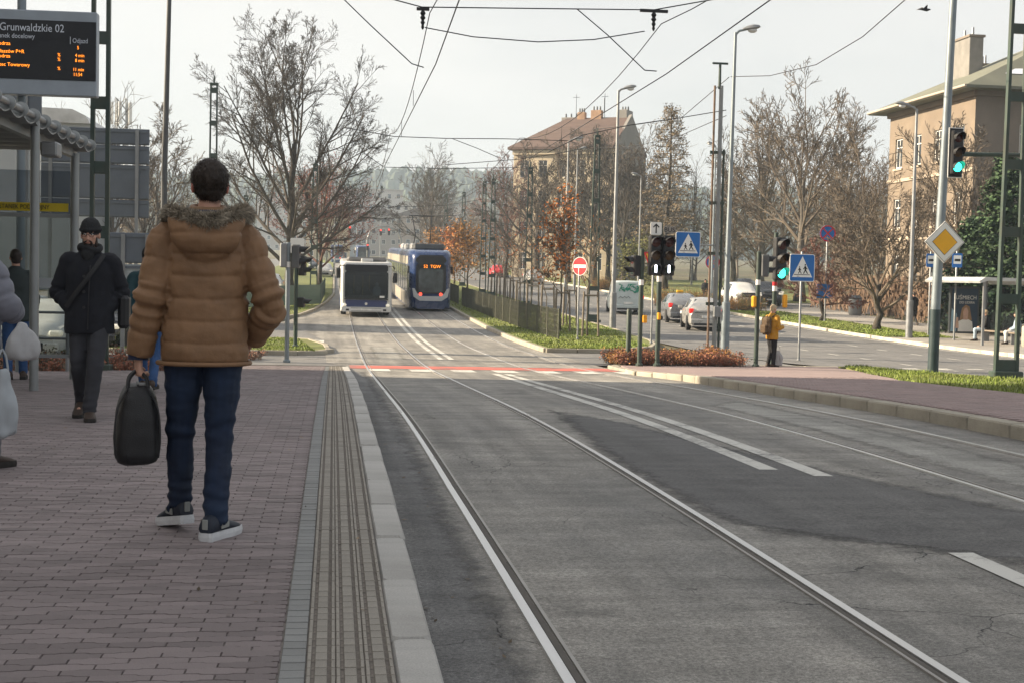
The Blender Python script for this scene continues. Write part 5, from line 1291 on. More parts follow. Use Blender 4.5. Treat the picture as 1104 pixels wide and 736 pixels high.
for v, hh, pr in ((5.0, .28, .12), (9.2, .22, .10), (EH-.5, .5, .22)):
    mb = MB(); mb.bb(-pr, -.003, -pr, 13.7, v, v+hh); mb.build('cornice', m_corn if v < 12 else m_tan, t); mb = MB(); mb.bb(0.0, 16.1, -pr, -.003, v, v+hh); mb.build('cornice', m_tan2, t)
for a in (1.1, 4.3, 7.6, 10.9):
    for v in (5.9, 10.2): mb = MB(); mb.bb(-.10, -.003, 13.6-a-1.4, 13.6-a+.15, v-.16, v-.03); mb.build('window_sill', m_corn, t)
ov = 1.2; rz_ = EH+.02; rh = 4.2; xm = 8.0; yl, yr = 14.5+0, -ov
mb = MB(); mb.add([(-ov, -ov, rz_), (16+ov, -ov, rz_), (16+ov, 13.6+ov, rz_), (-ov, 13.6+ov, rz_), (xm, 5.2, rz_+rh), (xm, 9.4, rz_+rh), (-ov, -ov, rz_-.18), (16+ov, -ov, rz_-.18), (16+ov, 13.6+ov, rz_-.18), (-ov, 13.6+ov, rz_-.18)],
              [(0, 1, 4), (1, 2, 5, 4), (2, 3, 5), (3, 0, 4, 5), (0, 6, 7, 1), (1, 7, 8, 2), (2, 8, 9, 3), (3, 9, 6, 0), (6, 9, 8, 7)]); roof = mb.build('roof', m_roofo, t)
mb = MB(); mb.cyl((-ov-.06, -ov, rz_-.05), (-ov-.06, 13.6+ov, rz_-.05), .09, .09, 8); mb.build('gutter', M('gutter_zinc', (.42, .36, .30), .6), roof)
for cx, cy, sx_, sy_, top, mt in ((3.6, 9.0, 1.0, 2.5, 4.6, m_chim), (6.5, 12.6, .9, .9, 3.4, m_chim), (7.8, 7.6, 1.0, 1.6, 5.6, m_chim), (8.8, 6.0, 1.0, 1.2, 5.3, m_brick), (11.5, 2.6, 1.0, 1.1, 5.4, m_chim)):
    mb = MB(); mb.cbox((cx, cy, rz_+top/2), (sx_, sy_, top), .03); c_ = mb.build('chimney', mt, roof)
    mb = MB(); mb.cbox((cx, cy, rz_+top+.07), (sx_+.2, sy_+.2, .16), .02); mb.build('chimney_cap', m_tan2, c_ if False else roof)
    for k in (-.25, .25): mb = MB(); mb.cyl((cx, cy+k*sy_, rz_+top+.1), (cx, cy+k*sy_, rz_+top+.75), .10, .08, 8); mb.build('chimney_pot', m_galv, roof)
# snow left lying low on the shaded slope
sl_ = rh/(5.2+ov); mb = MB()
def on_s(x, y): return (x, y, rz_+(y+ov)*sl_+.05)
mb.add([on_s(2.0, .25), on_s(12, .2), on_s(11.4, .95), on_s(6, 1.1), on_s(3.0, .9)], [(0, 1, 2, 3, 4)]); mb.build('snow', m_snow, roof)

# ---- cream building in the middle distance
q = P(551, 300, 172.0); EH = 16.0; LN, DP, RS = 13.2, 12.5, 4.2
t = thing('cream_building', 'four-storey cream building with brown tiled roof and grey gable in the middle distance', 'building', (q.x, q.y, hz(172)), R_(-30))
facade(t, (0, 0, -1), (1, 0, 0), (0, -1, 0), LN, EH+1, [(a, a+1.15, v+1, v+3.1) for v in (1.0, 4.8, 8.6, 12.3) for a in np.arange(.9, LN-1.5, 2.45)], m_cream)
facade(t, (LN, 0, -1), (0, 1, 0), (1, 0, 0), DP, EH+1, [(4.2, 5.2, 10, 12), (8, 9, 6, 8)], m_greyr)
mb = MB(); mb.add([(0, 0, -1), (0, DP, -1), (0, DP, EH), (0, 0, EH), (LN, DP, -1), (LN, DP, EH)], [(1, 0, 3, 2), (1, 2, 5, 4)]); mb.build('rear_wall', m_greyr, t, fix=False)
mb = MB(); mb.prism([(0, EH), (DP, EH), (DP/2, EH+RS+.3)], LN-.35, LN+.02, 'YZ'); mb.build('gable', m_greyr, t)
mb = MB(); o_ = .6; mb.add([(-o_, -o_, EH), (LN-.05, -o_, EH), (LN-.05, DP+o_, EH), (-o_, DP+o_, EH), (4.6, DP/2, EH+RS), (LN-.05, DP/2, EH+RS), (-o_, -o_, EH-.3), (LN-.05, -o_, EH-.3), (LN-.05, DP+o_, EH-.3), (-o_, DP+o_, EH-.3)],
    [(0, 1, 5, 4), (3, 0, 4), (2, 3, 4, 5), (1, 2, 5), (0, 6, 7, 1), (3, 9, 6, 0), (2, 8, 9, 3), (1, 7, 8, 2), (6, 9, 8, 7)]); rf = mb.build('roof', m_rooft, t)
for v, hh, pr in ((3.9, .35, .12), (EH-.9, .55, .3)): mb = MB(); mb.bb(-.05, LN, -pr, -.003, v, v+hh); mb.build('cornice', m_cream, t)
for cx, cy, sx_, sy_, top, mt in ((LN-1.2, DP/2+1, 1.2, 2.4, RS+.9, m_greyr), (8.6, DP/2, 1.4, .8, RS+.9, m_brick), (6.6, DP/2, 1.0, .7, RS+.7, m_brick), (4.8, DP/2+1, 2.4, .8, RS+.2, m_greyr)):
    mb = MB(); mb.cbox((cx, cy, EH+top/2), (sx_, sy_, top), .04); mb.build('chimney', mt, rf)
    for k in (-.3, 0, .3): mb = MB(); mb.cyl((cx+k*sx_, cy, EH+top), (cx+k*sx_, cy, EH+top+.5), .12, .09, 6); mb.build('chimney_pot', m_dkpole, rf)
for cx in (5.8, 9.6): mb = MB(); mb.cyl((cx, DP/2, EH+RS-.4), (cx, DP/2, EH+RS+3.0), .04, .03, 5); mb.box((cx, DP/2, EH+RS+2.6), (.9, .05, .05)); mb.build('aerial', m_dkpole, rf)

# ---- distant town blocks
cols = [M(f'town_wall_{i}', c, .9, var=.1, scale=.2) for i, c in enumerate(((.42, .40, .37), (.50, .43, .30), (.33, .30, .28), (.45, .43, .42), (.36, .28, .22), (.30, .32, .34)))]
for i, (px, Y, w_, d_, h, rows_, cl_, ci, lab) in enumerate(((362, 300, 6, 10, 9.5, 3, 3, 1, 'small yellow house beside the distant left tram'), (384, 520, 34, 14, 24, 6, 10, 3, 'wide pale apartment block in the hazy distance'), (428, 560, 30, 14, 21, 5, 9, 0, 'pale apartment block right of the wide distant block'),
     (345, 460, 20, 12, 20, 5, 6, 0, 'pale block behind the reddish tree'), (408, 430, 12, 10, 13, 4, 4, 2, 'dark grey block above the distant trams'), (450, 470, 16, 12, 14, 4, 5, 4, 'brownish block behind the bare tree and tram'),
     (372, 400, 9, 9, 12, 3, 3, 5, 'bluish house left of the distant trams'), (478, 640, 40, 16, 22, 6, 12, 3, 'long pale block on the right slope of the hill'), (320, 640, 36, 16, 24, 6, 10, 2, 'grey block on the left slope below the hill'), (352, 350, 10, 10, 9, 3, 4, 1, 'low cream house behind the far tram on the left'))):
    q = P(px, 270, Y); t = thing('far_building', lab, 'building', (q.x-w_/2, Y, hz(Y)-.5))
    cw = w_/cl_; ch_ = h/rows_
    facade(t, (0, 0, 0), (1, 0, 0), (0, -1, 0), w_, h, [(cw*c+cw*.28, cw*c+cw*.72, ch_*r+ch_*.3, ch_*r+ch_*.75) for r in range(rows_) for c in range(cl_)], cols[ci], cross=False, fr=.12)
    mb = MB(); mb.add([(0, 0, 0), (0, d_, 0), (0, d_, h), (0, 0, h), (w_, 0, 0), (w_, d_, 0), (w_, d_, h), (w_, 0, h)], [(1, 0, 3, 2), (4, 5, 6, 7), (1, 2, 6, 5)]); mb.build('side_walls', cols[ci], t, fix=False)
    if h > 15: mb = MB(); mb.bb(-.3, w_+.3, -.3, d_+.3, h+.01, h+.6)
    else: mb = MB(); mb.prism([(-.4, h+.01), (w_+.4, h+.01), (w_*.5, h+3)], -.4, d_+.4)
    mb.build('roof', cols[2] if h > 15 else m_rooft, t)
# hall roof and antenna mast far left
q0, q1 = P(40, 125, 100), P(98, 125, 100); t = thing('station_hall', 'hall with pale arched roof glimpsed above the left road sign', 'building', base(q0.x, 100)); H = P(70, 133, 100).z-hz(100); top = P(70, 118, 100).z-hz(100); W = q1.x-q0.x
facade(t, (-8, 0, -.5), (1, 0, 0), (0, -1, 0), W+8, H+.5, [(a, a+1.6, H-3, H-.8) for a in np.arange(.8, W+6, 2.2)], cols[5]); mb = MB(); mb.prism([(-8, H), (W, H), (W-.3, H+(top-H)*.55), (W-1.2, top), (-7, top+.2)], -.3, 14); mb.build('roof', M('hall_roof_pale', (.48, .49, .5), .35, metal=.3, var=.25, scale=.8), t)
mb = MB(); mb.bb(-7.9, W-.05, .05, 13.8, -.5, H-.02); mb.build('hall_body', cols[5], t)
q = P(131, 120, 150); t = thing('antenna_mast', 'lattice antenna mast with panels above the large road sign', 'mast', base(q.x, 150)); H = P(131, 106, 150).z-hz(150)
for a, b in ((-.5, -.5), (.5, -.5), (.5, .5), (-.5, .5)): mb = MB(); mb.cyl((a*1.5, b*1.5, -.2), (a, b, H), .07, .06, 6); mb.build('leg', m_galv, t)
mb = MB()
for k in range(14):
    z = H*k/14; z2 = H*(k+1)/14
    for s in (-1, 1): mb.cyl((-.55*s, -.55, z), (.55*s, -.55, z2), .04, .04, 4); mb.cyl((-.55*s, .55, z), (.55*s, .55, z2), .04, .04, 4)
mb.build('bracing', m_galv, t)
for x, y in ((-.95, -.3), (.95, -.3), (0, -.9), (-.5, .8), (.5, .8)):
    mb = MB(); mb.cbox((x, y, H-1.6), (.34, .2, 2.3), .04); mb.build('antenna_panel', m_signwhite, t); mb = MB(); mb.cyl((x*.5, y*.5, H-1.6), (x, y, H-1.6), .05); mb.build('panel_arm', m_galv, t)
# ---- left of the frame: block shading the platform, tower added for a shadow band
for nm, lab, x0, x1, y0, y1, h, rr, cc in (('apartment_block', 'long apartment block left of the platform, out of the photo', -52, -32, -28, 35.6, 25, 6, 16), ('shadow_tower', 'slim unseen tower added beyond the apartment block to cast a shadow band', -44, -34, 66.6, 70.0, 24, 5, 1)):
    t = thing(nm, lab, 'building', (x0, y0, hz(y0)-1)); W, D = x1-x0, y1-y0
    gap = D/cc; facade(t, (W, 0, 0), (0, 1, 0), (1, 0, 0), D, h+1, [(gap*c+gap*.3, gap*c+gap*.7, 2+3.4*r, 3.6+3.4*r) for r in range(rr) for c in range(cc)], m_cream)
    mb = MB(); mb.add([(0, 0, 0), (W, 0, 0), (W, D, 0), (0, D, 0), (0, 0, h+1), (W, 0, h+1), (W, D, h+1), (0, D, h+1)], [(0, 1, 5, 4), (2, 3, 7, 6), (3, 0, 4, 7)]); mb.build('walls', m_cream, t, fix=False)
    mb = MB(); mb.bb(-.3, W+.3, -.05, D+.05, h+1.01, h+1.5); mb.build('roof', m_roofo, t)
# ---- wooded hill on the horizon
m_hill = M('hill_ground', (.05, .06, .035), .95, var=.3, scale=.01)
m_hillf = M('hill_forest', (.040, .055, .030), .95, var=.35, scale=.02, island=.35)
def hillz(x, y):
    f = min(1, max(0, (y-690)/380)); f = f*f*(3-2*f)
    top = 64+5*math.sin(x*.008+.8)+3*math.sin(x*.021)+(14 if x < -150 else 0)*min(1, max(0, (-150-x)/120))
    return hz(min(y, 760))*(1-f)+top*f
vs = []; fs = []; gx = list(range(-700, 881, 20)); gyh = list(range(690, 1191, 20))
for y in gyh:
    for x in gx: vs.append((x, y, hillz(x, y)-.5))
for i in range(len(gyh)-1):
    for j in range(len(gx)-1): a = i*len(gx)+j; fs.append((a, a+1, a+1+len(gx), a+len(gx)))
mb = MB(); mb.add(vs, fs); struct(mb.build('hill', m_hill, None, True, fix=False))
rg = random.Random(9); mb = MB()
for i in range(3800):
    y = 700+470*rg.random(); x = rg.uniform(-.30, .56)*y
    s = rg.uniform(.7, 1.3); h = 9.5*s; zz = hillz(x, y)-1
    n = 5; rings = []
    for z, r in ((0, .5), (h*.25, 2.6*s), (h*.6, 3.3*s), (h*.88, 2.3*s), (h, .6)):
        a0 = rg.random(); rings.append([(x+r*rg.uniform(.7, 1.25)*math.cos(a0+6.283*k/n), y+r*rg.uniform(.7, 1.25)*math.sin(a0+6.283*k/n), zz+z+rg.uniform(-.8, .8)) for k in range(n)])
    mb.loft(rings, caps=False)
stuff(mb.build('hill_forest', m_hillf, None, False, fix=False), 'blue-green wooded hill on the horizon', 'forest')
# ---- bird
q = P(997, 11, 60); t = thing('bird', 'small dark bird flying at the top right', 'bird', q)
mb = MB(); mb.tube([(-.3, 0, .02), (-.12, 0, .03), (.1, 0, 0), (.22, 0, .03), (.28, 0, .03)], [.02, .06, .07, .04, .01], 8)
mb.add([(-.1, 0, .03), (.12, 0, .03), (.0, -.3, .18), (-.18, -.55, .08)], [(0, 1, 2, 3)]); mb.add([(-.1, 0, .03), (.12, 0, .03), (.0, .3, .18), (-.18, .55, .08)], [(3, 2, 1, 0)])
mb.build('bird_body', m_black, t)
# ---- haze
def add_haze(density=.0011):
    mb = MB(); mb.bb(-902, 902, -62, 1202, -3, 112); o = mb.build('haze', None); m = bpy.data.materials.new('haze_air'); m.use_nodes = True; nt = m.node_tree; nt.nodes.clear()
    out = nt.nodes.new('ShaderNodeOutputMaterial'); v = nt.nodes.new('ShaderNodeVolumePrincipled'); v.inputs['Color'].default_value = (.70, .84, 1.0, 1); v.inputs['Density'].default_value = density; v.inputs['Anisotropy'].default_value = .2
    nt.links.new(v.outputs[0], out.inputs['Volume']); o.data.materials.append(m); stuff(o, 'thin pale haze in the air over the street', 'haze')
add_haze(.00042)
# ================================================================== VEHICLES
m_tyre = M('tyre_rubber', (.02, .02, .021), .85, var=.2); m_rim = M('wheel_rim', (.38, .39, .40), .4, metal=.7)
m_vglass = M('vehicle_glass', (.020, .026, .028), .06, var=.5, scale=1.2, spec=.8)
m_trim = M('black_trim', (.02, .02, .022), .5, var=.2); m_chrome = M('chrome_trim', (.6, .6, .6), .25, metal=.9)
m_tail = M('tail_light', (.40, .015, .015), .25, emit=(1, .03, .02), estr=.25); m_headl = M('head_light', (.75, .75, .72), .15, emit=(1, .85, .6), estr=.15)
m_brake = M('tram_red_light', (.8, .03, .02), .3, emit=(1.0, .06, .03), estr=1.2)
m_plate = M('number_plate', (.68, .68, .66), .5)
def wheel(parent, c, r, w_=.2, name='wheel'):
    mb = MB(); mb.lathe([(r*.62, -w_/2), (r*.93, -w_/2), (r, -w_/2+.03), (r, w_/2-.03), (r*.93, w_/2), (r*.62, w_/2)], 22, (0, 0, 0), 'X'); o = mb.build('wheel', m_tyre, parent, True, loc=c, angle=.5)
    for s in (-1, 1):
        mb = MB(); mb.lathe([(r*.62, s*(w_/2-.03)), (r*.5, s*(w_/2-.012)), (r*.2, s*(w_/2-.02)), (r*.08, s*(w_/2-.005))], 16, (0, 0, 0), 'X'); mb.build('rim', m_rim, o, True, angle=.6)
    return o
def car(name, label, loc, rz, paint, st, wheels, rw=.31, cab=(2, 5), tail=True, rearwin=True, cat='car', extra=None, sill=.22):
    t = thing(name, label, cat, loc, rz); rings = []
    for (y, zb, wb, zr, wr) in st:
        half = [(wb*.90, sill), (wb, sill+.14), (wb*1.005, (sill+zb)/2+.05), (wb*.985, zb-.05), (wb*.955, zb), (wr+.01, zr-.05), (wr-.05, zr-.005), (wr*.5, zr+.022)]
        rings.append([Vector((x, y, z)) for x, z in half]+[Vector((0, y, zr+.03))]+[Vector((-x, y, z)) for x, z in reversed(half)]+[Vector((0, y, sill))])
    # finer stations
    fine = []
    for a, b in zip(rings[:-1], rings[1:]): fine += [[p.lerp(q, k/3) for p, q in zip(a, b)] for k in range(3)]
    fine.append(rings[-1]); mb = MB(); mb.loft(fine); body = mb.build('body', paint, t, True, angle=.75)
    def panel(q, mat, nm, ins=.06, off=.006, par=None):
        c = sum(q, Vector())/len(q); n = (q[1]-q[0]).cross(q[2]-q[1]).normalized()
        if n.dot(c-Vector((0, c.y*.6, .7))) < 0: n = -n
        pts = [p.lerp(c, ins)+n*off for p in q]; m2 = MB(); k = len(pts); m2.add(pts+[p-n*.012 for p in pts], [tuple(range(k)), tuple(range(2*k-1, k-1, -1))]+[(i, (i+1) % k, k+(i+1) % k, k+i) for i in range(k)]); return m2.build(nm, mat, par or t)
    c0, c1 = cab
    for s in (0, 1):
        g = (lambda r, i: r[i] if s == 0 else Vector((-r[i].x, r[i].y, r[i].z)))
        for i in range(c0, c1-1): panel([g(rings[i], 4), g(rings[i+1], 4), g(rings[i+1], 5), g(rings[i], 5)], m_vglass, 'side_window', .09)
    a, b = rings[c1-1], rings[c1]; panel([a[5].lerp(a[6], .5), b[5]*1.0, Vector((-b[5].x, b[5].y, b[5].z)), Vector((-a[5].x, a[5].y, a[5].z))], m_vglass, 'windscreen', .10, .012)
    if rearwin:
        a, b = rings[c0], rings[c0-1]; panel([a[6], b[5].lerp(a[6], .12), Vector((-b[5].x, b[5].y, b[5].z)).lerp(Vector((-a[6].x, a[6].y, a[6].z)), .12), Vector((-a[6].x, a[6].y, a[6].z))], m_vglass, 'rear_window', .10, .02)
    yb, yf = st[0][0], st[-1][0]; W = max(s[2] for s in st)
    for y in wheels:
        for s in (-1, 1): wheel(t, (s*(W-.09), y, rw), rw, .2)
        for s in (-1, 1): mb = MB(); mb.lathe([(rw*1.12, s*(W-.16)), (rw*1.12, s*(W+.006))], 20, (0, y, rw+.01), 'X'); mb.build('wheel_arch', m_trim, t)
    mb = MB(); mb.cbox((0, yb+.04, sill+.18), (W*1.82, .16, .26), .05); bp = mb.build('rear_bumper', paint, t); mb = MB(); mb.box((0, yb-.05, sill+.06), (W*1.4, .06, .10)); mb.build('bumper_insert', m_trim, bp)
    mb = MB(); mb.cbox((0, yf-.03, sill+.16), (W*1.78, .16, .24), .05); fb = mb.build('front_bumper', paint, t); mb = MB(); mb.cbox((0, yf+.045, sill+.17), (W*1.0, .05, .2), .02); mb.build('lower_grille', m_trim, fb)
    mb = MB(); mb.cbox((0, yb-.035, .62), (.52, .02, .12), .006); mb.build('number_plate', m_plate, t); mb = MB(); mb.cbox((0, yf+.06, .42), (.52, .02, .11), .006); mb.build('number_plate', m_plate, t)
    for s in (-1, 1):
        zt = st[1][1]; mb = MB(); mb.cbox((s*(st[1][2]-.10), yb+.08, zt-.10), (.22, .16, .22), .04); mb.build('taillight', m_tail, t)
        zf = st[-2][1]; mb = MB(); mb.cbox((s*(st[-2][2]-.12), yf-.10, zf-.13), (.3, .26, .14), .04); mb.build('headlight', m_headl, t)
        ym = st[c1-1][0]+.25; mb = MB(); mb.cbox((s*(W+.10), ym, st[c1-1][1]+.05), (.2, .1, .14), .03); mb.build('mirror', paint, t)
        for yy in (st[c0][0]+.35, (st[c0][0]+st[c1][0])/2): mb = MB(); mb.cbox((s*(W+.012), yy, st[c0][1]-.13), (.02, .16, .03), .008); mb.build('door_handle', paint, t)
    if extra: extra(t, rings)
    return t
HATCH = [(-2.22, .74, .76, .88, .70), (-2.02, .98, .84, 1.06, .72), (-1.0, 1.0, .875, 1.41, .60), (-.1, .98, .88, 1.47, .62), (.62, .96, .88, 1.40, .60), (1.35, .93, .87, 1.0, .70), (1.95, .84, .83, .90, .62), (2.24, .58, .68, .66, .55)]
SUV = [(-2.2, .9, .82, 1.1, .74), (-2.05, 1.05, .88, 1.2, .72), (-1.6, 1.08, .91, 1.60, .66), (-.3, 1.06, .92, 1.66, .68), (.55, 1.04, .92, 1.58, .66), (1.2, 1.02, .91, 1.12, .74), (2.0, .96, .88, 1.02, .70), (2.25, .68, .78, .76, .64)]
VAN = [(-2.1, 1.0, .86, 1.74, .76), (-2.06, 1.05, .89, 1.80, .80), (-1.9, 1.05, .90, 1.85, .81), (-.2, 1.05, .90, 1.86, .81), (.75, 1.03, .90, 1.78, .76), (1.5, 1.0, .88, 1.12, .74), (2.0, .9, .86, .98, .66), (2.25, .62, .74, .70, .58)]
m_silver = M('paint_silver', (.42, .41, .39), .3, metal=.4, var=.05, coat=.5); m_dgrey = M('paint_dark_grey', (.20, .205, .215), .3, metal=.4, var=.06, coat=.5)
m_vwhite = M('paint_white', (.62, .62, .60), .35, var=.05, coat=.4); m_vdark = M('paint_navy_black', (.02, .024, .032), .3, var=.1, coat=.5); m_van = M('paint_pale_van', (.48, .54, .54), .4, var=.08, coat=.3)
def plate_bar(t, r):
    mb = MB(); mb.cbox((0, -2.19, .80), (1.25, .06, .07), .02); mb.build('spoiler_bar', m_trim, t)
car('silver_car', 'silver hatchback driving away nearest to the twin mast', base(17.35, 64.2), R_(-9), m_silver, HATCH, (-1.35, 1.35), extra=plate_bar)
def taxi(t, r):
    mb = MB(); mb.cbox((0, -.1, 1.57), (.36, .16, .12), .03); mb.build('taxi_light', m_yel, t)
car('dark_taxi', 'dark grey taxi with yellow roof light ahead of the silver car', base(17.9, 70.9), R_(-6), m_dgrey, HATCH, (-1.35, 1.35), extra=taxi)
def graffiti(t, r):
    rg = random.Random(2); m_gr = M('graffiti_green', (.02, .26, .17), .6); m_gb = M('graffiti_black', (.02, .02, .02), .6)
    for k in range(26):
        x, z = rg.uniform(-.62, .55), rg.uniform(1.28, 1.62); pts = [Vector((x, -2.135, z))]
        for i in range(7): pts.append(pts[-1]+Vector((rg.uniform(-.05, .10), 0, rg.uniform(-.10, .10))))
        for p in pts: p.z = min(1.68, max(1.2, p.z)); p.x = min(.68, max(-.68, p.x)); p.y = -2.125+(p.z-1.05)*.03
        mb = MB(); mb.tube(pts, .022, 5); mb.build('graffiti', m_gr, t)
    pts = [Vector((-.55+.11*i, -2.128, .92+(.07 if i % 2 else -.03))) for i in range(7)]; mb = MB(); mb.tube(pts, .012, 4); mb.build('graffiti', m_gb, t)
car('pale_van', 'pale panel van with green graffiti on its rear doors', base(16.8, 79.5), R_(-6), m_van, VAN, (-1.3, 1.35), cab=(3, 5), rearwin=False, cat='van', extra=graffiti)
def grille(t, r):
    mb = MB(); mb.cbox((0, 2.2, .80), (.95, .12, .34), .06); g = mb.build('grille', m_trim, t); mb = MB(); mb.cbox((0, 2.27, .80), (.9, .02, .03), .01); mb.build('grille_bar', m_chrome, g)
q = P(797.5, 328, 92); car('white_car', 'white SUV facing the camera behind the brown hedge', base(q.x, 92), R_(178), m_vwhite, SUV, (-1.4, 1.4), .35, extra=grille)
q = P(822, 325, 96); car('black_car', 'black SUV facing the camera behind the green traffic light', base(q.x, 96), R_(176), m_vdark, SUV, (-1.4, 1.4), .35, extra=grille)
q = P(808, 318, 108); car('grey_car', 'grey car half hidden between the white and black SUVs', base(q.x, 104), R_(178), m_dgrey, HATCH, (-1.35, 1.35), extra=grille)
q = P(795, 315, 118); car('dark_car', 'dark car roof showing behind the white SUV', base(q.x, 116), R_(170), m_vdark, HATCH, (-1.35, 1.35))
for px, Y, mt, lab, rz_ in ((56, 37.0, m_vwhite, 'pale parked car seen through the left shelter glass', 175), (120, 43.0, m_vdark, 'dark parked car behind the black beanie man', 172), (26, 46, m_silver, 'silver parked car half hidden behind the shelter person', 178)):
    q = P(px, 350, Y); car('parked_car', lab, base(q.x, Y), R_(rz_), mt, HATCH, (-1.35, 1.35))
q = P(291, 300, 96); car('white_car', 'white car on the left road behind the brown jacket', base(q.x, 96), R_(180), m_vwhite, HATCH, (-1.35, 1.35))
for i, (px, Y, mt, lab) in enumerate(((548, 178, m_vdark, 'dark far car on the main road left of the cream building'), (536, 168, MATS['sign_red'], 'red far car behind the dark lattice masts'), (575, 140, m_silver, 'silver far car below the cream building'))):
    q = P(px, 300, Y); car('far_car', lab, base(min(q.x, 21), Y), R_(180), mt, HATCH, (-1.35, 1.35))

def rrect(hw, z0, z1, rb, rt, n=4):
    pts = []
    for cx, cz, r, a0 in ((hw-rb, z0+rb, rb, -90), (hw-rt, z1-rt, rt, 0), (-hw+rt, z1-rt, rt, 90), (-hw+rb, z0+rb, rb, 180)):
        for i in range(n+1): a = R_(a0+90*i/n); pts.append((cx+r*math.cos(a), cz+r*math.sin(a)))
    return pts
for i, (px, Y, mt, lab) in enumerate(((404, 196, m_vdark, 'dark far car waiting right of the distant trams'), (412, 225, m_vwhite, 'white far car beyond the distant light blue tram'), (431, 240, m_silver, 'silver far car behind the near tram roof'), (350, 150, m_silver, 'silver far car on the left road beside the verge'), (340, 185, m_vdark, 'dark far car on the left road under the reddish tree'))):
    q = P(px, 290, Y); car('far_car', lab, base(q.x, Y), R_(180), mt, HATCH, (-1.35, 1.35))
# ---- city bus
m_bus = M('bus_white', (.60, .60, .59), .35, var=.06, coat=.3, dirt=(.4, .39, .37), dirtamt=.3); m_busblue = M('bus_blue', (.012, .03, .115), .35, var=.08, coat=.4)
m_wind = M('windscreen_dark', (.045, .058, .06), .08, var=.7, scale=2.2, spec=.8)  # mottled tone imitates reflections and shapes behind the glass
t = thing('city_bus', 'white and navy city bus coming towards the camera on the left track', 'bus', base(1.62, 69.6)); rings = []
for y, hw, z0, z1, rb, rt in ((0.0, 1.16, .34, 2.62, .10, .18), (.05, 1.21, .30, 2.70, .08, .18), (.18, 1.26, .27, 2.74, .06, .16), (.5, 1.275, .25, 2.76, .05, .15), (6, 1.275, .25, 2.76, .05, .15), (12, 1.275, .25, 2.76, .05, .15), (12.05, 1.2, .3, 2.7, .05, .15)):
    dz = hz(69.6+y)-hz(69.6); rings.append([Vector((x, y, z+dz)) for x, z in rrect(hw, z0, z1, rb, rt)])
mb = MB(); mb.loft(rings); body = mb.build('body', m_bus, t, True, angle=.6)
def fplate(nm, x0, x1, z0, z1, y, mat, th=.03, ch=.05, par=None, tp=0.0):
    mb = MB(); mb.prism([(x0+ch, z0), (x1-ch, z0), (x1, z0+ch), (x1-tp, z1-ch), (x1-ch-tp, z1), (x0+ch+tp, z1), (x0+tp, z1-ch), (x0, z0+ch)], y-th, y+.04); return mb.build(nm, mat, par or t)
fplate('cab_interior', -1.07, 1.07, .90, 2.27, .015, M('bus_interior', (.03, .034, .036), .8, var=.5, scale=2.5), .03, .08)
m_cabp = M('cab_plastic', (.12, .125, .125), .7, var=.2); m_pole = M('grab_pole_yellow', (.35, .27, .06), .5); m_shirt = M('driver_shirt', (.22, .26, .33), .8)
mb = MB(); mb.cbox((0, -.03, 1.0), (1.96, .06, .16), .03); mb.build('dashboard', m_cabp, t)
mb = MB(); mb.ell((.52, -.035, 1.30), (.22, .028, .26), 14, 8); mb.ell((.52, -.04, 1.62), (.085, .026, .11), 12, 8); mb.build('driver_figure', m_shirt, t, True)  # flattened torso and head of the driver, added inside the windscreen
for x, z, h in ((-.18, 1.55, 1.0), (-.62, 1.6, .9), (.14, 1.7, .8)): mb = MB(); mb.cbox((x, -.03, z), (.03, .03, h), .008); mb.build('grab_pole', m_pole, t)
for x, z in ((-.42, 1.36), (-.80, 1.30), (-.05, 1.40)): mb = MB(); mb.ell((x, -.03, z), (.14, .022, .20), 12, 7); mb.ell((x, -.03, z+.27), (.07, .022, .09), 10, 7); mb.build('seat_back', m_cabp, t, True)
mb = MB(); mb.cbox((0, -.03, 2.12), (1.9, .04, .10), .02); mb.build('sun_blind', m_trim, t)
mb = MB(); mb.prism([(-1.0, .92), (1.0, .92), (1.07, .99), (1.07, 2.19), (1.0, 2.26), (-1.0, 2.26), (-1.07, 2.19), (-1.07, .99)], -.092, -.084); mb.build('windscreen', glass_mat('bus_windscreen', (.78, .83, .82), .34), t)
fplate('windscreen_lower_trim', -1.08, 1.08, .86, .92, -.02, m_trim, .08, .02); fplate('destination_display', -1.06, 1.06, 2.27, 2.60, -.008, m_screen, .085, .06)
fplate('front_panel', -1.0, 1.0, .50, .85, -.01, m_busblue, .04, .06, tp=-.04); fplate('bumper', -1.22, 1.22, .26, .50, -.02, m_bus, .06, .05)
for s in (-1, 1):
    mb = MB(); mb.cbox((s*1.06, -.03, .60), (.20, .10, .12), .04); h = mb.build('headlight', m_headl, t); mb = MB(); mb.cbox((s*.92, -.085, .36), (.16, .03, .09), .02); mb.build('fog_light', m_trim, t)
    mb = MB(); mb.cbox((s*1.14, -.035, 1.5), (.13, .13, 1.4), .04); mb.build('corner_pillar', m_bus, t)
    mb = MB(); mb.tube([(s*1.1, 0, 2.55), (s*1.3, -.25, 2.55), (s*1.38, -.3, 2.4)], .03, 6); a = mb.build('mirror_arm', m_trim, t); mb = MB(); mb.cbox((s*1.40, -.30, 2.17 if s < 0 else 1.98), (.24, .14, .5), .05); mb.build('mirror', m_trim, a)
    for yy in (2.6, 8.6): wheel(t, (s*1.10, yy, .46+hz(69.6+yy)-hz(69.6)), .46, .28)
    for k in range(7): mb = MB(); mb.cbox((s*1.277, 1.9+1.5*k, 1.68+hz(71.5+1.5*k)-hz(69.6)), (.02, 1.42, 1.05), .01); mb.build('side_window', m_vglass, t)
    mb = MB(); mb.box((s*1.276, 6, .62+hz(75.6)-hz(69.6)), (.012, 11.2, .5), rx=math.atan((hz(81)-hz(70))/11)); mb.build('side_stripe', m_busblue, t)
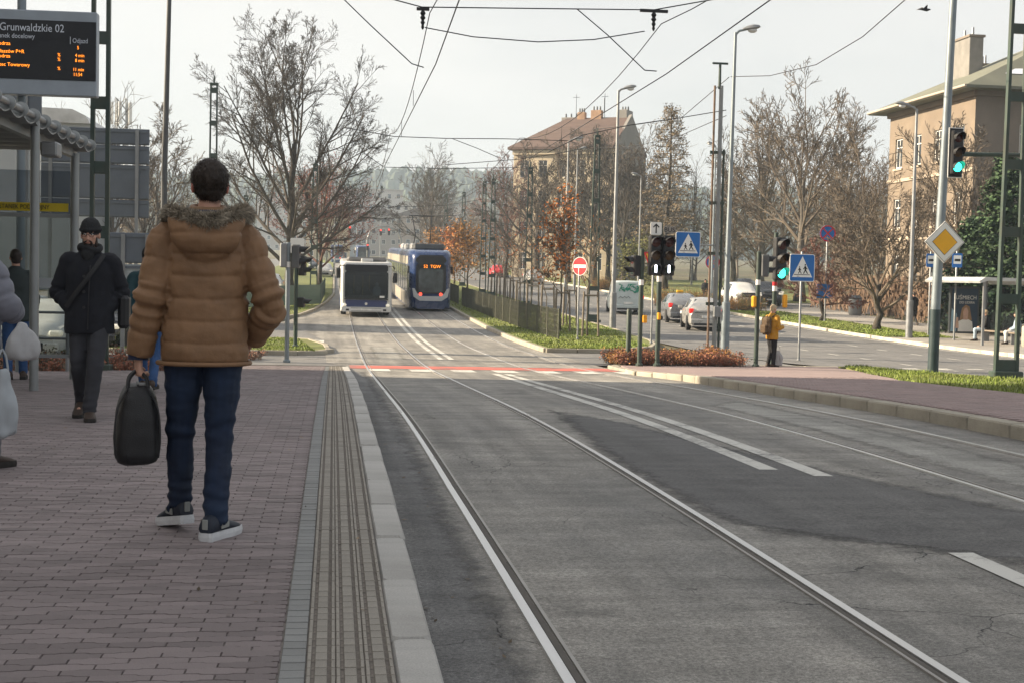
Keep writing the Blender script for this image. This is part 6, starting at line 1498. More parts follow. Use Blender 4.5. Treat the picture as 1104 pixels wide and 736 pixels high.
for s, a in ((-.35, 60), (.45, 62)): mb = MB(); mb.tube([(s, -.10, .93), (s+.55*math.cos(R_(a))*(1 if s < 0 else -1)-.1, -.105, 1.45)], .012, 4); mb.build('wiper', m_trim, t)
mb = MB(); mb.lathe([(.07, -.065), (.07, -.05)], 14, (0, 0, .66), 'Y'); em = mb.build('emblem', m_chrome, t); mb = MB(); mb.cbox((0, -.095, .37), (.52, .02, .11), .006); mb.build('number_plate', m_plate, t)
mb = MB(); mb.cbox((0, 1.6, 2.86), (2.0, 2.4, .24), .10); mb.build('roof_unit', M('roof_unit_grey', (.17, .165, .16), .6), t); mb = MB(); mb.cbox((.02, .5, 2.83), (.6, .5, .16), .04); mb.build('roof_hatch', m_bus, t)
for z in (.30, .45): mb = MB(); mb.cbox((0, -.082, z), (1.5, .008, .02), .003); mb.build('panel_gap', m_trim, t)
mb = MB(); mb.cbox((.78, -.098, 1.02), (.24, .006, .10), .003); mb.build('windscreen_sticker', m_plate, t)

# ---- trams
m_tblue = M('tram_blue', (.018, .040, .12), .28, var=.06, coat=.5); m_tgrey = M('tram_silver', (.50, .51, .52), .35, metal=.3, var=.06); m_tcream = M('tram_side_cream', (.44, .40, .33), .4, var=.08, coat=.3); m_tlblue = M('tram_light_blue', (.10, .24, .52), .3, coat=.5)
def tram(name, label, X, Y, length, nwin, xs=None, simple=False, led=None, cat='tram', tail=True):
    t = thing(name, label, cat, base(X, Y)); oz = hz(Y); D = lambda y: hz(Y+y)-oz; rings = []
    for y, hw, z0, z1, rt in ((0, .86, .30, 2.95, .35), (.06, .94, .22, 3.12, .34), (.25, 1.04, .16, 3.26, .32), (.7, 1.14, .12, 3.36, .30), (1.3, 1.19, .10, 3.40, .28)):
        rings.append([Vector((x, y, z+D(y))) for x, z in rrect(hw, z0, z1, .06, rt, 5)])
    y = 3.0
    while y < length: rings.append([Vector((x, y, z+D(y))) for x, z in rrect(1.2, .10, 3.40, .06, .28, 5)]); y += 3.0
    mb = MB(); mb.loft(rings); mb.build('body', m_tblue, t, True, angle=.6)
    def fp(nm, x0, x1, z0, z1, y, mat, ch=.06, tp=0.0, th=.04, par=None):
        mb = MB(); mb.prism([(x0+ch, z0), (x1-ch, z0), (x1, z0+ch), (x1-tp, z1-ch), (x1-ch-tp, z1), (x0+ch+tp, z1), (x0+tp, z1-ch), (x0, z0+ch)], y-th, y+.10); return mb.build(nm, mat, par or t)
    fp('roof_fairing', -.86, .86, 2.62, 3.10, .02, m_trim, .18, .05); fp('destination_display', -.74, .74, 2.34, 2.62, .0, m_screen, .03)
    fp('front_mask', -.84, .84, .98, 2.66, .03, m_trim, .14, .02); fp('windscreen', -.66, .66, 1.05, 2.34, -.005, m_wind, .10, -.03)
    if led: text_mesh('display_text', led, .24, m_led, t, (-.42, -.048, 2.40), sx=1.0)
    # silver U-shaped trim around the lamps, lower skirt
    poly = [(-1.02, 1.28), (-.9, 1.26), (-.74, .98), (-.45, .84), (.45, .84), (.74, .98), (.9, 1.26), (1.02, 1.28), (.94, .80), (.60, .58), (-.60, .58), (-.94, .80)]
    mb = MB(); mb.prism(poly, -.06, .12); mb.build('trim', m_tgrey, t)
    fp('skirt', -.80, .80, .14, .60, -.01, m_tblue, .10, -.05)
    for s in (-1, 1):
        mb = MB(); mb.lathe([(.085, -.075), (.085, .02)], 14, (s*.56, 0, .95), 'Y'); mb.build('tail_light', m_brake if tail else m_headl, t)
        mb = MB(); mb.cbox((s*1.22, .8, 2.3), (.10, .14, .42), .04); mb.build('mirror', m_trim, t)
        seg = (length-2.2)/nwin
        for k in range(nwin):
            y = 1.6+seg*k+seg/2; z = D(y)
            mb = MB(); mb.cbox((s*1.203, y, 1.75+z), (.02, seg*.80, 1.45), .01); mb.build('side_window', m_vglass, t)
            mb = MB(); mb.cbox((s*1.204, y, .62+z), (.02, seg*.94, .72), .01); mb.build('side_panel', m_tcream if s < 0 else m_tgrey, t)
            mb = MB(); mb.cbox((s*1.202, y, 2.78+z), (.02, seg*.96, .46), .01); mb.build('roof_panel', m_tcream, t)
        for y in (2.2, 4.0, length-4, length-2.2): wheel(t, (s*.72, y, .30+D(y)), .30, .12)
    if not simple:
        for y, l_ in ((3.0, 2.2), (6.4, 3.0), (11.5, 3.4), (17, 3)): mb = MB(); mb.cbox((0, y, 3.55+D(y)), (1.7, l_, .32), .06); mb.build('roof_box', m_darkgrey if y < 6 else m_tgrey, t)
        mb = MB(); z = 3.72+D(9)
        for s in (-1, 1): mb.tube([(s*.5, 8.6, z), (s*.45, 7.6, z+.55), (s*.6, 9.0, z+1.7)], .03, 5)
        mb.tube([(-.8, 9.0, z+1.72), (.8, 9.0, z+1.72)], .03, 5); mb.build('pantograph', m_trim, t)
    return t
tram('near_tram', 'blue low-floor tram with orange display on the right track', 5.32, 76.8, 32, 11, led='52  TGW')
q = P(363.5, 270, 262); tram('far_tram', 'small distant blue tram with cream sides on the left track', q.x, 262, 14, 5, simple=True)
q = P(392, 270, 232); tram('far_tram', 'distant light blue tram on the right track', q.x, 236, 14, 5, simple=True)
# ================================================================== PEOPLE
def voxel(mb, size, smooth=3, fac=.5):
    me = mb.mesh('vox'); ob = bpy.data.objects.new('vox', me); COL.objects.link(ob)
    r = ob.modifiers.new('r', 'REMESH'); r.mode = 'VOXEL'; r.voxel_size = size; r.use_smooth_shade = True
    if smooth: s = ob.modifiers.new('s', 'SMOOTH'); s.factor = fac; s.iterations = smooth
    out = bpy.data.meshes.new_from_object(ob.evaluated_get(bpy.context.evaluated_depsgraph_get()))
    bpy.data.objects.remove(ob); bpy.data.meshes.remove(me); return out
def displace(me, fn):
    n = len(me.vertices); co = np.empty(n*3); me.vertices.foreach_get('co', co); co = co.reshape(-1, 3)
    no = np.empty(n*3); me.vertex_normals.foreach_get('vector', no); no = no.reshape(-1, 3)
    d = fn(co, no); co = co+(no*d[:, None] if d.ndim == 1 else d)
    me.vertices.foreach_set('co', co.reshape(-1)); me.update()
def nz3(co, s, seed=0.0):
    return np.array([mnoise.noise((x*s+seed, y*s-seed, z*s)) for x, y, z in co])
def spline(pts, n=6):
    """catmull-rom through rows of numbers"""
    p = np.array(pts, float); out = []
    for i in range(len(p)-1):
        a = p[max(i-1, 0)]; b = p[i]; c = p[i+1]; d = p[min(i+2, len(p)-1)]
        for k in range(n): t = k/n; out.append(.5*((2*b)+(-a+c)*t+(2*a-5*b+4*c-d)*t*t+(-a+3*b-3*c+d)*t**3))
    out.append(p[-1]); return np.array(out)
def limb(mb, pts, n=12, sub=5, up=(0, 1, 0)):
    """pts rows: x,y,z,ra,rb"""
    s = spline(pts, sub); mb.tube([Vector(r[:3]) for r in s], 1, n, up=up, ell=[(r[3], r[4]) for r in s])
m_skin = M('skin', (.50, .29, .215), .55, var=.08, scale=14, spec=.3); m_skinr = M('skin_ruddy', (.52, .19, .15), .55, var=.1, scale=14)
m_eye = M('eye_white', (.75, .73, .70), .3); m_iris = M('iris_dark', (.03, .022, .018), .2); m_lip = M('lips', (.38, .15, .12), .5)
m_hair = M('hair_dark_brown', (.030, .021, .016), .55, var=.35, scale=40, stretch=(1, 1, .2), spec=.35)

def hand(mb, w, d, n, side, curl=.35, s=1.0):
    """palm, four fingers and a thumb. w wrist, d pointing direction, n palm normal, side=+1: thumb on the cross side"""
    w, d, n = Vector(w), Vector(d).normalized(), Vector(n); n = (n-d*n.dot(d)).normalized(); x = d.cross(n)*side
    mb.tube([w-d*.02*s, w+d*.03*s, w+d*.075*s, w+d*.095*s], 1, 10, up=n, ell=[(.026*s, .02*s), (.036*s, .019*s), (.042*s, .017*s), (.038*s, .014*s)])
    for i, (off, L) in enumerate(((.030, .078), (.010, .088), (-.011, .082), (-.031, .064))):
        p = w+d*(.088 if i in (1, 2) else .082)*s+x*off*s; pts = [p-d*.015*s]; a = 0.0; dd = d
        for k, f in enumerate((.42, .33, .25)):
            a += curl*(1.0 if k else .75)*(1+.08*i); dd = d*math.cos(a)+n*math.sin(a); p = p+dd*L*f*s; pts.append(p)
        mb.tube(pts, [.0098*s, .0095*s, .0088*s, .0072*s], 8)
    p = w+d*.022*s+x*.030*s; e = (d*.55+x*.7+n*.35).normalized(); q = p+e*.036*s; e2 = (d*.85+x*.25+n*(.35+curl*.4)).normalized(); r = q+e2*.032*s; mb.tube([p-e*.012*s, p, q, r, r+(e2+n*curl*.5).normalized()*.022*s], [.014*s, .0135*s, .0115*s, .0105*s, .008*s], 8)

J0 = dict(pel=(0, 0, .95), che=(0, -.01, 1.28), neck=(0, -.005, 1.50), head=(0, .03, 1.675), sL=(-.185, 0, 1.43), eL=(-.25, -.03, 1.13), wL=(-.25, .06, .88), sR=(.185, 0, 1.43), eR=(.25, -.03, 1.13), wR=(.25, .06, .88),
          hL=(-.09, 0, .92), kL=(-.10, .03, .50), aL=(-.10, -.02, .09), hR=(.09, 0, .92), kR=(.10, .03, .50), aR=(.10, -.02, .09), fL=12, fR=-12, yaw=0.0, pitch=0.0)
def body_mesh(J, vox=.009, curlL=.4, curlR=.4, hands=True, thin=1.0, dL=None, dR=None):
    V = Vector; mb = MB(); g = {k: V(v) for k, v in J.items() if hasattr(v, '__len__')}
    s = spline([(*g['pel'], .145, .105), (*(g['pel']*.5+g['che']*.5), .13, .10), (*g['che'], .155, .11), (*(g['neck']-V((0, 0, .06))), .11, .085), (*g['neck'], .06, .06)], 4); mb.tube([V(r[:3]) for r in s], 1, 14, up=(0, 1, 0), ell=[(r[3], r[4]) for r in s])
    Rm = Matrix.Rotation(J['yaw'], 3, 'Z') @ Matrix.Rotation(J['pitch'], 3, 'X'); h = g['head']
    hp = lambda x, y, z: h+Rm @ V((x, y, z))
    mb.tube([g['neck']-V((0, 0, .05)), g['neck'], hp(0, -.02, -.06)], [.058, .054, .055], 12)
    mb.ell(hp(0, -.008, .025), (.074, .094, .092), 16, 12, Rm); mb.ell(hp(0, .028, -.035), (.058, .062, .078), 14, 10, Rm)      # skull, face
    mb.ell(hp(0, .055, -.098), (.028, .026, .022), 10, 7, Rm)                                       # chin
    mb.tube([hp(0, .086, .022), hp(0, .104, -.012), hp(0, .112, -.032), hp(0, .092, -.042)], [.009, .011, .014, .009], 8)        # nose
    for sx_ in (-1, 1):
        mb.ell(hp(sx_*.012, .096, -.036), (.010, .010, .008), 8, 5, Rm); mb.ell(hp(sx_*.032, .076, .030), (.026, .012, .008), 8, 5, Rm)  # nostril, brow
        mb.ell(hp(sx_*.042, .062, -.02), (.020, .022, .018), 8, 6, Rm)                              # cheek
        mb.ell(hp(sx_*.079, -.008, -.008), (.011, .022, .034), 8, 7, Rm)                            # ear
    mb.ell(hp(0, .088, -.065), (.024, .012, .012), 10, 6, Rm)                                       # mouth
    for S, sg in (('L', -1), ('R', 1)):
        a, b, c = g['s'+S], g['e'+S], g['w'+S]; mid = (a+g['che'])*.5
        limb(mb, [(*(a*.7+g['neck']*.3), .055, .055), (*a, .052, .055), (*((a+b)/2), .044, .046), (*b, .038, .038), (*((b+c)/2), .035, .036), (*c, .024, .028)], 10, 4)
        if hands:
            d = dL if S == 'L' and dL is not None else (dR if S == 'R' and dR is not None else (c-b)); n = V((-sg, .35, 0)); hand(mb, c, d, n, 1 if sg > 0 else -1, curlL if S == 'L' else curlR)
        a, b, c = g['h'+S], g['k'+S], g['a'+S]
        limb(mb, [(*(a+V((0, 0, .03))), .085, .085), (*((a+b)/2), .07, .075), (*b, .05, .052), (*((b*2+c)/3), .05, .054), (*((b+c*3)/4), .036, .038), (*c, .034, .036)], 10, 4)
        f = R_(J['f'+S]); dv = V((-math.sin(f), math.cos(f), 0)); mb.tube([c-dv*.045-V((0, 0, .03)), c+dv*.05-V((0, 0, .045)), c+dv*.14-V((0, 0, .06))], [.033, .036, .026], 8)
    return voxel(mb, vox, 2), hp, Rm
def face_parts(t, hp, Rm, glasses=False, beard=None):
    for s in (-1, 1):
        mb = MB(); mb.ell(hp(s*.031, .079, .008), (.0125, .009, .009), 10, 7, Rm); e = mb.build('eye', m_eye, t, True); mb = MB(); mb.ell(hp(s*.031, .0865, .008), (.006, .0032, .006), 8, 5, Rm); mb.build('iris', m_iris, e, True)
        mb = MB(); mb.tube([hp(s*.014, .092, .032), hp(s*.032, .090, .038), hp(s*.05, .078, .034)], [.003, .0042, .002], 5); mb.build('eyebrow', m_hair, t)
    mb = MB(); mb.tube([hp(-.024, .094, -.066), hp(0, .101, -.063), hp(.024, .094, -.066)], [.002, .0055, .002], 6); mb.build('lips', m_lip, t, True)
    if glasses:
        mb = MB()
        for s in (-1, 1):
            mb.tube([hp(s*.033+.024*math.cos(a), .104, .006+.019*math.sin(a)) for a in np.linspace(0, 6.2832, 17)], .0022, 5); mb.tube([hp(s*.057, .10, .012), hp(s*.076, .04, .012), hp(s*.078, -.01, .006)], .002, 4)
        mb.tube([hp(-.010, .106, .010), hp(.010, .106, .010)], .002, 4); mb.build('glasses', m_trim, t)
def shoe(t, a, yaw, mats, L=.29, name='shoe', lift=0.0, roll=0.0):
    """a = ankle point; heel behind, toe in front"""
    rings = []; sole = []
    o = bpy.data.objects.new(name, None)
    for f, w_, ht in ((-.335, .022, .075), (-.315, .038, .105), (-.22, .045, .128), (-.05, .046, .132), (.08, .049, .112), (.26, .054, .085), (.45, .054, .070), (.59, .044, .055), (.665, .020, .040)):
        y = f*L; rings.append([Vector((w_*math.cos(q)*(1 if math.sin(q) > -.3 else .95), y, .022+max(0, (ht-.022))*(math.sin(q)*.5+.5))) for q in np.linspace(0, 2*math.pi, 14, endpoint=False)])
    ol = [(-.335, .022), (-.31, .037), (-.15, .041), (.05, .041), (.3, .052), (.48, .052), (.61, .042), (.67, .018)]
    out = [(w_, f*L) for f, w_ in ol]+[(-w_, f*L) for f, w_ in reversed(ol)]
    M4 = Matrix.Translation((a[0], a[1], lift)) @ Matrix.Rotation(yaw, 4, 'Z') @ Matrix.Rotation(roll, 4, 'X')
    mb = MB(); mb.loft([[M4 @ p for p in r] for r in rings]); up = mb.build(name, mats[0], t, True, angle=.9)
    mb = MB(); mb.add([M4 @ Vector((x, y, .0)) for x, y in out]+[M4 @ Vector((x*1.06, y*1.02, .022)) for x, y in out]+[M4 @ Vector((x*1.0, y, .044)) for x, y in out], [tuple(range(15, -1, -1)), tuple(range(32, 48))]+[(k*16+i, k*16+(i+1) % 16, k*16+16+(i+1) % 16, k*16+16+i) for k in (0, 1) for i in range(16)]); mb.build('sole', mats[1], up)
    if len(mats) > 2:
        for s in (-1, 1): mb = MB(); mb.cbox(M4 @ Vector((s*.047, .01, .072)), (.008, .075, .032), .003, rz=yaw); mb.build('shoe_panel', mats[2], up)
        mb = MB(); mb.cbox(M4 @ Vector((0, -.1035, .085)), (.03, .008, .05), .003, rz=yaw); mb.build('heel_tab', mats[2], up)
    return up
def trousers(t, J, mat, rad=(.098, .072, .068, .064), vox=.011, wr=.006, hem=.075, name='trousers', seed=1.0, belly=(.17, .125)):
    V = Vector; g = {k: V(v) for k, v in J.items() if hasattr(v, '__len__')}; mb = MB()
    mb.tube([g['pel']+V((0, 0, .12)), g['pel']+V((0, 0, .02)), g['pel']-V((0, 0, .06))], 1, 16, up=(0, 1, 0), ell=[(belly[0]*.92, belly[1]*.95), belly, (belly[0]*.95, belly[1]*.9)])
    for S in 'LR':
        a, b, c = g['h'+S], g['k'+S], g['a'+S]; d = (c-b).normalized(); e = V((c.x, c.y, hem))
        limb(mb, [(*(a+V((0, 0, .02))), rad[0], rad[0]*1.08), (*(a*.6+b*.4), rad[0]*.92, rad[0]*1.0), (*b, rad[1], rad[1]*1.02), (*(b*.6+c*.4), rad[2], rad[2]*1.08), (*(c+V((0, 0, .04))), rad[3], rad[3]*1.04), (*e, rad[3]*1.02, rad[3]*1.1)], 14, 5)
    me = voxel(mb, vox, 3)
    def fn(co, no):
        d = nz3(co*np.array([7, 7, 16]), 1.0, seed)*wr*.6+nz3(co*np.array([14, 14, 34]), 1, seed+4)*wr*.4
        low = np.clip((.34-co[:, 2])/.22, 0, 1); kn = np.exp(-((co[:, 2]-g['kL'].z)/.09)**2)
        ph = co[:, 0]*8+co[:, 1]*6+2*nz3(co, 5, seed)
        irr = .4+1.2*np.clip(nz3(co, 7, seed+2)+.3, 0, 1); return d+irr*(low*wr*.55*np.sin(co[:, 2]*(92+10*nz3(co, 3, 6))+ph*1.6)+kn*wr*.4*np.sin(co[:, 2]*66+ph*1.6))
    displace(me, fn); return link(name, me, mat, t, True)
def coat(t, J, rings, mat, sleeve=(.075, .068, .058), vox=.012, quilt=0.0, bands=None, sband=.11, hem=None, name='jacket', seed=2.0, wr=.004, extra=None, wristgap=.0):
    """rings: (z, half width, half depth, y offset) from hem to neck"""
    V = Vector; g = {k: V(v) for k, v in J.items() if hasattr(v, '__len__')}; mb = MB()
    s = spline([(0, r[3], r[0], r[1], r[2]) for r in rings], 5); che = g['che']
    mb.tube([V((r[0]+np.interp(r[2], [g['pel'].z, che.z, g['neck'].z], [g['pel'].x, che.x, g['neck'].x]), r[1]+np.interp(r[2], [g['pel'].z, che.z, g['neck'].z], [g['pel'].y, che.y, g['neck'].y]), r[2])) for r in s], 1, 24, up=(0, 1, 0), ell=[(r[3], r[4]) for r in s])
    arms = {}
    for S in 'LR':
        a, b, c = g['s'+S], g['e'+S], g['w'+S]; cc = c-(c-b).normalized()*wristgap
        rows = [(*(a*.75+V((g['neck'].x, a.y, a.z+.01))*.25), sleeve[0]*.95, sleeve[0]), (*a, sleeve[0], sleeve[0]*1.05), (*(a*.5+b*.5), sleeve[0]*.96, sleeve[0]*.98), (*b, sleeve[1], sleeve[1]*1.02), (*(b*.5+cc*.5), sleeve[1]*.95, sleeve[1]*.97), (*cc, sleeve[2], sleeve[2])]
        limb(mb, rows, 14, 5); arms[S] = [np.array(a), np.array(b), np.array(cc)]
    if extra: extra(mb)
    me = voxel(mb, vox, 3)
    def fn(co, no):
        d = nz3(co*np.array([8, 8, 11]), 1, seed)*wr+nz3(co*np.array([18, 18, 26]), 1, seed+3)*wr*.45
        best = np.full(len(co), 9.0); par = np.zeros(len(co))
        for S in 'LR':
            a, b, c = arms[S]; base_ = 0.0
            for p, q in ((a, b), (b, c)):
                v = q-p; L_ = np.linalg.norm(v); tt = np.clip(((co-p)@v)/L_**2, 0, 1); dist = np.linalg.norm(co-(p+tt[:, None]*v), axis=1); m = dist < best; best = np.where(m, dist, best); par = np.where(m, base_+tt*L_, par); base_ += L_
        sl = (best < sleeve[0]*1.35) & (np.abs(co[:, 0]-g['che'].x) > .165)
        bend = np.exp(-((par-.32)/.09)**2)*sl
        d = d+bend*wr*1.3*np.sin(par*90+co[:, 1]*12)
        if quilt:
            zz = co[:, 2]+.012*nz3(co, 3.0, seed)
            if bands is not None:
                bd = np.array(bands); i = np.clip(np.searchsorted(bd, zz)-1, 0, len(bd)-2); f = np.clip((zz-bd[i])/(bd[i+1]-bd[i]), 0, 1)
            else: f = (zz % .105)/.105
            fs_ = ((par+.01*nz3(co, 6, 8)) % sband)/sband; f = np.where(sl, fs_, f)
            puff = np.sin(np.pi*f)**.55; seam = np.exp(-(np.minimum(f, 1-f)/.09)**2)
            gath = seam*np.sin((co[:, 0]+co[:, 1]*.7)*95+6*nz3(co, 9, 1))*.12
            d = d+quilt*(puff-.55-.25*seam+gath)
        return d
    displace(me, fn); return link(name, me, mat, t, True)
def hair_cap(t, hp, Rm, mat, strands=0, seed=1, low=-.055, len_=.02, name='hair', r=(.081, .104, .100), c=(0, -.014, .03)):
    mb = MB(); mb.ell(hp(*c), r, 20, 14, Rm); mb.ell(hp(0, -.045, -.03), (.066, .058, .062), 16, 10, Rm)
    for s in (-1, 1): mb.ell(hp(s*.070, .016, .005), (.012, .022, .035), 8, 6, Rm)
    mb.tube([hp(-.06, .062, .075), hp(0, .078, .082), hp(.06, .062, .075)], [.02, .026, .02], 8)
    me = voxel(mb, .007, 2); displace(me, lambda co, no: nz3(co, 60, seed)*.004+nz3(co, 25, seed)*.004); o = link(name, me, mat, t, True)
    if strands:
        rg = random.Random(seed); vs = me.vertices; n = len(vs); m2 = MB(); cen = hp(0, 0, .02)
        for i in range(strands):
            v = vs[rg.randrange(n)]; p = v.co; nn = (p-cen).normalized(); d = (nn*.7+Rm @ Vector((rg.gauss(0, .35), -.2+rg.gauss(0, .35), -.35+rg.gauss(0, .35)))).normalized(); L_ = len_*rg.uniform(.5, 1.3); q = p+d*L_+Vector((0, 0, -.004)); x = d.orthogonal().normalized()*.0012
            m2.add([p-nn*.003-x, p-nn*.003+x, q], [(0, 1, 2)])
        m2.build('hair_strands', mat, o, fix=False)
    return o

# ---------------------------------------------------------------- man in the brown puffer jacket
m_brown = M('puffer_brown', (.228, .130, .070), .62, var=.12, scale=9, spec=.3, bump=.4, bscale=34, coord='Object')
m_jeans = M('denim_dark', (.010, .019, .044), .85, var=.35, scale=9, stretch=(1, 1, .45), bump=.2, bscale=260, dirt=(.022, .042, .085), dirtamt=.6)
m_navy = M('lining_navy', (.012, .016, .045), .7, var=.3, scale=20); m_fur = M('fur_grey_brown', (.28, .24, .185), .85, var=.3, scale=30, island=.5)
m_shoed = M('shoe_navy', (.015, .02, .032), .6, var=.2); m_solew = M('sole_white', (.55, .56, .58), .55, var=.12, scale=20); m_shoeg = M('shoe_grey', (.24, .25, .24), .6); m_leather = M('bag_black', (.012, .012, .014), .5, var=.3, scale=12, bump=.25, bscale=180, spec=.4)
p0 = G(218, 575, .2)
t = thing('person', 'man seen from behind in a brown quilted jacket with fur-trimmed hood', 'person', (p0.x, p0.y, hz(p0.y)+.2), R_(5))
J = dict(J0, pel=(0, 0, .985), che=(.005, -.005, 1.32), neck=(.012, .0, 1.56), head=(.018, .03, 1.742), sL=(-.19, 0, 1.475), eL=(-.262, -.035, 1.17), wL=(-.318, .02, .885), sR=(.20, 0, 1.475), eR=(.318, -.06, 1.15), wR=(.245, .17, .98),
         hL=(-.092, 0, .95), kL=(-.112, .09, .51), aL=(-.115, .15, .10), hR=(.096, 0, .95), kR=(.078, -.01, .50), aR=(.065, -.13, .085), fL=32, fR=-34, yaw=R_(4))
bm_, hp, Rm = body_mesh(J, .0072, 1.15, .9, dL=(0, .08, -1)); link('body', bm_, m_skin, t, True); face_parts(t, hp, Rm)
for s in (-1, 1): mb = MB(); mb.ell(hp(s*.083, -.010, -.008), (.010, .021, .033), 10, 8, Rm); mb.build('ear', m_skinr, t, True)
hair_cap(t, hp, Rm, m_hair, 7000, 3, r=(.091, .108, .104), len_=.013)
tr = trousers(t, J, m_jeans, (.102, .070, .066, .061), .0075, .012, .115, name='jeans', belly=(.192, .135))
for s in (-1, 1):
    mb = MB(); mb.add([(s*.10-.055, -.148, .93), (s*.10+.055, -.148, .93), (s*.10+.05, -.140, .83), (s*.10, -.135, .81), (s*.10-.05, -.140, .83)], [(0, 1, 2, 3, 4)])
def hood(mb):
    rings = []
    for k in range(9):       # hood bag hanging on the back, U-shaped
        f = k/8; z = 1.575-.225*f; hw = .185*math.sqrt(max(.02, 1-f**2.2)); dp = .065*math.sin(math.pi*(.25+.7*f)); yc = -.125-.03*math.sin(math.pi*f)
        rings.append([Vector((.005+hw*math.cos(q), yc+(dp+.012)*math.sin(q), z)) for q in np.linspace(0, 2*math.pi, 18, endpoint=False)])
    mb.loft(rings)
    mb.tube([(-.15, .02, 1.55), (-.13, -.07, 1.56), (0, -.12, 1.555), (.14, -.07, 1.56), (.16, .02, 1.55)], [.045, .05, .05, .05, .045], 10)
jk = coat(t, J, [(.86, .212, .148, -.005), (.93, .214, .155, -.005), (1.05, .208, .155, 0), (1.18, .205, .152, 0), (1.30, .216, .152, 0), (1.40, .222, .145, 0), (1.48, .198, .122, 0), (1.54, .125, .10, .0), (1.60, .085, .085, .01)], m_brown, (.083, .076, .066), .0075, .0095,
          bands=(.80, .865, .965, 1.075, 1.185, 1.295, 1.40, 1.50, 1.62, 1.7), sband=.118, name='quilted_jacket', extra=hood, wr=.009, wristgap=.01)
mb = MB(); mb.tube([(.012+.078*math.cos(a), .012+.082*math.sin(a), 1.625+.012*math.sin(a)) for a in np.linspace(0, 2*math.pi, 25)], [.018]*25, 8); mb.tube([(.012+.08*math.cos(a), .012+.084*math.sin(a), 1.60+.012*math.sin(a)) for a in np.linspace(0, 2*math.pi, 25)], [.02]*25, 8); mb.build('collar', m_brown, t, True)
mb = MB(); mb.ell((.01, -.105, 1.588), (.125, .045, .028), 18, 8); mb.build('hood_lining', m_navy, t, True)
mb = MB(); mb.tube([(x, y, z) for x, y, z in ((.225*math.cos(a), .158*math.sin(a)-.005, .862) for a in np.linspace(0, 2*math.pi, 41))], [.012]*41, 6); mb.build('hem_band', m_brown, jk, True)
farc = spline([(-.185, .03, 1.575), (-.175, -.06, 1.60), (-.13, -.135, 1.588), (-.05, -.178, 1.558), (.03, -.182, 1.553), (.12, -.150, 1.582), (.185, -.07, 1.612), (.20, .03, 1.59)], 6)
mb = MB(); mb.tube([Vector(p) for p in farc], [.022+.015*math.sin(math.pi*i/(len(farc)-1)) for i in range(len(farc))], 10); fur = mb.build('fur_trim', m_fur, t, True)
rg = random.Random(6); mb = MB()
for i in range(9000):
    k = rg.random()*(len(farc)-1.001); j = int(k); p = Vector(farc[j]).lerp(Vector(farc[j+1]), k-j); tg = (Vector(farc[j+1])-Vector(farc[j])).normalized(); a = rg.random()*6.283; u = tg.orthogonal().normalized(); v = tg.cross(u); rad = (u*math.cos(a)+v*math.sin(a)); L_ = rg.uniform(.014, .034)*(1+.9*mnoise.noise(p*38))
    d = (rad+tg*rg.gauss(0, .4)+Vector((0, 0, -.35+rg.gauss(0, .25)))).normalized(); b = p+rad*(.022+.014*math.sin(math.pi*k/(len(farc)-1))); x = d.orthogonal().normalized()*.0022; mb.add([b-x, b+x, b+d*L_*.6+x*.5, b+d*L_], [(0, 1, 2, 3)])
stuff(mb.build('fur_hairs', m_fur, fur, fix=False))
mb = MB(); mb.tube([Vector(J['wL'])+Vector((-.0, 0, .03)), Vector(J['wL'])-Vector((.002, 0, .012))], [.048, .05], 14); mb.build('cuff', m_navy, t, True, angle=.6)
shoe(t, (J['aL'][0], J['aL'][1], 0), R_(27), (m_shoed, m_solew, m_shoeg), .30, lift=.025, roll=R_(-10)); shoe(t, (J['aR'][0], J['aR'][1], 0), R_(-30), (m_shoed, m_solew, m_shoeg), .31)
# bag in his left hand
bx = t.matrix_world
wl = Vector(J['wL']); ang = R_(5); gx_ = p0.x+wl.x*math.cos(ang)-wl.y*math.sin(ang); gy_ = p0.y+wl.x*math.sin(ang)+wl.y*math.cos(ang)
t = thing('carry_bag', 'black soft carry bag in the hand of the man in brown jacket', 'bag', (gx_-.005, gy_+.02, hz(p0.y)+.2+.36), R_(8))
rings = []
for z, hw, hd in ((0, .070, .13), (.012, .098, .16), (.05, .112, .175), (.14, .116, .175), (.25, .106, .165), (.33, .088, .15), (.375, .066, .13), (.39, .045, .11)):
    rings.append([Vector((hw*(abs(math.cos(q))**.6)*math.copysign(1, math.cos(q)), hd*(abs(math.sin(q))**.6)*math.copysign(1, math.sin(q)), z)) for q in np.linspace(0, 2*math.pi, 28, endpoint=False)])
mb = MB(); mb.loft(rings); me = voxel(mb, .009, 2); displace(me, lambda co, no: nz3(co, 7, 3)*.006+nz3(co, 20, 1)*.002); link('bag_body', me, m_leather, t, True)
for s in (-1, 1):
    mb = MB(); mb.tube([Vector(p) for p in spline([(s*.05, -.10, .36), (s*.042, -.07, .42), (s*.012, -.02, .455), (s*.012, .02, .455), (s*.042, .07, .42), (s*.05, .10, .36)], 5)], .0095, 8); mb.build('handle', m_leather, t, True)
mb = MB(); mb.tube([(0, -.115, .393), (0, .115, .393)], .006, 6); mb.build('zip', m_trim, t)
for s in (-1, 1):
    mb = MB(); mb.tube([Vector(p) for p in spline([(s*.05, -.112, .375), (s*.095, -.145, .28), (s*.108, -.155, .14), (s*.10, -.148, .04)], 5)], .0045, 5); mb.build('piping', m_trim, t, True)

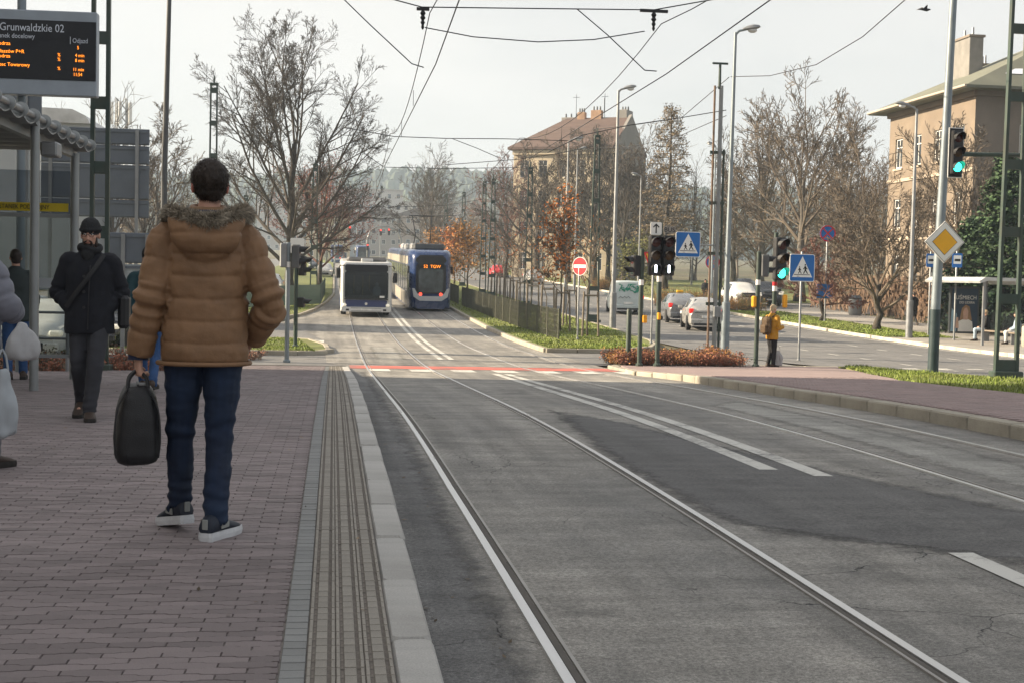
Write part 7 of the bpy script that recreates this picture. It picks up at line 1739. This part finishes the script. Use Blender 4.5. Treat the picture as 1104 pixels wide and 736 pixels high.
# ---------------------------------------------------------------- man in black coat and beanie, walking towards the camera
m_coat = M('wool_black', (.012, .013, .018), .9, var=.25, scale=20, bump=.2, bscale=200); m_knit = M('knit_charcoal', (.022, .023, .025), .95, var=.25, scale=40, bump=.5, bscale=120); m_pants = M('trousers_charcoal', (.035, .036, .043), .85, var=.2, scale=12, bump=.1, bscale=200); m_boot = M('boot_brown', (.05, .034, .026), .6, var=.25); m_soled = M('sole_dark', (.025, .022, .02), .8)
p0 = G(96, 451, .2); t = thing('person', 'bearded man in black coat and beanie walking towards the camera', 'person', (p0.x, p0.y, hz(p0.y)+platoff(p0.y)), R_(183))
J = dict(J0, pel=(0, 0, .95), che=(0, 0, 1.29), neck=(0, .01, 1.51), head=(-.005, .045, 1.675), sL=(-.19, 0, 1.435), eL=(-.275, -.05, 1.15), wL=(-.14, .05, .985), sR=(.19, 0, 1.435), eR=(.285, -.05, 1.15), wR=(.14, .05, .985),
         hL=(-.09, 0, .92), kL=(-.07, .17, .52), aL=(-.03, .22, .09), hR=(.09, 0, .92), kR=(.085, .05, .49), aR=(.09, -.22, .125), fL=8, fR=-6, yaw=R_(-6), pitch=R_(-4))
bm_, hp, Rm = body_mesh(J, .009, .9, .9, dL=(.1, 0, -1), dR=(-.1, 0, -1)); link('body', bm_, m_skin, t, True); face_parts(t, hp, Rm, True)
mb = MB(); mb.ell(hp(0, .05, -.095), (.046, .045, .036), 14, 8, Rm); mb.ell(hp(0, .088, -.050), (.030, .012, .008), 10, 5, Rm)
for s in (-1, 1): mb.ell(hp(s*.055, .015, -.06), (.014, .03, .05), 8, 6, Rm); mb.tube([hp(s*.028, .094, -.054), hp(s*.034, .086, -.085)], .010, 6)
me = voxel(mb, .006, 2); displace(me, lambda co, no: nz3(co, 90, 2)*.003); link('beard', me, m_hair, t, True)
mb = MB(); mb.ell(hp(0, -.012, .060), (.090, .112, .102), 20, 12, Rm); mb.tube([hp(.084*math.cos(a), -.010+.106*math.sin(a), .048) for a in np.linspace(0, 6.2832, 25)], [.017]*25, 8); me = voxel(mb, .008, 2); displace(me, lambda co, no: .0025*np.sin(np.arctan2(co[:, 1]-hp(0, 0, 0).y, co[:, 0])*60)); link('beanie', me, m_knit, t, True)
trousers(t, J, m_pants, (.10, .076, .068, .064), .011, .006, .08, seed=5)
coat(t, J, [(.78, .225, .165, 0), (.9, .222, .165, 0), (1.05, .212, .15, 0), (1.2, .21, .145, 0), (1.33, .222, .145, 0), (1.43, .20, .12, 0), (1.5, .12, .09, .01), (1.55, .085, .085, .02)], m_coat, (.082, .074, .064), .011, name='coat', wr=.007, seed=7)
mb = MB(); mb.tube([(.085*math.cos(a), .02+.088*math.sin(a), 1.555+.02*math.sin(a*2)) for a in np.linspace(0, 6.2832, 25)], [.032]*25, 8); mb.ell((.01, .10, 1.50), (.06, .035, .07), 12, 8); link('scarf', voxel(mb, .009, 2), m_knit, t, True)
mb = MB(); mb.tube([Vector(p) for p in spline([(-.13, .10, 1.50), (-.05, .165, 1.36), (.10, .172, 1.15), (.19, .15, 1.02)], 5)], 1, 6, up=(0, 1, 0), ell=[(.022, .006)]*16); mb.build('shoulder_strap', m_leather, t); mb = MB(); mb.tube([(-.02, .158, 1.4), (-.01, .172, 1.15), (0, .172, .82)], .005, 5); mb.build('coat_front_seam', m_trim, t)
for z in (1.02, 1.16, 1.30): mb = MB(); mb.lathe([(.013, 0), (.013, .008)], 10, (.035, .166, z), 'Y'); mb.build('button', m_trim, t)
mb = MB(); mb.cbox((-.30, -.06, .98), (.10, .26, .30), .03); mb.build('shoulder_bag', m_leather, t)
shoe(t, (J['aL'][0], J['aL'][1], 0), R_(8), (m_boot, m_soled), .31); shoe(t, (J['aR'][0], J['aR'][1], 0), R_(-6), (m_boot, m_soled), .31, lift=.045, roll=R_(-16))

def walker(label, X, Y, off, rz, H, top, bot, hairm, J=None, coat_rings=None, quilt=0.0, hat=None, shoes=None, vox=.016, seed=1, sleeve=(.076, .068, .058), zabs=None):
    t = thing('person', label, 'person', (X, Y, zabs if zabs is not None else hz(Y)+off), R_(rz)); s = H/1.8; t.scale = (s, s, s); J = J or J0
    bm_, hp, Rm = body_mesh(J, vox*.8); link('body', bm_, m_skin, t, True)
    if vox < .024: face_parts(t, hp, Rm)
    if hat is not None: mb = MB(); mb.ell(hp(0, -.012, .05), (.092, .112, .105), 16, 10, Rm); mb.build('hat', hat, t, True)
    else: hair_cap(t, hp, Rm, hairm, 0, seed)
    trousers(t, J, bot, (.098, .074, .066, .062), vox, .006, .08, seed=seed)
    coat(t, J, coat_rings or [(.80, .205, .15, 0), (.95, .205, .15, 0), (1.15, .20, .14, 0), (1.32, .21, .14, 0), (1.43, .19, .115, 0), (1.5, .12, .09, .01), (1.56, .08, .08, .02)], top, sleeve, vox, quilt, None, .11, wr=.006, seed=seed)
    sm = shoes or (m_boot, m_soled); shoe(t, (J['aL'][0], J['aL'][1], 0), R_(J['fL']), sm, lift=max(0, J['aL'][2]-.10)); shoe(t, (J['aR'][0], J['aR'][1], 0), R_(J['fR']), sm, lift=max(0, J['aR'][2]-.10))
    return t
WALK = dict(J0, kL=(-.09, .16, .51), aL=(-.09, .22, .10), kR=(.09, .02, .49), aR=(.09, -.24, .14), eL=(-.24, -.10, 1.14), wL=(-.22, -.06, .90), eR=(.24, .02, 1.13), wR=(.22, .18, .95), fL=5, fR=-5)
m_grypuf = M('puffer_lilac_grey', (.16, .165, .20), .6, var=.12, scale=8); m_teal = M('jacket_teal', (.012, .045, .055), .7, var=.2); m_dkgreen = M('jacket_dark_green', (.03, .04, .04), .75, var=.2); m_bluej = M('denim_blue', (.03, .075, .19), .85, var=.25, scale=10)
m_yelj = M('jacket_mustard', (.42, .21, .018), .7, var=.15, scale=8); m_pack = M('backpack_brown', (.085, .055, .03), .8, var=.25); m_dk = M('cloth_black', (.014, .014, .016), .85, var=.25); m_ltblue = M('cloth_light_blue', (.30, .38, .46), .8, var=.15); m_hairb = M('hair_blonde', (.42, .33, .22), .7, var=.25); m_plastic = M('plastic_bag_white', (.36, .36, .37), .45, var=.12, scale=5, bump=.3, bscale=15)
# person cut by the left edge, with bags
p0 = G(-34, 505, .2)
JB = dict(J0, eR=(.27, .06, 1.17), wR=(.14, .30, 1.10), eL=(-.27, .06, 1.17), wL=(-.14, .30, 1.10), kR=(.11, .10, .5), aR=(.12, .10, .09))
t = walker('person in lilac grey puffer jacket cut off by the left edge', p0.x, p0.y, platoff(p0.y), -28, 1.66, m_grypuf, M('trousers_grey', (.14, .14, .155), .85), m_hair, JB, [(.82, .235, .18, 0), (.95, .24, .185, 0), (1.15, .23, .175, 0), (1.32, .23, .165, 0), (1.43, .20, .13, 0), (1.5, .13, .1, .01), (1.56, .09, .09, .02)], .016, vox=.016, seed=4, sleeve=(.100, .094, .078))
def soft_bag(name, label, c, w_, d_, h, mat, rz, seed, handles=True):
    t = thing(name, label, 'bag', c, rz); rings = []
    for f, k in ((0, .60), (.06, .92), (.25, 1.05), (.5, .95), (.75, .70), (1.0, .30)): rings.append([Vector((w_*k*(abs(math.cos(q))**.7)*math.copysign(1, math.cos(q)), d_*k*(abs(math.sin(q))**.7)*math.copysign(1, math.sin(q)), h*f)) for q in np.linspace(0, 2*math.pi, 20, endpoint=False)])
    mb = MB(); mb.loft(rings); me = voxel(mb, .012, 2); displace(me, lambda co, no: nz3(co*np.array([1.5, 1.5, .6]), 10, seed)*.026+nz3(co*np.array([1.6, 1.6, .5]), 22, seed)*.007); link('bag_body', me, mat, t, True)
    if handles:
        for s in (-1, 1): mb = MB(); mb.tube([Vector(p) for p in spline([(s*w_*.4, 0, h*.95), (s*w_*.25, 0, h*1.2), (0, 0, h*1.32)], 5)], .008, 5); mb.build('handle', mat, t)
    return t
b0 = P(25, 388, p0.y-.12); soft_bag('shopping_bag', 'white plastic shopping bag held by the person at the left edge', (b0.x, b0.y, b0.z), .10, .05, .24, m_plastic, R_(20), 3, False)
b0 = P(2, 470, p0.y-.3); soft_bag('tote_bag', 'pale grey tote bag hanging low at the left edge', (b0.x, b0.y, b0.z), .10, .05, .42, M('tote_pale', (.36, .39, .42), .7, var=.1), R_(30), 5)
# person inside the shelter, person behind the brown jacket
p0 = G(20, 408, .2); walker('dark jacketed person standing inside the left shelter', p0.x, 20.2, platoff(20.2), 20, 1.82, m_dkgreen, m_bluej, m_hair, vox=.022, seed=6)
p0 = G(163, 421, .2); walker('person in dark teal jacket hidden behind the brown jacket sleeve', P(160, 340, 17.4).x, 17.4, platoff(17.4), 0, 1.74, m_teal, m_bluej, m_hair, WALK, hat=m_dk, vox=.022, seed=7)
# woman in mustard jacket at the crossing
p0 = G(837, 398); JY = dict(J0, eL=(-.25, .02, 1.14), wL=(-.16, .26, 1.12), eR=(.25, .02, 1.14), wR=(.14, .28, 1.16), kL=(-.08, .05, .5), kR=(.08, .02, .5), yaw=0.0, pitch=R_(-12))
t = walker('person in mustard jacket with brown backpack waiting at the crossing', 11.75, 36.3, .03, -62, 1.68, m_yelj, m_dk, m_hairb, JY, vox=.021, seed=9)
t.children[0]
mb = MB(); mb.cbox((0, -.24, 1.20), (.34, .20, .52), .07); me = voxel(mb, .018, 3); displace(me, lambda co, no: nz3(co, 8, 2)*.012); pk = link('backpack', me, m_pack, t, True)
mb = MB(); mb.cbox((0, -.36, 1.10), (.24, .07, .24), .03); mb.build('backpack_pocket', m_pack, pk)
for s in (-1, 1): mb = MB(); mb.tube([(s*.11, -.14, 1.44), (s*.12, .0, 1.52), (s*.12, .15, 1.36), (s*.15, .08, 1.10)], .018, 6); mb.build('backpack_strap', m_pack, pk)
b0 = P(838, 396, 36.5); soft_bag('shopping_bag', 'small white bag hanging beside the legs of the mustard jacket person', (b0.x+.02, 36.55, hz(36.5)+.06), .15, .05, .42, m_plastic, 0, 8)
# distant pedestrians
for i, (px, Y, rz_, top, bot, lab, off) in enumerate(((985.5, 69.2, 10, m_dk, m_dk, 'dark pedestrian walking behind the far street lamp', .09), (760, 96, 170, m_dk, m_pants, 'dark pedestrian crossing behind the dark grey taxi', 0), (414, 180, 180, m_dk, m_dk, 'left one of three distant people beside the near tram', .02), (419.5, 184, 180, m_dkgreen, m_dk, 'middle one of three distant people beside the near tram', .02), (425, 178, 180, m_dk, m_bluej, 'right one of three distant people beside the near tram', .02))):
    q = P(px, 320, Y); walker(lab, q.x, Y, off, rz_, 1.75, top, bot, m_hair, WALK, vox=.05, seed=20+i, hat=m_dk if i in (2, 4) else None)
SIT = dict(J0, pel=(0, 0, .50), che=(0, -.02, .83), neck=(0, .0, 1.05), head=(0, .04, 1.225), sL=(-.185, 0, .98), eL=(-.24, .06, .70), wL=(-.10, .28, .60), sR=(.185, 0, .98), eR=(.24, .06, .70), wR=(.10, .28, .60), hL=(-.09, .03, .50), kL=(-.11, .44, .50), aL=(-.11, .46, .09), hR=(.09, .03, .50), kR=(.11, .44, .50), aR=(.11, .40, .09))
SR = [(.46, .20, .16, 0), (.6, .205, .155, 0), (.75, .20, .145, 0), (.88, .21, .14, 0), (.98, .19, .115, 0), (1.05, .12, .09, .01), (1.11, .08, .08, .02)]
q = P(1058, 350, 55.2); walker('person in black jacket and jeans sitting in the far bus shelter', 27.2, 55.4, .115, 70, 1.75, m_dk, m_ltblue, m_hairb, SIT, SR, vox=.03, seed=31)
q = P(1093, 350, 53.0); walker('person in pale clothes sitting at the right edge of the far bus shelter', q.x+.25, 53.2, .115, 75, 1.75, m_ltblue, M('cloth_pale', (.45, .46, .47), .8), m_hair, SIT, SR, vox=.03, seed=32)
